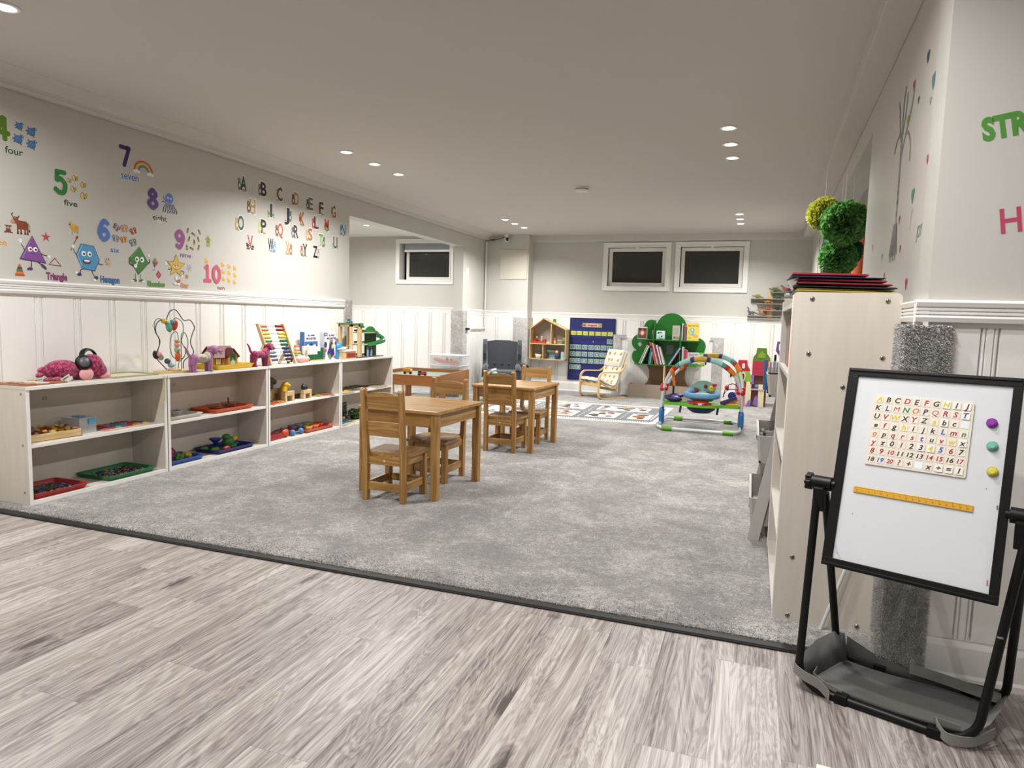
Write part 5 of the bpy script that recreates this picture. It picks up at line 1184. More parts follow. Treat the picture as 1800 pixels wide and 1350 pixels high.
for lb, c_, p in (('lime toy bean pod in the navy tray', '#5f8a2a', (-3.75, 3.99)), ('red toy tomato in the navy tray', '#9a1f1c', (-3.72, 4.07)), ('teal toy boat at the far end of the navy tray', '#1c4a7a', (-3.79, 4.245)), ('small green toy leaf at the near end of the navy tray', '#3f7a2c', (-3.83, 3.965))):
    t = thing('toy_food', lb, 'toy food', (*p, SBOT+.006)); MB(M(c_, .45)).ell((0, 0, .018), (.022, .038, .017), 14, 9).build('flesh', t)

# --- third unit: wooden block animals, puzzles
def block_animal(label, y, x, hc, sh, s=1):
    t = thing('block_animal', label, 'wooden animal', (x, y, SMID), R(0), 'wooden block animals'); P = PINE[2]
    m = MB(P).box(-.022*s, .022*s, -.06*s, .06*s, .045*s, .082*s).box(-.022*s, .022*s, -.06*s, -.032*s, 0, .045*s).box(-.022*s, .022*s, .032*s, .06*s, 0, .045*s); m.build('body', t, bevel=.003)
    h = MB(M(hc, .35))
    if sh == 'tall': h.box(-.02*s, .02*s, -.058*s, -.008*s, .082*s, .16*s).ell((0, -.0*s, .150*s), (.022*s, .034*s, .020*s), 14, 9).cyl((0, -.048*s, .155*s), (0, -.05*s, .182*s), .010*s, .004*s, 8)
    elif sh == 'neck': h.cyl((0, -.045*s, .082*s), (0, -.038*s, .13*s), .026*s, .022*s, 14).ell((0, -.03*s, .138*s), (.028*s, .032*s, .026*s), 16, 10).ell((0, .0, .128*s), (.02*s, .028*s, .02*s), 12, 8)
    else: h.ell((0, -.035*s, .105*s), (.024*s, .026*s, .028*s), 14, 9).ell((0, -.005*s, .104*s), (.022*s, .024*s, .022*s), 12, 8).cyl((0, -.045*s, .12*s), (0, -.048*s, .142*s), .008*s, .003*s, 8)
    h.build('head', t, bevel=.002); return t
block_animal('wooden block animal with a tall black head, furthest to the near end', 4.60, -3.80, '#0d0d0e', 'tall', 1.15)
block_animal('wooden block animal with a glossy yellow head', 4.77, -3.70, '#d0a41c', 'neck', 1.05)
block_animal('wooden block animal with a white head behind the yellow one', 4.845, -3.79, '#cfcdc8', 'low', .95)
block_animal('wooden block animal with an olive green head', 4.79, -3.86, '#4a4a38', 'neck', 1.2)
block_animal('small wooden block animal with a dark green head', 5.02, -3.70, '#12261e', 'low', .95)
puzzle('red and orange flat puzzle at the near end of the third unit', -3.73, 4.60, SMID, .16, .20, .1, ['#b04a24', '#c9a03a', '#7a2a1c'], 2, 3, .9, '#a8683c', seed=4)
puzzle('dark red flat puzzle behind the small green headed animal', -3.84, 5.10, SMID, .17, .26, 0, ['#6a2028', '#7a3a24', '#5a4a2c'], 3, 4, .9, '#7a4a34', seed=5)
puzzle('yellow green flat puzzle at the far end of the third unit', -3.73, 5.27, SMID, .17, .22, -.1, ['#9a9a3c', '#b8a83c', '#8a4038'], 2, 3, .9, '#a88a7c', seed=6)
# third unit, bottom: rattles and bowls
t = thing('xylophone', 'red toy xylophone box at the near end of the bottom board', 'xylophone', (-3.75, 4.60, SBOT), R(3)); MB(M('#8f1c22', .4)).box(-.06, .06, -.11, .11, 0, .038).build('box_body', t, bevel=.003); MB('#d4cfc4').box(-.065, .065, -.118, -.108, 0, .06).build('end_plate', t, bevel=.002)
for k in range(6): MB(M('#b04038', .4)).box(-.05, .05, -.095+k*.033, -.072+k*.033, .038, .044).build('bar', t, bevel=.001)
for lb, p, c_ in (('orange maraca ball resting on the xylophone', (-3.80, 4.60, .045), '#c0701c'), ('orange and red maraca ball beside the xylophone', (-3.72, 4.745, 0), '#b8461c')):
    t = thing('maraca', lb, 'maraca', (p[0], p[1], SBOT+p[2])); MB(M(c_, .4)).ell((0, 0, .038), (.036, .046, .036), 18, 12).build('ball', t); MB(M('#c8c2b4', .5)).cyl((-.03, 0, .038), (-.085, .01, .03), .009, n=10).build('handle', t)
t = thing('rattle', 'blue toy dumbbell rattle in front of the maracas', 'rattle', (-3.695, 4.88, SBOT)); m = MB(M('#3f6a9a', .4)).cyl((0, -.05, .026), (0, .05, .026), .008, n=10); m.build('bar', t)
for y in (-.055, .06): MB(M('#4a78a8', .4)).ell((0, y, .028), (.027, .022, .027), 14, 9).build('knob', t)
tray('tray', 'coral pink tray at the far end of the third unit', 'p', -3.905, -3.655, 4.98, 5.40, SBOT, '#c8544a', .030, 'activity trays')
for lb, c_, x, y in (('ochre yellow toy bowl in the coral tray', '#b8924a', -3.72, 5.075), ('orange toy bowl in the coral tray', '#c86a30', -3.73, 5.185), ('red toy bowl in the coral tray', '#c04428', -3.76, 5.295), ('mauve toy bowl in the coral tray', '#8a5a80', -3.85, 5.03), ('pale blue toy bowl in the coral tray', '#6a88a8', -3.86, 5.13), ('green toy bowl in the coral tray', '#7aa04a', -3.86, 5.235)):
    t = thing('toy_bowl', lb, 'toy bowl', (x, y, SBOT+.006), 0, 'sorting bowls'); MB(M(c_, .45)).lathe([(0, 0), (.030, 0), (.048, .045), (.044, .045), (.027, .004), (0, .004)], n=6).build('bowl_body', t)
scatter('craft_pieces', 'coloured craft pieces heaped behind the maracas', 'craft pieces', -3.89, -3.78, 4.78, 4.96, SBOT+.002, ['#8a3a6a', '#6a4a9a', '#a84a5a', '#4a6a9a', '#8a6a9a'], 90, .020, 11, hz=.03)
# --- fourth unit
for lb, x, y, a_, b_, rz_, cs_, bs_, sd in (('flat puzzle with a red sun at the near end of the last unit', -3.71, 5.60, .16, .20, .05, ['#c8a83a', '#b03a24', '#d0c060'], '#c9b07a', 7), ('teal flat puzzle in the middle of the last unit', -3.73, 5.84, .17, .22, -.1, ['#3a7a8a', '#6a3a24', '#8a8a7a'], '#8a6a5c', 8), ('dark flat puzzle at the back of the last unit', -3.85, 5.72, .15, .26, 0, ['#6a2424', '#2a4a3a', '#3a2a24'], '#5a3a30', 9), ('green flat puzzle at the far end of the last unit', -3.83, 6.06, .18, .26, .1, ['#3a6a34', '#9a3a24', '#6a8a3c'], '#7a5a3a', 10), ('pink edged flat puzzle at the far end of the last unit', -3.72, 6.22, .16, .24, .0, ['#b07a8a', '#4a4a3c', '#8a9a5a'], '#b8a088', 12)):
    puzzle(lb, x, y, SMID, a_, b_, rz_, cs_, 3, 3, .9, bs_, seed=sd)
t = thing('wooden_frame_board', 'wooden framed blue board lying on the bottom of the last unit', 'board', (-3.73, 5.60, SBOT), .05); MB(PINE[1]).box(-.09, .09, -.10, .14, 0, .012).build('board_frame', t, bevel=.002); MB('#2c5a78').box(-.08, .08, -.09, .10, .012, .016).build('blue_panel', t)
t = thing('toy_boat', 'small blue and yellow toy on the wooden framed board', 'toy boat', (-3.74, 5.61, SBOT+.016)); MB(M('#1f6a94', .4)).box(-.03, .03, -.05, .03, 0, .028).build('hull', t, bevel=.004); MB(M('#c0a040', .4)).box(-.02, .02, .0, .06, .02, .045).build('cabin', t, bevel=.004)
t = thing('artificial_plant', 'tuft of artificial green leaves on the bottom board of the last unit', 'artificial plant', (-3.78, 5.93, SBOT)); MB('#2a2a26').lathe([(0, 0), (.04, 0), (.045, .02), (0, .02)]).build('pot', t); rg = random.Random(4); m = MB()
for k in range(150):
    a_ = rg.random()*6.28; r_ = rg.uniform(.01, .09); z_ = rg.uniform(.015, .10)*(1-r_*4); m.use(rg.choice(['#2c5a24', '#3f7a2c', '#24481c', '#5a8a3a'])); m.obox((r_*math.cos(a_), r_*math.sin(a_)*1.2, .01+z_), (.012, .034, .002), (rg.uniform(-1, 1), rg.uniform(-1, 1), a_))
tag(m.build('leaves', t), kind='stuff')
t = thing('scrubbing_pad', 'dark patterned card standing behind the artificial leaves', 'card', (-3.86, 5.86, SBOT), .2); m = MB('#26241f').box(-.004, .004, -.06, .06, 0, .17); m.plane(frame((.004, 0, 0), Yp, (0, 0, 1))); [m.disc(random.Random(k).uniform(-.05, .05), random.Random(k+50).uniform(.02, .16), .010, .006, '#7a7a70', k*40) for k in range(14)]; m.build('card', t)

# ------------------------------------------------------------------ children's oak tables and chairs
G0 = .012
def oak_table(label, x, y, rz):
    t = thing('childrens_table', label, 'table', (x, y, G0), rz, 'square oak tables'); s = .295; sx = .268
    MB(OAK[0]).box(-sx-.012, sx+.012, -s-.012, s+.012, .512, .533).build('tabletop', t, bevel=.004)
    for a, b in ((-1, -1), (1, -1), (1, 1), (-1, 1)): MB(OAK[2]).box(a*(sx-.018)-.022, a*(sx-.018)+.022, b*(s-.018)-.022, b*(s-.018)+.022, 0, .512).build('leg', t, bevel=.003)
    for a, b, ax in ((0, -1, 0), (0, 1, 0), (-1, 0, 1), (1, 0, 1)):
        q = s-.022; qx = sx-.022; m = MB(OAK[0 if ax == 0 else 1])
        (m.box(-qx+.02, qx-.02, b*q-.010, b*q+.010, .432, .512) if ax == 0 else m.box(a*qx-.010, a*qx+.010, -q+.02, q-.02, .432, .512)).build('apron', t, bevel=.001)
oak_table('square oak table towards the plank floor, first of the two', -1.952, 3.85, R(-3.5))
oak_table('square oak table further into the room, second of the two', -1.882, 5.47, R(-3.5))
def oak_chair():
    t = thing('childrens_chair', '', 'chair', (0, 0, G0), 0, 'oak ladder back chairs')
    W2 = .122
    for s_ in (-1, 1):
        m = MB(OAK[2]); w_ = .015
        pr = [(-.012, 0), (.022, 0), (.024, .25), (.012, .34), (-.022, .655), (-.030, .664), (-.042, .664), (-.050, .652), (-.020, .33), (-.014, .25)]
        m.prism(pr, s_*W2-w_, s_*W2+w_, 'yz'); m.build('rear_leg', t, bevel=.003)
        MB(OAK[2]).box(s_*(W2-.002)-.018, s_*(W2-.002)+.018, .245, .281, 0, .262).build('front_leg', t, bevel=.003)
    q = W2-.012
    arcp = [(-q, .555), (q, .555), (q, .612)] + [(q*math.cos(R(a)), .612+.034*math.sin(R(a))) for a in range(15, 180, 15)] + [(-q, .612)]
    MB(OAK[0]).prism(arcp, -.030, -.014, Matrix(((1, 0, 0, 0), (0, .99, 1, .034-.053), (0, 1, 0, 0), (0, 0, 0, 1))) if False else Matrix(((1, 0, 0, 0), (0, -.105, 1, .058), (0, 1, 0, 0), (0, 0, 0, 1)))).build('top_rail', t, bevel=.002)
    MB(OAK[0]).prism([(-q, .385), (q, .385), (q, .470), (-q, .470)], -.030, -.014, Matrix(((1, 0, 0, 0), (0, -.105, 1, .058), (0, 1, 0, 0), (0, 0, 0, 1)))).build('back_slat', t, bevel=.002)
    m = MB(OAK[1]); n = 10; gx = []   # dished seat
    for j in range(n+1):
        for i in range(n+1):
            u, v = i/n*2-1, j/n; z = .288-.007*(1-u*u)*math.sin(math.pi*min(1, v*1.1))-(.008*max(0, v-.85)/.15)
            gx.append(((.146-.010*(1-v))*u if v > .10 else .105*u, .012+v*.288, z))
    m.add(gx, [(j*(n+1)+i, j*(n+1)+i+1, (j+1)*(n+1)+i+1, (j+1)*(n+1)+i) for j in range(n) for i in range(n)], True)
    gb = [(x, y, .263) for x, y, z in gx]; ed = [i for i in range(n+1)]+[j*(n+1)+n for j in range(1, n+1)]+[n*(n+1)+i for i in range(n-1, -1, -1)]+[j*(n+1) for j in range(n-1, 0, -1)]
    L_ = len(ed); m.add([gx[k] for k in ed]+[gb[k] for k in ed], [(i, L_+i, L_+(i+1) % L_, (i+1) % L_) for i in range(L_)]+[tuple(range(L_, 2*L_))], False); m.build('seat', t)
    for z0, z1, nm in ((.215, .262, 'seat_rail'), (.062, .108, 'stretcher')):
        e = MB(OAK[0]).box(-q, q, -.002, .014, z0, z1).build(nm, t, bevel=.002); MB(OAK[0]).box(-q, q, .258, .272, z0, z1).build(nm, t, bevel=.002)
        for s_ in (-1, 1): MB(OAK[1]).box(s_*(W2-.002)-.008, s_*(W2-.002)+.008, .015, .25, z0, z1).build(nm, t, bevel=.002)
        if nm == 'seat_rail': MB(M('#d8c9a4', .5)).cyl((0, -.002, .24), (0, -.0035, .24), .006, n=12).build('plug', t)
    return t
oc = oak_chair(); oc.location = (-1.975, 3.415, G0); oc['label'] = 'oak ladder back chair with its back to the plank floor'
dup(oc, (-1.955, 4.225, G0), R(178), 'oak ladder back chair facing the first table from its far side')
dup(oc, (-1.895, 5.11, G0), R(-1), 'oak ladder back chair between the two tables, seat under the second')
dup(oc, (-1.835, 5.85, G0), R(180), 'oak ladder back chair facing the second table from its far side')

# ------------------------------------------------------------------ train table, toy trucks, boxes
t = thing('play_table', 'low brown play table with raised rims and a taller end board', 'play table', (-3.93, 7.72, G0), R(2))
B0, B1, B2 = BROWN
MB(M('#7a8f84', .35)).box(-.42, .44, -.42, .46, .335, .345).build('play_surface', t)
MB(B0).box(-.45, .43, -.455, -.435, .245, .372).build('side_rim', t, bevel=.002); MB(B0).box(-.45, .43, .455, .475, .26, .388).build('side_rim', t, bevel=.002); MB(B1).box(-.45, -.43, -.44, .46, .26, .388).build('side_rim', t, bevel=.002)
MB(BROWN[1]).prism([(-.46, .245), (-.46, .372), (-.445, .385), (.46, .402), (.475, .39), (.475, 0), (.37, 0), (.37, .245), (-.30, .245), (-.30, 0), (-.46, 0)], .43, .452, 'yz').build('end_board', t, bevel=.002)
for y in (-.40, .42): MB(BROWN[2]).prism([(-.44, 0), (-.32, 0), (-.33, .16), (-.36, .22), (-.42, .26), (-.44, .26)] if y < 0 else [(-.44, 0), (-.36, 0), (-.36, .26), (-.44, .26)], y-.01, y+.01, 'xz').build('leg', t, bevel=.002)
car('toy_truck', 'orange and white toy dump truck on the play table', (-4.10, 7.65, G0+.345), R(-70), '#c8841c', 1.15, kind='dump')
car('toy_truck', 'red and black toy truck on the play table', (-3.82, 7.50, G0+.345), R(-65), '#a01c20', 1.15, cab='#1a1a1c')
for k, (lb, col_) in enumerate((('clear storage box at the bottom of the stack behind the play table', None), ('second clear storage box up in the stack behind the play table', None), ('clear storage box of dark toys under the topmost one', '#2a3a40'), ('topmost clear storage box, holding an orange toy boat', None))):
    t = thing('storage_box', lb, 'storage box', (-3.92, 8.52, G0+k*.142), 0, 'clear boxes behind the play table'); a, b, h = .22, .16, .128
    m = MB(CLEAR).box(-a, a, -b, b, 0, .003).box(a-.003, a, -b, b, 0, h).box(-a, -a+.003, -b, b, 0, h).box(-a, a, -b, -b+.003, 0, h).box(-a, a, b-.003, b, 0, h); m.build('box_body', t, bevel=.004)
    MB(mk_clear('lid_plastic', '#e8eaec', .55)).box(-a-.006, a+.006, -b-.006, b+.006, h, h+.012).build('lid', t, bevel=.003)
    if k == 2:
        u = thing('toy_case', 'dark toys packed inside a clear storage box', 'toys', (-3.92, 8.52, G0+k*.142+.004)); MB(M('#2a3a40', .4)).box(-.15, .16, -.12, .12, 0, .085).build('case', u, bevel=.01); MB(M('#4a1f24', .4)).box(-.20, -.16, -.1, .1, 0, .05).build('side_piece', u, bevel=.004)
    if k < 2:
        tag(scatter('building_blocks', 'mixed building blocks inside a clear storage box', 'building blocks', -4.10, -3.74, 8.4, 8.64, G0+k*.142+.004, ['#7a6a5a', '#4a5a6a', '#8a4a3a', '#b0a070'], 120, .030, 30+k, kinds='be', hz=.06), kind='stuff')
    if k == 3:
        u = thing('toy_boat', 'orange toy boat with pink and blue riders in the topmost clear box', 'toy boat', (-3.93, 8.50, G0+k*.142+.004)); m = MB(M('#d8622c', .4)).prism([(-.20, .085), (-.19, .05), (-.10, .015), (.17, .008), (.20, .04), (-.05, .05)], -.06, .06, 'xz'); m.build('hull', u, bevel=.004)
        MB(M('#c03050', .4)).ell((-.02, 0, .072), (.022, .02, .028)).build('rider', u); MB(M('#2f5a9a', .4)).ell((.04, .02, .065), (.03, .02, .02)).build('rider', u); MB(M('#e0922c', .4)).ell((.10, -.01, .06), (.045, .04, .022)).build('rider', u)
        u = thing('toy_bottle', 'blue toy bottle standing at the end of the topmost clear box', 'toy bottle', (-3.77, 8.56, G0+k*.142+.004)); MB(M('#3f6fb0', .4)).cyl((0, 0, 0), (0, 0, .10), .022, n=14).cyl((0, 0, .1), (0, 0, .115), .012, n=12).build('bottle_body', u)

# ------------------------------------------------------------------ grey wing chair in the corner
t = thing('wing_armchair', 'small charcoal grey wing armchair with buttoned back in the corner', 'armchair', (-3.47, 9.38, G0), R(20)); FB = M('#45474d', .9, sheen=.3)
t2 = NT('charcoal_felt', .92, .2); t2.color(t2.mix(t2.noise(t2.coord(), 160, 2), '#46494f', '#3b3d43')); t2.b.inputs['Sheen Weight'].default_value = .3; FB = t2.m
m = MB(FB); 
for i in range(1): m.prism([(-.215, .20), (.215, .20), (.225, .60), (.235, .735), (.10, .755), (-.10, .755), (-.235, .735), (-.225, .60)], .12, .20, 'xz')
m.build('backrest', t, bevel=.03, seg=4)
for k in (-.105, 0, .105): MB(M('#3a3c42', .9)).ell((k, .118, .405), (.018, .010, .018), 12, 8).build('button', t)
for s_ in (-1, 1):
    pr = [(.20, .34), (.20, .74), (.17, .768), (.10, .765), (.03, .70), (.03, .56), (.07, .46), (.05, .38), (.0, .36), (-.18, .36), (-.22, .34), (-.22, .20), (.20, .20)]
    MB(FB).prism(pr, s_*.258-.030, s_*.258+.030, 'yz').build('wing', t, bevel=.022, seg=4)
    MB(FB).tube(bez([(s_*.235, .08, .375), (s_*.235, -.08, .38), (s_*.235, -.20, .37), (s_*.235, -.235, .33)], 5), .036, 14).build('armrest', t)
MB(FB).box(-.24, .24, -.25, .14, .20, .325).build('seat_cushion', t, bevel=.03, seg=4); MB(FB).box(-.27, .27, -.22, .19, .12, .21).build('seat_base', t, bevel=.015)
for x in (-.22, .22):
    for y in (-.18, .15): MB(M('#4a3020', .5)).cyl((x, y, .125), (x*1.08, y*1.08, 0), .018, .011, 12).build('leg', t)
t = thing('toy_playhouse', 'mint green folding toy house standing beside the grey armchair', 'toy house', (-3.21, 8.30, G0), R(8)); m = MB(M('#7fb3ad', .5)).box(-.09, .09, -.10, .10, 0, .30).build('walls', t, bevel=.003)
m = MB(M('#d8d2bf', .5)).prism([(-.12, .29), (.02, .42), (.04, .405), (-.10, .275)], -.13, .13, 'xz').build('roof', t, bevel=.003); m = MB(M('#8fc0ba', .5)).prism([(.02, .40), (.10, .30), (.02, .30)], -.10, .10, 'xz').build('gable', t)
m = MB().plane(frame((0, -.1005, 0), Xp, (0, 0, 1)), .0005); m.disc(-.02, .16, .03, .05, '#4a5a4a'); m.disc(-.03, .2, .012, .02, '#c8a040'); m.disc(.0, .2, .012, .02, '#d8d0b8'); m.rect(-.03, .08, .0, .12, '#d0a848'); m.build('painted_door', t)

# ------------------------------------------------------------------ child's bentwood armchair
t = thing('bentwood_chair', 'small bent birch armchair with white cushion printed in mustard animals', 'armchair', (-1.985, 9.50, G0), math.atan2(-.76, -.65)+R(90))
# local: +x to the sitter's left, -y is the front
FAB = None
def bw_side(s_):
    x = s_*.215
    MB(BIRCH[1]).strip([(x, p[0], p[1]) for p in bez([(.24, .012), (.0, .008), (-.15, .010), (-.205, .03), (-.225, .08), (-.225, .25), (-.215, .32), (-.17, .365), (-.10, .372), (.05, .368), (.13, .372), (.20, .42), (.235, .48)], 6)], .034, .017, (1, 0, 0)).build('side_frame', t)
    MB(BLACK).box(x-.016, x+.016, -.20, -.16, 0, .006).build('foot_pad', t)
for s_ in (-1, 1): bw_side(s_)
prof_ = bez([(-.235, .255), (-.18, .262), (-.08, .215), (.03, .175), (.09, .185), (.14, .27), (.20, .43), (.255, .58), (.285, .665)], 6)
for s_ in (-1, 1): MB(BIRCH[1]).strip([(s_*.17, p[0], p[1]-.028) for p in prof_], .030, .014, (1, 0, 0)).build('seat_frame', t)
MB(BIRCH[0]).box(-.21, .21, -.215, -.19, .165, .215).build('cross_rail', t, bevel=.003); MB(BIRCH[0]).box(-.21, .21, .10, .12, .10, .135).build('cross_rail', t, bevel=.003)
def cushion(nm, pts, w_, th, n0):
    m = MB(M('#d9d5c8', .85)); P = [Vector((0, p[0], p[1])) for p in pts]; nn = len(P); R_ = []
    for i, p in enumerate(P):
        tt = (P[min(i+1, nn-1)]-P[max(i-1, 0)]).normalized(); nr_ = Vector((0, -tt.z, tt.y)); e = min(1, min(i, nn-1-i)/2+.25)
        R_.append([p+Vector((sx_*w_/2*(1 if abs(sx_) < 1 else 1), 0, 0))+nr_*th*e*zz for sx_, zz in ((-1, .5), (-.9, .95), (0, 1.1), (.9, .95), (1, .5), (.9, .05), (-.9, .05))])
    k = 7; vs = [v for r_ in R_ for v in r_]; m.add(vs, [(i*k+j, i*k+(j+1) % k, (i+1)*k+(j+1) % k, (i+1)*k+j) for i in range(nn-1) for j in range(k)], True); m.add(vs, [tuple(range(k))[::-1], tuple(range((nn-1)*k, nn*k))], False)
    rg = random.Random(n0)
    for i in range(3, nn-3, 4):
        for x in (-.1, .02, .12):
            tt = (P[i+1]-P[i-1]).normalized(); nr_ = Vector((0, -tt.z, tt.y)); xx = x+rg.uniform(-.03, .03); m.plane(frame(P[i]+nr_*(th*1.1+.001)+Vector((xx, 0, 0)), (1, 0, 0), tt), .001)
            c = '#c2922e' if rg.random() > .15 else '#a8a090'; m.disc(0, 0, .020, .013, c, rg.uniform(-60, 60)); m.disc(.014, .012, .009, .008, c); m.disc(-.008, -.014, .006, .009, c); m.disc(.010, -.014, .005, .009, c)
    m.build(nm, t)
cushion('seat_cushion', prof_, .40, .030, 1)
cushion('headrest_cushion', [(p[0]-.030, p[1]+.014) for p in prof_[36:]], .37, .036, 2)

# ------------------------------------------------------------------ dollhouse hung on the back wall
DX, DZ = -2.925, .486; dh = lambda x, z: (x-DX, z-DZ)
t = thing('dollhouse', 'open pale pine dollhouse hanging on the wall left of the blue calendar', 'dollhouse', (DX, BW-.012, DZ)); P0, P2 = PINE[0], PINE[2]; dd = -.215
for x0, x1 in ((-.288, -.276), (.272, .284)): MB(P2).box(x0, x1, dd, 0, 0, .462).build('side_panel', t, bevel=.001)
MB(P0).box(-.288, .284, dd, 0, 0, .012).build('bottom_panel', t, bevel=.001); MB(P0).box(-.276, .272, dd, 0, .230, .242).build('floor_panel', t, bevel=.001)
for a, b in (((-.292, .452), (-.070, .62)), ((.288, .452), (-.085, .62))): 
    v = Vector((b[0]-a[0], b[1]-a[1])).normalized(); nn = Vector((-v.y, v.x))*(.012 if a[0] < 0 else -.012); MB(P0).prism([a, b, (b[0]+nn.x, b[1]+nn.y), (a[0]+nn.x, a[1]+nn.y)], dd, 0, 'xz').build('roof_panel', t, bevel=.001)
MB(P2).box(.045, .056, dd, 0, .242, .545).build('partition', t); MB(P2).box(-.078, -.067, dd, 0, .012, .230).build('partition', t)
MB('#b0a79c').prism([(-.276, .012), (.272, .012), (.272, .452), (-.078, .61), (-.276, .455)], -.010, -.004, 'xz').build('back_panel', t)
def doll(label, x, z, y, body, head, hair, s=1):
    t = thing('toy_figure', label, 'toy figure', (x, y, z), 0, 'dollhouse figures'); MB(M(body, .5)).lathe([(.014*s, 0), (.018*s, .01*s), (.017*s, .035*s), (.009*s, .05*s), (0, .052*s)], n=12).build('body', t); MB(M(head, .5)).ell((0, 0, .062*s), .015*s, 12, 8).build('head', t); MB(M(hair, .6)).ell((0, .004*s, .068*s), (.0165*s, .0145*s, .013*s), 12, 8).build('hair', t)
DZF = DZ+.242; DY = BW-.15
t = thing('toy_sofa', 'orange red toy sofa on the upper dollhouse floor', 'toy sofa', (DX-.155, DY, DZF)); MB(M('#b83a1c', .5)).box(-.105, .105, -.03, .03, 0, .028).box(-.105, -.09, -.03, .03, .028, .07).box(.09, .105, -.03, .03, .028, .07).box(-.09, .09, .02, .03, .028, .06).build('sofa_body', t, bevel=.002)
doll('dark haired toy figure in red sitting on the toy sofa', DX-.19, DZF+.03, DY-.005, '#6a2024', '#d8b08a', '#2a1414'); doll('pale haired toy figure in grey sitting on the toy sofa', DX-.115, DZF+.03, DY-.005, '#9aa0ae', '#d8b094', '#c8b8ac')
t = thing('toy_animal', 'tiny white toy animal beside the toy sofa', 'toy animal', (DX-.02, DY, DZF)); MB('#d8d4d0').ell((0, 0, .012), (.02, .012, .012)).ell((.02, 0, .02), .009, 8, 6).build('body', t)
doll('toy figure in orange and yellow on the upper dollhouse floor', DX+.10, DZF, DY-.02, '#c8a030', '#c8502a', '#5a6a8a', 1.15)
t = thing('toy_table', 'tiny cream toy table in the dollhouse', 'toy table', (DX+.175, DY, DZF)); MB('#cfc4a4').box(-.035, .035, -.025, .025, .055, .062).cyl((0, 0, 0), (0, 0, .055), .006, n=8).cyl((0, 0, 0), (0, 0, .004), .02, n=12).build('table_body', t)
t = thing('toy_plant', 'tiny green and yellow toy plant in the dollhouse', 'toy plant', (DX+.235, DY, DZF)); MB(M('#3a6a24', .5)).box(-.022, .022, -.02, .02, 0, .04).build('pot', t); MB(M('#8a9a2c', .6)).ell((0, 0, .07), (.022, .02, .035)).build('leaves', t)
t = thing('toy_bathtub', 'white toy bathtub in the lower dollhouse room', 'toy bathtub', (DX-.17, DY, DZ+.012)); MB('#d8d2c4').lathe([(.028, 0), (.035, .01), (.052, .065), (.048, .065), (.030, .012), (0, .012)], n=20, sx=1.1, rot=(0, .15, 0)).build('tub', t)
t = thing('toy_stove', 'blue grey toy kitchen in the lower dollhouse room', 'toy kitchen', (DX+.055, DY+.03, DZ+.012)); m = MB(M('#7f9aa0', .5)).box(-.085, .06, -.02, .03, .10, .135).box(-.06, .05, .015, .03, .02, .10).box(-.05, .05, -.02, .03, 0, .022); m.build('cabinet_body', t, bevel=.002); m = MB('#c8ccd0')
for k in range(3): m.cyl((.066, -.01, .03+k*.026), (.10, -.01, .03+k*.026), .010, n=10)
m.build('dishes', t)
doll('toy figure with dark curly hair beside the toy kitchen', DX-.035, DZ+.012, DY-.02, '#5a2420', '#7a4a30', '#2a1810', 1.0); doll('red haired toy figure in green and blue before the toy kitchen', DX+.145, DZ+.012, DY-.05, '#1f3a5a', '#d8b08a', '#a83a1c', 1.75)
t = thing('toy_cabinet', 'light blue toy cabinet at the edge of the lower dollhouse room', 'toy cabinet', (DX+.235, DY-.04, DZ+.012)); MB(M('#8fb8cc', .5)).box(-.025, .025, -.02, .03, 0, .115).build('cabinet_body', t, bevel=.002)
MB(M('#2c7a34', .5)).box(DX+.02, DX+.062, BW-.035, BW-.028, 1.065, 1.105).build('sticky_note')
tag(bpy.data.objects['sticky_note'], 'small green square card behind the dollhouse roof', 'card')

# ------------------------------------------------------------------ calendar pocket chart
t = thing('pocket_chart', 'navy blue hanging calendar pocket chart with day and number cards', 'pocket chart', (-2.285, BW-.030, .665)); hw, hh = .352, .468
m = MB(M('#10185c', .6)); n = 14; vs = []
for z in (0, 1):
    for i in range(n+1): pass
m.prism([(-hw, .02*0-.010), (-hw, hh-.01), (-hw+.01, hh), (hw-.01, hh), (hw, hh-.01), (hw, -.46), (hw-.01, -.468), (-hw-.004, -.478), (-hw-.012, -.468)], 0, .004, 'xz'); m.plane(frame((0, 0, 0), Xp, (0, 0, 1)), .0006)
for z in (.30, .205, .115, .015, -.085, -.18, -.275, -.37): m.rect(-hw+.006, z-.045, hw-.006, z-.040, '#0a0f40'); m.rect(-hw+.006, z-.040, hw-.006, z+.002, '#1a2468')
m.build('chart', t)
for x in (-.30, .0, .30): MB(CHROME).cyl((x, -.004, hh-.014), (x, -.001, hh-.014), .006, n=10).build('grommet', t)
def card(x, z, w_, h, base_, draw): m = MB(base_).box(x-w_/2, x+w_/2, -.0045, -.003, z-h/2, z+h/2); m.plane(frame((0, -.0045, 0), Xp, (0, 0, 1)), .0003); draw(m); m.build('card', t)
card(-.005, .362, .30, .062, '#b09a72', lambda m: (m.rect(-.095, .338, .085, .386, '#d8b0a0'), m.text('August', -.005, .363, .026, '#8a1c30', wd=.15, bold=.04), m.disc(-.125, .362, .02, .02, '#6a7a2a'), m.disc(.12, .362, .02, .02, '#8a9a4a')))
colx = [-.292, -.200, -.104, -.006, .090, .182, .276]
for i, dn in enumerate(('Sunday', 'Monday', 'Tuesday', 'Wednesday', 'Thursday', 'Friday', 'Saturday')): card(colx[i], .238, .082, .062, '#a8b04c', lambda m, i=i, dn=dn: (m.rect(colx[i]-.036, .212, colx[i]+.036, .264, '#c6c660'), m.text(dn, colx[i], .238, .011, '#5a5a34', wd=.058, bold=.02)))
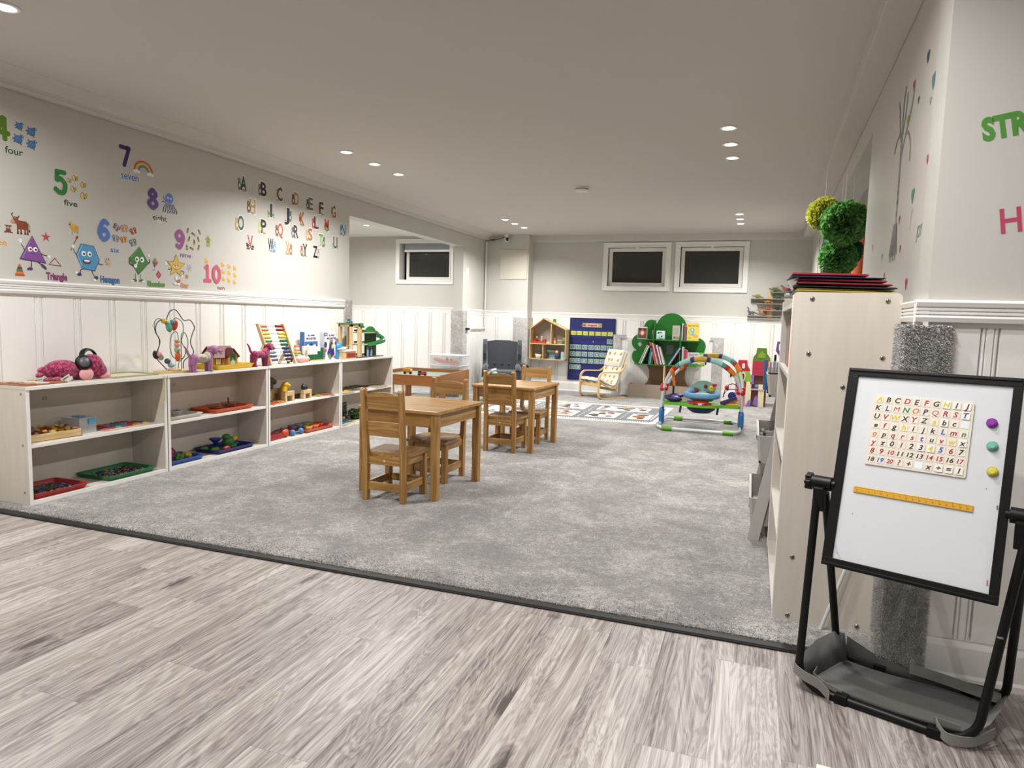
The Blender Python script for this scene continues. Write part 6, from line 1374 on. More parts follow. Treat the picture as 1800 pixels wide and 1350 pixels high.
def ncard(i, z, s_): card(colx[i]-.004, z, .082, .070, '#b8c08a', lambda m: (m.rect(colx[i]-.036, z-.024, colx[i]+.028, z+.024, '#4f86a8'), m.text(s_, colx[i]-.004, z, .022, '#cfdfe6', bold=.03)))
ncard(6, .123, '1')
k = 2
for z in (.028, -.078, -.180):
    for i in range(7): ncard(i, z, str(k)); k += 1
for i in range(2): ncard(i, -.278, str(k)); k += 1
MB(M('#ddd8d0', .5)).cyl((.02, -.006, .115), (.02, -.002, .115), .007, n=10).build('pin', t)

# ------------------------------------------------------------------ tree shaped bookshelf
TX, TZ = -1.16, .50
GRN = M('#1f6b22', .38)
t = thing('tree_bookshelf', 'green tree shaped bookshelf on a brown trunk against the back wall', 'bookshelf', (TX, BW-.09, 0))
def cloud(parts): return [p for a in parts for p in arc(*a)]
out = arc(.05+.0, 1.02, .215, 12, 168, 14) + arc(-.235, 1.03, .105, 60, 175, 8) + arc(-.30, .945, .10, 130, 190, 4) + arc(-.385, .80, .125, 95, 250, 12) + arc(-.36, .60, .14, 150, 250, 8) + [(-.30, .485), (.38, .485)] + arc(.40, .60, .115, -80, 60, 9) + arc(.415, .77, .125, -50, 100, 10) + arc(.30, .94, .10, -10, 60, 5)
MB(GRN).prism([(x, z) for x, z in out], -.012, 0, 'xz').build('crown_panel', t, bevel=.003)
m = MB(M('#b9b6b0', .5)).prism([(-.405, .80), (-.375, .795), (-.36, .77), (-.385, .735), (-.41, .755), (-.42, .78)], -.013, -.0125, 'xz'); m.prism([(.10, 1.04), (.125, 1.06), (.14, 1.03), (.125, 1.0), (.105, 1.02)], -.013, -.0125, 'xz'); m.build('cutout', t)
for x, z1 in ((-.175, 1.10), (.205, 1.10)):
    MB(GRN).prism([(-.012, z1+.03), (-.10, z1), (-.20, .92), (-.215, .86), (-.215, .485), (-.012, .485)], x-.007, x+.007, 'yz').build('divider', t, bevel=.002)
MB(GRN).box(-.43, .44, -.235, -.012, .487, .501).build('lower_shelf', t, bevel=.002); MB(GRN).prism([(-.335, -.012), (.46, -.012), (.44, -.18), (.30, -.225), (-.20, -.225), (-.31, -.18)], .842, .856, 'xy').build('upper_shelf', t, bevel=.002)
TR = TAN
MB(TR).prism([(-.30, 0), (-.30, .19), (-.265, .22), (-.235, .30), (-.24, .40), (-.28, .487), (.30, .487), (.27, .40), (.27, .30), (.30, .22), (.34, .19), (.34, 0)], -.012, 0, 'xz').build('trunk_panel', t)
MB(PINE[2]).box(-.008, .008, -.235, -.012, 0, .487).build('centre_fin', t, bevel=.001)
MB(M('#948575', .6)).box(-.50, .42, -.24, -.224, 0, .205).build('base_board', t, bevel=.003); MB(M('#8a7c6c', .6)).box(-.50, -.485, -.225, 0, 0, .205).box(.405, .42, -.225, 0, 0, .205).build('base_side', t)
m = MB('#8f908a').box(-.003, .085, -.0145, -.0125, .645, .775); m.plane(frame((0, -.0145, 0), Xp, (0, 0, 1)), .0003); [m.rect(.008, .66+.014*k, .076, .665+.014*k, '#6a6b66') for k in range(8)]; m.build('notice', t)
SB1, SB0 = .856, .501
def book(label, x, z, w_, h, d_, col, lean=0, y=-.17, cover=None, face=False):
    """standing book: spine out (thickness w_) or cover out when face"""
    t = thing('book', label, 'book', (TX+x, BW-.09+y, z), 0, 'books on the tree bookshelf'); L = Matrix.Rotation(R(lean), 4, 'Y'); m = MB(M(col, .5)); m.xf = L
    x0 = 0 if lean <= 0 else 0
    m.box(-w_/2, w_/2, -d_/2, d_/2, 0, h)
    if cover: m.xf = None; m.plane(L @ frame((0, -d_/2, 0), Xp, (0, 0, 1)), .0004); cover(m)
    ob = m.build('cover', t, bevel=.0008)
    p = MB('#d8d4c8'); p.xf = L; p.box(-w_/2+.0015, w_/2-.0015, -d_/2+.002, d_/2+.001, .003, h+.0005) if not face else p.box(-w_/2+.003, w_/2+.0008, -d_/2+.002, d_/2-.002, .003, h-.003); p.build('pages', t)
    if lean:
        mn = min((L @ Vector((sx_*w_/2, 0, 0))).z for sx_ in (-1, 1)); t.location.z -= mn
def cov1(m): m.rect(-.062, .006, .062, .158, '#5a3a34'); m.disc(0, .09, .045, .05, '#a8584a'); m.disc(0, .085, .022, .028, '#d8b8a8'); m.disc(-.03, .135, .016, None, '#2c2424'); m.disc(.03, .135, .016, None, '#2c2424'); m.disc(-.03, .04, .02, None, '#3a5a34'); m.disc(.03, .045, .02, None, '#8a2a2a')
book('framed picture book with a pink face on the top shelf of the tree', -.340, SB1, .132, .172, .012, '#d8d4cc', y=-.16, cover=cov1, face=True)
def cov2(m): m.rect(-.05, .0, .05, .20, '#a8a294'); [m.rect(-.035, .08+k*.014, .035, .085+k*.014, '#8f8a7e') for k in range(7)]; m.disc(-.02, .035, .016, None, '#8a4030'); m.disc(.02, .03, .016, None, '#6a7a4a')
book('tall beige booklet beside the instant camera', .135, SB1, .105, .205, .010, '#b0aa9c', y=-.16, cover=cov2, face=True)
def cov3(m):
    m.rect(-.092, .0, .092, .235, '#cfb94e'); m.rect(-.092, 0, -.076, .235, '#b0472c'); m.text('Bug in the Dog', .01, .210, .020, '#a0402c', wd=.14, bold=.03); m.disc(.0, .15, .034, .026, '#6f9aa4'); m.disc(0, .15, .012, None, '#dfe6e6'); m.disc(.012, .10, .022, .028, '#7fa8b0'); m.line([(-.05, .13), (-.03, .09), (.0, .08), (.04, .085)], .008, '#6f9aa4'); m.rect(-.06, .035, -.01, .040, '#5a5a30'); m.rect(.02, .045, .08, .075, '#c99a4a')
book('yellow picture book with a blue creature at the right end of the tree shelf', .355, SB1, .186, .240, .012, '#cfb94e', y=-.18, cover=cov3, face=True)
for k, (c_, h_, w_) in enumerate((('#c8c8cc', .235, .012), ('#3a3a40', .22, .014), ('#8a4a4a', .215, .010), ('#5a6a6a', .20, .014), ('#202024', .19, .010))): book(['silver spined', 'charcoal spined', 'dusty red spined', 'grey green spined', 'thin black spined'][k]+' book standing beside the yellow picture book', .222+k*.0145, SB1, w_*.95, h_, .14, c_, y=-.12)
for k, (c_, h_) in enumerate((('#4a3a3a', .12), ('#7a7a6a', .13))): book(['thin brown', 'thin grey'][k]+' book leaning on the first divider of the tree shelf', -.218+k*.018, SB1, .010, h_, .12, c_, lean=5, y=-.12)
t = thing('instant_camera', 'pale mint toy instant camera on the top shelf of the tree', 'camera', (TX-.075, BW-.27, SB1)); CAM = M('#b9d0cc', .35); MB(CAM).box(-.062, .058, -.025, .025, 0, .125).build('camera_body', t, bevel=.012, seg=3); m = MB(CAM).cyl((.02, -.025, .05), (.026, -.058, .048), .034, .030, 20); m.use(M('#15181a', .2)).cyl((.026, -.058, .048), (.027, -.0595, .048), .014, n=16); m.build('lens', t); MB(M('#1c2022', .3)).box(-.042, -.018, -.0262, -.025, .085, .108).box(-.008, .012, -.0262, -.025, .092, .11).build('flash', t)
# leaning books, lower shelf
for k, (c_, h_, ln, x) in enumerate((('#9ab08a', .285, 22, -.36), ('#d0d4d0', .275, 22, -.335), ('#3a4a3a', .25, 21, -.318), ('#2a6a8a', .265, 6, -.225), ('#7a9aa8', .26, 6, -.205))):
    book(['green edged book leaning', 'white book leaning', 'dark thin book leaning', 'teal blue book standing', 'pale blue book standing'][k]+' left of the first divider on the lower tree shelf', x, SB0, .014, h_, .19, c_, lean=ln, y=-.13)
for k, (c_, h_) in enumerate((('#c04a3a', .325), ('#8a3a3a', .32), ('#b0a8a0', .31), ('#a82a2a', .30), ('#3a3a5a', .295), ('#d0ccc4', .285), ('#7a2a3a', .27), ('#c8c4c0', .26))):
    book(['coral red', 'brown red', 'stone grey', 'bright red', 'navy', 'cream', 'wine', 'white'][k]+' book in the leaning row right of the first divider', -.128+k*.0165, SB0, .0145, h_, .19, c_, lean=-16, y=-.13)
for k, (c_, h_) in enumerate((('#2a3a6a', .275), ('#9aa4b0', .28), ('#3a2a2a', .27))): book(['navy', 'pale grey blue', 'dark brown'][k]+' book leaning against the second divider', .045+k*.017, SB0, .0145, h_, .19, c_, lean=31, y=-.13)
for k, (c_, h_, w_) in enumerate((('#20242c', .27, .012), ('#c8ccd0', .265, .012), ('#7a8a7a', .26, .012), ('#9a2440', .225, .028), ('#b04a5a', .215, .014))): book(['black', 'white', 'sage', 'thick crimson', 'rose'][k]+' book standing right of the second divider', .224+sum((.0135, .0135, .0135, .029, .015)[:k])+w_/2, SB0, w_, h_, .17, c_, y=-.13)
def cov4(m): m.rect(-.122, 0, .122, .19, '#b8b4b8'); m.poly([(-.122, 0), (.122, .0), (.122, .05), (-.122, .02)], '#3f7a2c'); m.poly([(.04, .19), (.122, .19), (.122, .1), (.07, .12)], '#6a9a2c'); m.text('PIRATES', -.03, .155, .018, '#5a3a6a', wd=.12, bold=.03, rot=.1); m.text('LOVE', -.02, .125, .018, '#5a3a6a', bold=.03, rot=.1); m.text('UNDERPANTS', .01, .097, .016, '#8a3a5a', wd=.12, bold=.03, rot=.1); m.disc(-.085, .06, .03, None, '#9a5a2c'); m.disc(-.085, .06, .02, None, '#c07a3a'); m.disc(.05, .06, .03, .04, '#c8a088'); m.disc(.09, .03, .03, .02, '#7aa83a')
book('white landscape picture book with green corners on the lower tree shelf', .420, SB0, .244, .19, .010, '#c0bcc0', y=-.15, cover=cov4, face=True)

# ------------------------------------------------------------------ town play mat
t = thing('play_mat', 'grey and white town road play mat lying on the carpet', 'play mat', (0, 0, G0))
A_, B_, C_, D_ = Vector((-3.06, 7.06)), Vector((-.93, 7.25)), Vector((-.90, 8.76)), Vector((-3.16, 8.62))
def uvm(u, v): p = A_.lerp(B_, u).lerp(D_.lerp(C_, u), v); return (p.x, p.y)
m = MB(M('#dcdad4', .9)); ol = [uvm(*p) for p in rrect(0, 0, 1, 1, .03, 4)]; m.prism(ol, 0, .006); m.build('backing', t)
m = MB().plane(Matrix.Identity(4), .0064, .00002); LW_ = 2.13; LH = 1.5
def q(u0, v0, u1, v1, c, z=None):
    if z is not None: m.w = z
    m._flat([uvm(u0, v0), uvm(u1, v0), uvm(u1, v1), uvm(u0, v1)], c)
q(.02, .03, .98, .97, '#d9d7d2')
m.w = .0068
for i in range(78):
    u = .03+i*.0121; q(u, .038, u+.005, .062, '#262626'); q(u, .938, u+.005, .962, '#262626')
q(.035, .10, .965, .90, '#77777c')
m.w = .0105
for (u0, v0, u1, v1) in ((.07, .16, .27, .46), (.07, .58, .27, .84), (.33, .14, .56, .44), (.33, .56, .56, .86), (.62, .16, .78, .46), (.62, .58, .90, .84), (.84, .16, .95, .46)): q(u0, v0, u1, v1, '#d4d2cc')
for v in (.51,): [q(.05+i*.045, v-.006, .07+i*.045, v+.006, '#e2e0dc') for i in range(20)]
for u in (.30, .59, .81): [q(u-.003, .14+i*.07, u+.003, .17+i*.07, '#e2e0dc') for i in range(10)]
m.w += .0004; m.dw = .00003
rg = random.Random(12)
for (u0, v0, u1, v1) in ((.07, .16, .27, .46), (.07, .58, .27, .84), (.33, .14, .56, .44), (.33, .56, .56, .86), (.62, .16, .78, .46), (.62, .58, .90, .84), (.84, .16, .95, .46)):
    for k in range(13):
        x, y = uvm(rg.uniform(u0+.02, u1-.02), rg.uniform(v0+.04, v1-.04)); c = rg.choice(['#2f5a34', '#b8643a', '#8a8a3a', '#5a4a3a', '#a83a2c', '#3a3a38', '#c8a04a', '#4a7a5a'])
        m.disc(x, y, rg.uniform(.02, .05), rg.uniform(.018, .04), c, rg.uniform(0, 180)) if k % 2 else m.poly([(x-.04, y-.02), (x+.04, y-.02), (x+.04, y+.02), (x, y+.045), (x-.04, y+.02)], c)
q(.955, .12, .975, .88, '#8a8a8c'); q(.962, .12, .966, .88, '#dddbd6')
m.build('printed_town', t)

# ------------------------------------------------------------------ baby activity jumper
t = thing('baby_jumper', 'baby activity jumper with arched frame, colourful tray and fabric seat', 'baby jumper', (-.465, 7.27, G0)); WT = M('#c9cbce', .3); RX = .40
base_ = [(x, y) for x, y in rrect(-.405, -.36, .395, .44, .14, 5)]
m = MB(WT).tube([(x, y, .018+.012*abs(x)/.4) for x, y in base_], .0155, 10, closed=True); m.build('base_tube', t)
for x, y in ((-.30, -.36), (.29, -.36), (-.27, .44), (.27, .44)): MB(M('#5c9c24', .35)).cyl((x-.05, y, .026), (x+.05, y, .026), .024, n=14).build('grip', t)
CS = ['#d07a20', '#a8282e', '#3f8f80', '#8fbcb4', '#8fbcb4', '#3a2a62', '#b8962a', '#b8962a', '#3a2a62', '#8fbcb4', '#8fbcb4', '#3f8f80', '#a8282e', '#d07a20']
for fy, nm in ((-1, 'front_arch'), (1, 'rear_arch')):
    P = []
    for k in range(33):
        a = math.pi*k/32; x = -RX*math.cos(a); z = .13+.60*(math.sin(a)**.62); P.append((x+(.10*math.sin(a)**1.5 if fy > 0 else 0), fy*(.17 if fy < 0 else .30)*math.sin(a)**1.1, z+(.02*math.sin(a) if fy > 0 else 0)))
    o = MB(WT).tube(P, .0165, 10).build(nm, t)
    for k in range(14): a, b = 7+int(k*18/14), 7+int((k+1)*18/14)+0; MB(M(CS[k], .8)).tube(P[a:max(b, a+1)+1], .027, 12).build('fabric_sleeve', o)
for s_ in (-1, 1):
    MB(M('#2c68a4', .3)).lathe([(.0, .02), (.03, .02), (.040, .06), (.040, .15), (.032, .20), (0, .20)], (s_*RX, 0, 0), 16, None, .75, 1).build('foot_hub', t)
    m = MB(M('#a8141a', .3))
    for y, z in ((-.035, .395), (.035, .42)): m.ell((s_*RX, y, z), (.030, .028, .030), 14, 9).ell((s_*(RX-.035), y, z+.004), (.026, .026, .026), 12, 8)
    m.build('clamp', t)
TG = M('#5fa62a', .3)
m = MB(TG); m.prism([(x, y) for x, y in bez([(-.38, -.05), (-.36, -.10), (-.22, -.10), (-.14, -.17), (.0, -.20), (.14, -.17), (.22, -.10), (.36, -.10), (.385, -.04), (.36, .06), (.22, .08), (.14, .17), (0, .20), (-.14, .17), (-.22, .08), (-.36, .06), (-.38, -.05)], 4)][:-1], .235, .265); m.build('tray', t, bevel=.010, seg=3)
MB(M('#1c3f5a', .6)).lathe([(.09, .165), (.14, .20), (.155, .24), (0, .24), ], (0, 0, 0), 20).build('seat_underside', t)
MB(M('#a8181c', .3)).ell((.0, -.155, .272), (.115, .050, .030), 20, 10).build('music_console', t); m = MB('#c8c4c0').box(-.018, .018, -.206, -.202, .262, .282); m.use(M('#2a1440')).box(-.07, -.05, -.200, -.195, .268, .28).box(.05, .07, -.200, -.195, .268, .28); m.build('console_buttons', t)
m = MB(M('#5f8fb4', .8)); m.tube([(.155*math.cos(R(a)), .145*math.sin(R(a)), .345+.045*max(0, math.sin(R(a)))) for a in range(0, 360, 15)], .030, 12, closed=True); m.build('seat_rim', t)
m = MB(M('#7fa840', .85)).lathe([(.03, .27), (.11, .29), (.15, .34)], n=24); m.use(M('#8fbfb4', .85)); m.prism([(x, z) for x, z in bez([(-.14, .36), (-.12, .43), (-.04, .485), (.05, .485), (.12, .44), (.14, .37)], 4)], .115, .145, 'xz'); m.build('fabric_seat', t)
for p_, q_ in (((-.07, .10, .385), (.034, .012, .026)), ((.03, .108, .43), (.02, .01, .02))): MB(M('#8a1a1e', .7)).ell(p_, q_).build('stitched_flower', t)
m = MB(M('#cfa428', .6)).ell((.095, .06, .41), (.034, .028, .036)); m.use(M('#a8181c', .5)).ell((.12, .05, .455), (.024, .02, .018)); m.use(M('#1a1a1a')).ell((.092, .034, .42), .005, 8, 6).ell((.11, .036, .418), .005, 8, 6); m.build('stuffed_face', t)
m = MB(M('#32205a', .4)).ell((-.285, -.03, .30), (.095, .06, .035), 18, 10, (0, .12, 0)); m.use(M('#1f2c6a', .4)).ell((-.26, .02, .325), (.08, .05, .025)); m.build('toy_station', t)
m = MB(M('#cf9f22', .35)).obox((.29, 0, .30), (.15, .11, .05), (0, -.5, 0)).box(.24, .37, -.07, .05, .262, .285); m.use(M('#1a2a7a', .3)).cyl((.30, -.03, .36), (.30, .03, .36), .040, n=18); m.use(M('#32205a', .4)).obox((.27, -.075, .315), (.17, .03, .035), (0, -.42, 0)); m.build('toy_station', t, bevel=.004)
for k, z in enumerate((.45, .40)): MB(BLACK).tube([(.30+.085*math.cos(R(a)), .03-.06*k, .34+(z-.31)*math.sin(R(a))) for a in range(0, 181, 15)], .004, 6).build('bead_wire', t)
MB(M('#a8181c', .3)).ell((.245, .0, .44), (.022, .022, .026)).build('bead', t)
MB(BLACK).cyl((-.29, 0, .32), (-.29, 0, .45), .010, n=8).build('toy_post', t); MB(M('#d07a24', .5)).tube([(-.30, -.02, .62), (-.295, -.02, .53), (-.28, -.02, .43)], [.010, .018, .012], 8).build('hanging_toy', t)
for x in (-.20, .17): MB(M('#221a30', .6)).obox((x, -.10, .20), (.022, .004, .075), (0, .12, 0)).build('strap', t)
for x, z in ((-.23, .655), (.03, .685), (.28, .575)): MB(BLACK).obox((x, -.14, z), (.014, .010, .03)).build('strap_loop', t)
for x, z, y in ((-.10, .3, -.19),): MB(M('#7a3a8a', .5)).ell((x, -.18, .30), (.03, .012, .012)).build('console_flower', t)

# ------------------------------------------------------------------ toy castle in the far corner
def castle():
    t = thing('toy_castle', 'pink, green and lilac plastic toy castle in the far corner', 'toy castle', (.02, 9.62, G0))
    RD, LG, PK, CR, PU, OL = M('#a01a30', .4), M('#7a9a34', .45), M('#c07a90', .5), M('#cfc49a', .5), M('#7a5aa4', .4), M('#4f6a1c', .45)
    def twr(nm, x, mat, prof, d=.12): MB(mat).prism([(x+a, b) for a, b in prof], -d/2, d/2, 'xz').build(nm, t, bevel=.004)
    twr('left_wall', -.115, PK, [(-.09, 0), (.05, 0), (.05, .34), (-.09, .34)])
    m = MB(CR).box(-.065, -.015, -.075, .06, 0, .33); m.build('left_column', t, bevel=.004); MB(PU).prism([(-.07, 0), (-.005, 0), (-.005, .10), (-.03, .08), (-.05, .03)], -.085, -.07, 'xz').build('flourish', t)
    twr('left_roof', -.10, LG, [(-.12, .33), (.11, .33), (.08, .43), (.06, .47), (-.10, .47)], .14)
    m = MB(CR); m.prism([(x_-.115, z_) for x_, z_ in rrect(-.035, .34, .035, .455, .034)], -.085, -.068, 'xz'); m.use(M('#3a1c14')).prism([(x_-.115, z_) for x_, z_ in rrect(-.02, .355, .02, .44, .02)], -.088, -.084, 'xz'); m.build('arched_window', t)
    twr('left_attic', -.115, RD, [(-.09, .47), (.09, .47), (.085, .495), (.055, .54), (.045, .615), (-.065, .615), (-.072, .54), (-.10, .495)], .10)
    MB('#c8bcbc').prism(rrect(-.13, .505, -.095, .575, .014), -.056, -.050, 'xz').build('attic_window', t)
    m = MB(BROWNW if False else M('#6a3a1c', .5)).box(-.19, -.07, -.07, -.062, .255, .325); m.build('shutter', t)
    twr('right_back', .10, M('#5a2c20', .6), [(-.10, 0), (.09, 0), (.09, .42), (-.10, .42)], .05)
    MB(CR).box(.09, .165, -.05, .06, 0, .30).build('right_column', t, bevel=.004); MB(PU).prism([(.085, 0), (.03, .03), (.045, .12), (.075, .16), (.095, .08)], -.06, -.045, 'xz').build('flourish', t)
    MB(M('#b89ab8', .5)).box(.0, .17, -.06, .06, .225, .24).build('middle_floor', t); MB(M('#7a5aa4', .45)).box(-.02, .03, -.06, .06, .30, .42).build('purple_corner', t, bevel=.004)
    twr('right_wall', .10, M('#9a2438', .45), [(-.10, .42), (.10, .42), (.10, .61), (-.10, .61)])
    twr('right_roof', .10, OL, [(-.10, .61), (.12, .61), (.115, .66), (.075, .71), (.065, .785), (-.055, .785), (-.062, .71), (-.095, .66)], .10)
    MB(M('#6a8a2c', .45)).prism([(.065, .655), (.155, .655), (.155, .70), (.11, .745), (.065, .70)], -.056, -.050, 'xz').build('dormer', t)
    MB(M('#8a1c34')).cyl((.07, -.062, .505), (.07, -.060, .505), .010, n=12).build('round_window', t)
    MB(M('#5a6a8a', .5)).ell((.07, -.03, .27), (.03, .02, .03)).build('doll_furniture', t)
castle()

# ------------------------------------------------------------------ dinosaur shelves on the wall
t = thing('wall_shelf', 'grey five board zigzag wall shelf carrying toy dinosaurs', 'wall shelf', (0, BW-.005, 0)); GB = wood('grey_oak_board', '#8f887e', '#7d766c', 0, 12, .05, .5, .5)
DS = [(.190, .53, 1.560), (-.055, .372, 1.468), (.025, .455, 1.400), (.11, .49, 1.310), (-.09, .34, 1.232)]
for x0, x1, z in DS: MB(GB).box(x0, x1, -.085, 0, z-.012, z).build('board', t, bevel=.001)
MB(PINE[2]).box(.165, .235, -.012, 0, 1.17, 1.56).build('upright', t)
MB(GB).box(-.09, .34, -.010, 0, 1.15, 1.232).box(.11, .49, -.010, 0, 1.24, 1.31).box(-.055, .372, -.01, 0, 1.405, 1.468).box(.19, .53, -.010, 0, 1.49, 1.56).build('back_board', t)
def dino(label, x, z, c, kind, s=1, fl=1):
    t = thing('toy_dinosaur', label, 'toy dinosaur', (x, BW-.055, z), 0, 'toy dinosaurs on the wall shelf'); mt = mk_spots('dino_skin', c, '#3a3a2a', 60, .55, .75); m = MB(mt); S = lambda p: (p[0]*s*fl, p[1]*s, p[2]*s)
    if kind == 'trex':
        m.ell(S((0, 0, .055)), (.028*s, .018*s, .024*s), 14, 9, (0, .5*fl, 0)).tube([S(p) for p in bez([(.015, 0, .05), (.045, 0, .03), (.075, 0, .015), (.095, 0, .010)], 4)], [.016*s-.001*s*k for k in range(13)], 8)
        m.tube([S(p) for p in ((-.01, 0, .065), (-.025, 0, .085), (-.03, 0, .095))], .012*s, 8).ell(S((-.042, 0, .098)), (.022*s, .012*s, .012*s), 12, 8)
        for y in (-.012, .012): m.cyl(S((.005, y, .045)), S((-.004, y, .02)), .010*s, .007*s, 8).cyl(S((-.004, y, .02)), S((.006, y, .006)), .007*s, .006*s, 8).obox(S((-.004, y, .003)), (.024*s, .010*s, .006*s)); m.cyl(S((-.02, y, .07)), S((-.034, y, .058)), .003*s, n=6)
    elif kind == 'sauro':
        m.ell(S((0, 0, .042)), (.034*s, .018*s, .020*s), 14, 9).tube([S(p) for p in bez([(.025, 0, .045), (.055, 0, .035), (.08, 0, .014), (.10, 0, .006)], 4)], [.012*s-.0008*s*k for k in range(13)], 8)
        m.tube([S(p) for p in bez([(-.025, 0, .045), (-.045, 0, .065), (-.05, 0, .10), (-.06, 0, .115)], 4)], [.011*s-.0004*s*k for k in range(13)], 8).ell(S((-.067, 0, .116)), (.012*s, .007*s, .007*s), 10, 7)
        for x_ in (-.022, .022):
            for y in (-.011, .011): m.cyl(S((x_, y, .035)), S((x_, y, 0)), .008*s, .007*s, 8)
    else:
        m.ell(S((0, 0, .034)), (.040*s, .020*s, .024*s), 14, 9).tube([S(p) for p in bez([(.03, 0, .035), (.06, 0, .022), (.085, 0, .010), (.10, 0, .008)], 4)], [.013*s-.0009*s*k for k in range(13)], 8)
        m.tube([S(p) for p in ((-.03, 0, .035), (-.05, 0, .035), (-.06, 0, .04))], [.013*s, .010*s, .009*s], 8).ell(S((-.070, 0, .042)), (.016*s, .009*s, .009*s), 10, 7)
        for k in range(6): m.cyl(S((-.035+k*.014, 0, .05)), S((-.035+k*.014, 0, .068)), .006*s, .001, 4)
        for x_ in (-.024, .024):
            for y in (-.013, .013): m.cyl(S((x_, y, .03)), S((x_, y, 0)), .008*s, .007*s, 8)
    m.build('body', t)
    MB('#f0ede0').ell(S((-.045, -.009, .10) if kind == 'trex' else (-.068, -.006, .118) if kind == 'sauro' else (-.072, -.008, .046)), .002*s, 6, 5).build('eye', t)
dino('green long necked toy dinosaur on the topmost board', .255, 1.56, '#5a6a34', 'low', 1.0); dino('orange brown toy tyrannosaur on the topmost board', .368, 1.56, '#9a5a2a', 'trex', .85); dino('olive toy tyrannosaur at the end of the topmost board', .47, 1.56, '#5a5a30', 'trex', .95)
dino('yellow green toy dinosaur on the second board', .03, 1.468, '#7a7a34', 'spike', .85); dino('dark green toy dinosaur on the second board', .285, 1.468, '#2f5a3a', 'low', .85)
dino('tan long toy dinosaur on the third board', .16, 1.400, '#a8783a', 'low', .9); dino('orange red toy dinosaur on the fourth board', .165, 1.31, '#b0481c', 'spike', .7); dino('black toy dinosaur on the fourth board', .30, 1.31, '#26302a', 'spike', .85)
dino('grey blue long necked toy dinosaur on the lowest board', -.03, 1.232, '#4a5a5a', 'sauro', .95); dino('ginger toy tyrannosaur on the lowest board', .085, 1.232, '#a86a2a', 'trex', .8)

# ------------------------------------------------------------------ tall cabinet seen from its end
t = thing('bookcase', 'tall whitewashed bookcase standing end-on beside the easel', 'bookcase', (.13, 2.64, 0)); D, L, H = .345, .90, 1.222
SIDE = [(0, .012), (D, .012)]+arc(D-.016, H-.016, .016, 0, 90, 6)+arc(.014, H-.014, .014, 90, 180, 6)
for a in (0, L-.018):
    o = MB(LAMW[2]).prism(SIDE, a, a+.018, 'xz').build('side_panel', t, bevel=.0015)
    if a == 0:
        for x, z in ((.062, 1.198), (.301, 1.194), (.062, 1.003), (.298, .998), (.180, .890), (.055, .253), (.052, .030), (.285, .028), (.30, .60)):
            m = MB(CHROME).lathe([(0, .003), (.005, .0035), (.0085, .001), (.0085, 0)], (x, -.0002, z), 14, (R(90), 0, 0)); m.use(M('#3a3834', .4)).cyl((x, -.0033, z), (x, -.0036, z), .003, n=6); m.build('screw', o)
for z in (1.185, .925, .62, .32, .04): MB(LAMW[1]).box(0, D-.006, .018, L-.018, z-.018, z).use(EDGE).box(-.002, 0, .018, L-.018, z-.018, z).build('shelf_board', t, bevel=.001)
MB(LAMW[2]).box(D-.006, D, .018, L-.018, .02, H-.02).build('back_panel', t)
for a in (0, L-.018): MB(EDGE).box(-.003, 0, a-.0005, a+.018, .012, H-.01).build('edge_band', t)
rg = random.Random(21)
for k, (y, c, h) in enumerate([(.06, '#a89690', .22), (.12, '#9a8680', .225), (.20, '#c84a20', .20), (.27, '#b4a49c', .22), (.36, '#8f7c78', .21), (.47, '#c0481f', .205), (.58, '#a89c98', .22), (.70, '#9a8a86', .215)]):
    u = thing('file_holder', '%s file holder inside the bookcase, %s from its open side' % (('orange' if c in ('#c84a20', '#c0481f') else 'pale pinkish'), ['first', 'second', 'third', 'fourth', 'fifth', 'sixth', 'seventh', 'eighth'][k]), 'file holder', (.14, 2.64+y, .925), 0, 'files in the bookcase'); MB(M(c, .5)).box(.006, .24, -.018, .018, 0, h).build('holder_body', u, bevel=.002)
# folders stacked on top
FT = H
for k, (lb, c, x0, x1, y0, y1, z, h, rz, rx) in enumerate((
  ('yellow document folder at the bottom of the stack on the bookcase', '#b39a3a', .005, .330, .02, .26, .001, .007, 0, 0), ('second yellow document folder in the stack on the bookcase', '#a88f30', .008, .325, .03, .27, .009, .005, .02, 0),
  ('black folder above the yellow ones on the bookcase', '#17151a', .00, .335, .02, .27, .015, .010, -.03, 0), ('dark red folder in the middle of the stack', '#7a1626', .01, .315, .015, .26, .026, .010, .01, 0),
  ('thick dark red folder under the navy one', '#8a1a2a', .015, .30, .02, .27, .037, .012, -.02, 0), ('navy blue folder near the top of the stack', '#1d1f4a', -.015, .29, .01, .25, .050, .007, .03, 0),
  ('bright red folder topmost of the stack on the bookcase', '#9a1c2c', -.008, .24, .02, .26, .058, .012, .0, 0))):
    u = thing('document_folder', lb, 'folder', (.13+(x0+x1)/2, 2.65+(y0+y1)/2, FT+z), rz, 'folders on the bookcase'); a, b = (x1-x0)/2, (y1-y0)/2
    m = MB(M(c, .4)); m.obox((0, 0, h/2-.0), (2*a, 2*b, h*.35), (0, .018, 0)); m.obox((0, 0, h/2+h*.3), (2*a*.98, 2*b*.98, h*.2), (0, .022, 0)); m.build('cover', u, bevel=.001)
    MB(M('#b8b4ae' if k % 2 else '#8a8680', .6)).obox((.002, 0, h/2+.0), (2*a*.95, 2*b*.94, h*.3), (0, .018, 0)).build('papers', u)
for k, (c, z) in enumerate((('#c8c4c0', .0), ('#3a6a7a', .010), ('#9a2a34', .02))):
    u = thing('booklet', ['white', 'teal', 'red'][k]+' booklet sticking out over the open side of the bookcase', 'booklet', (.125, 2.98, 1.2225+z)); MB(M(c, .4)).box(-.01, .20, -.05, .12, 0, .008).build('cover', u, bevel=.001)
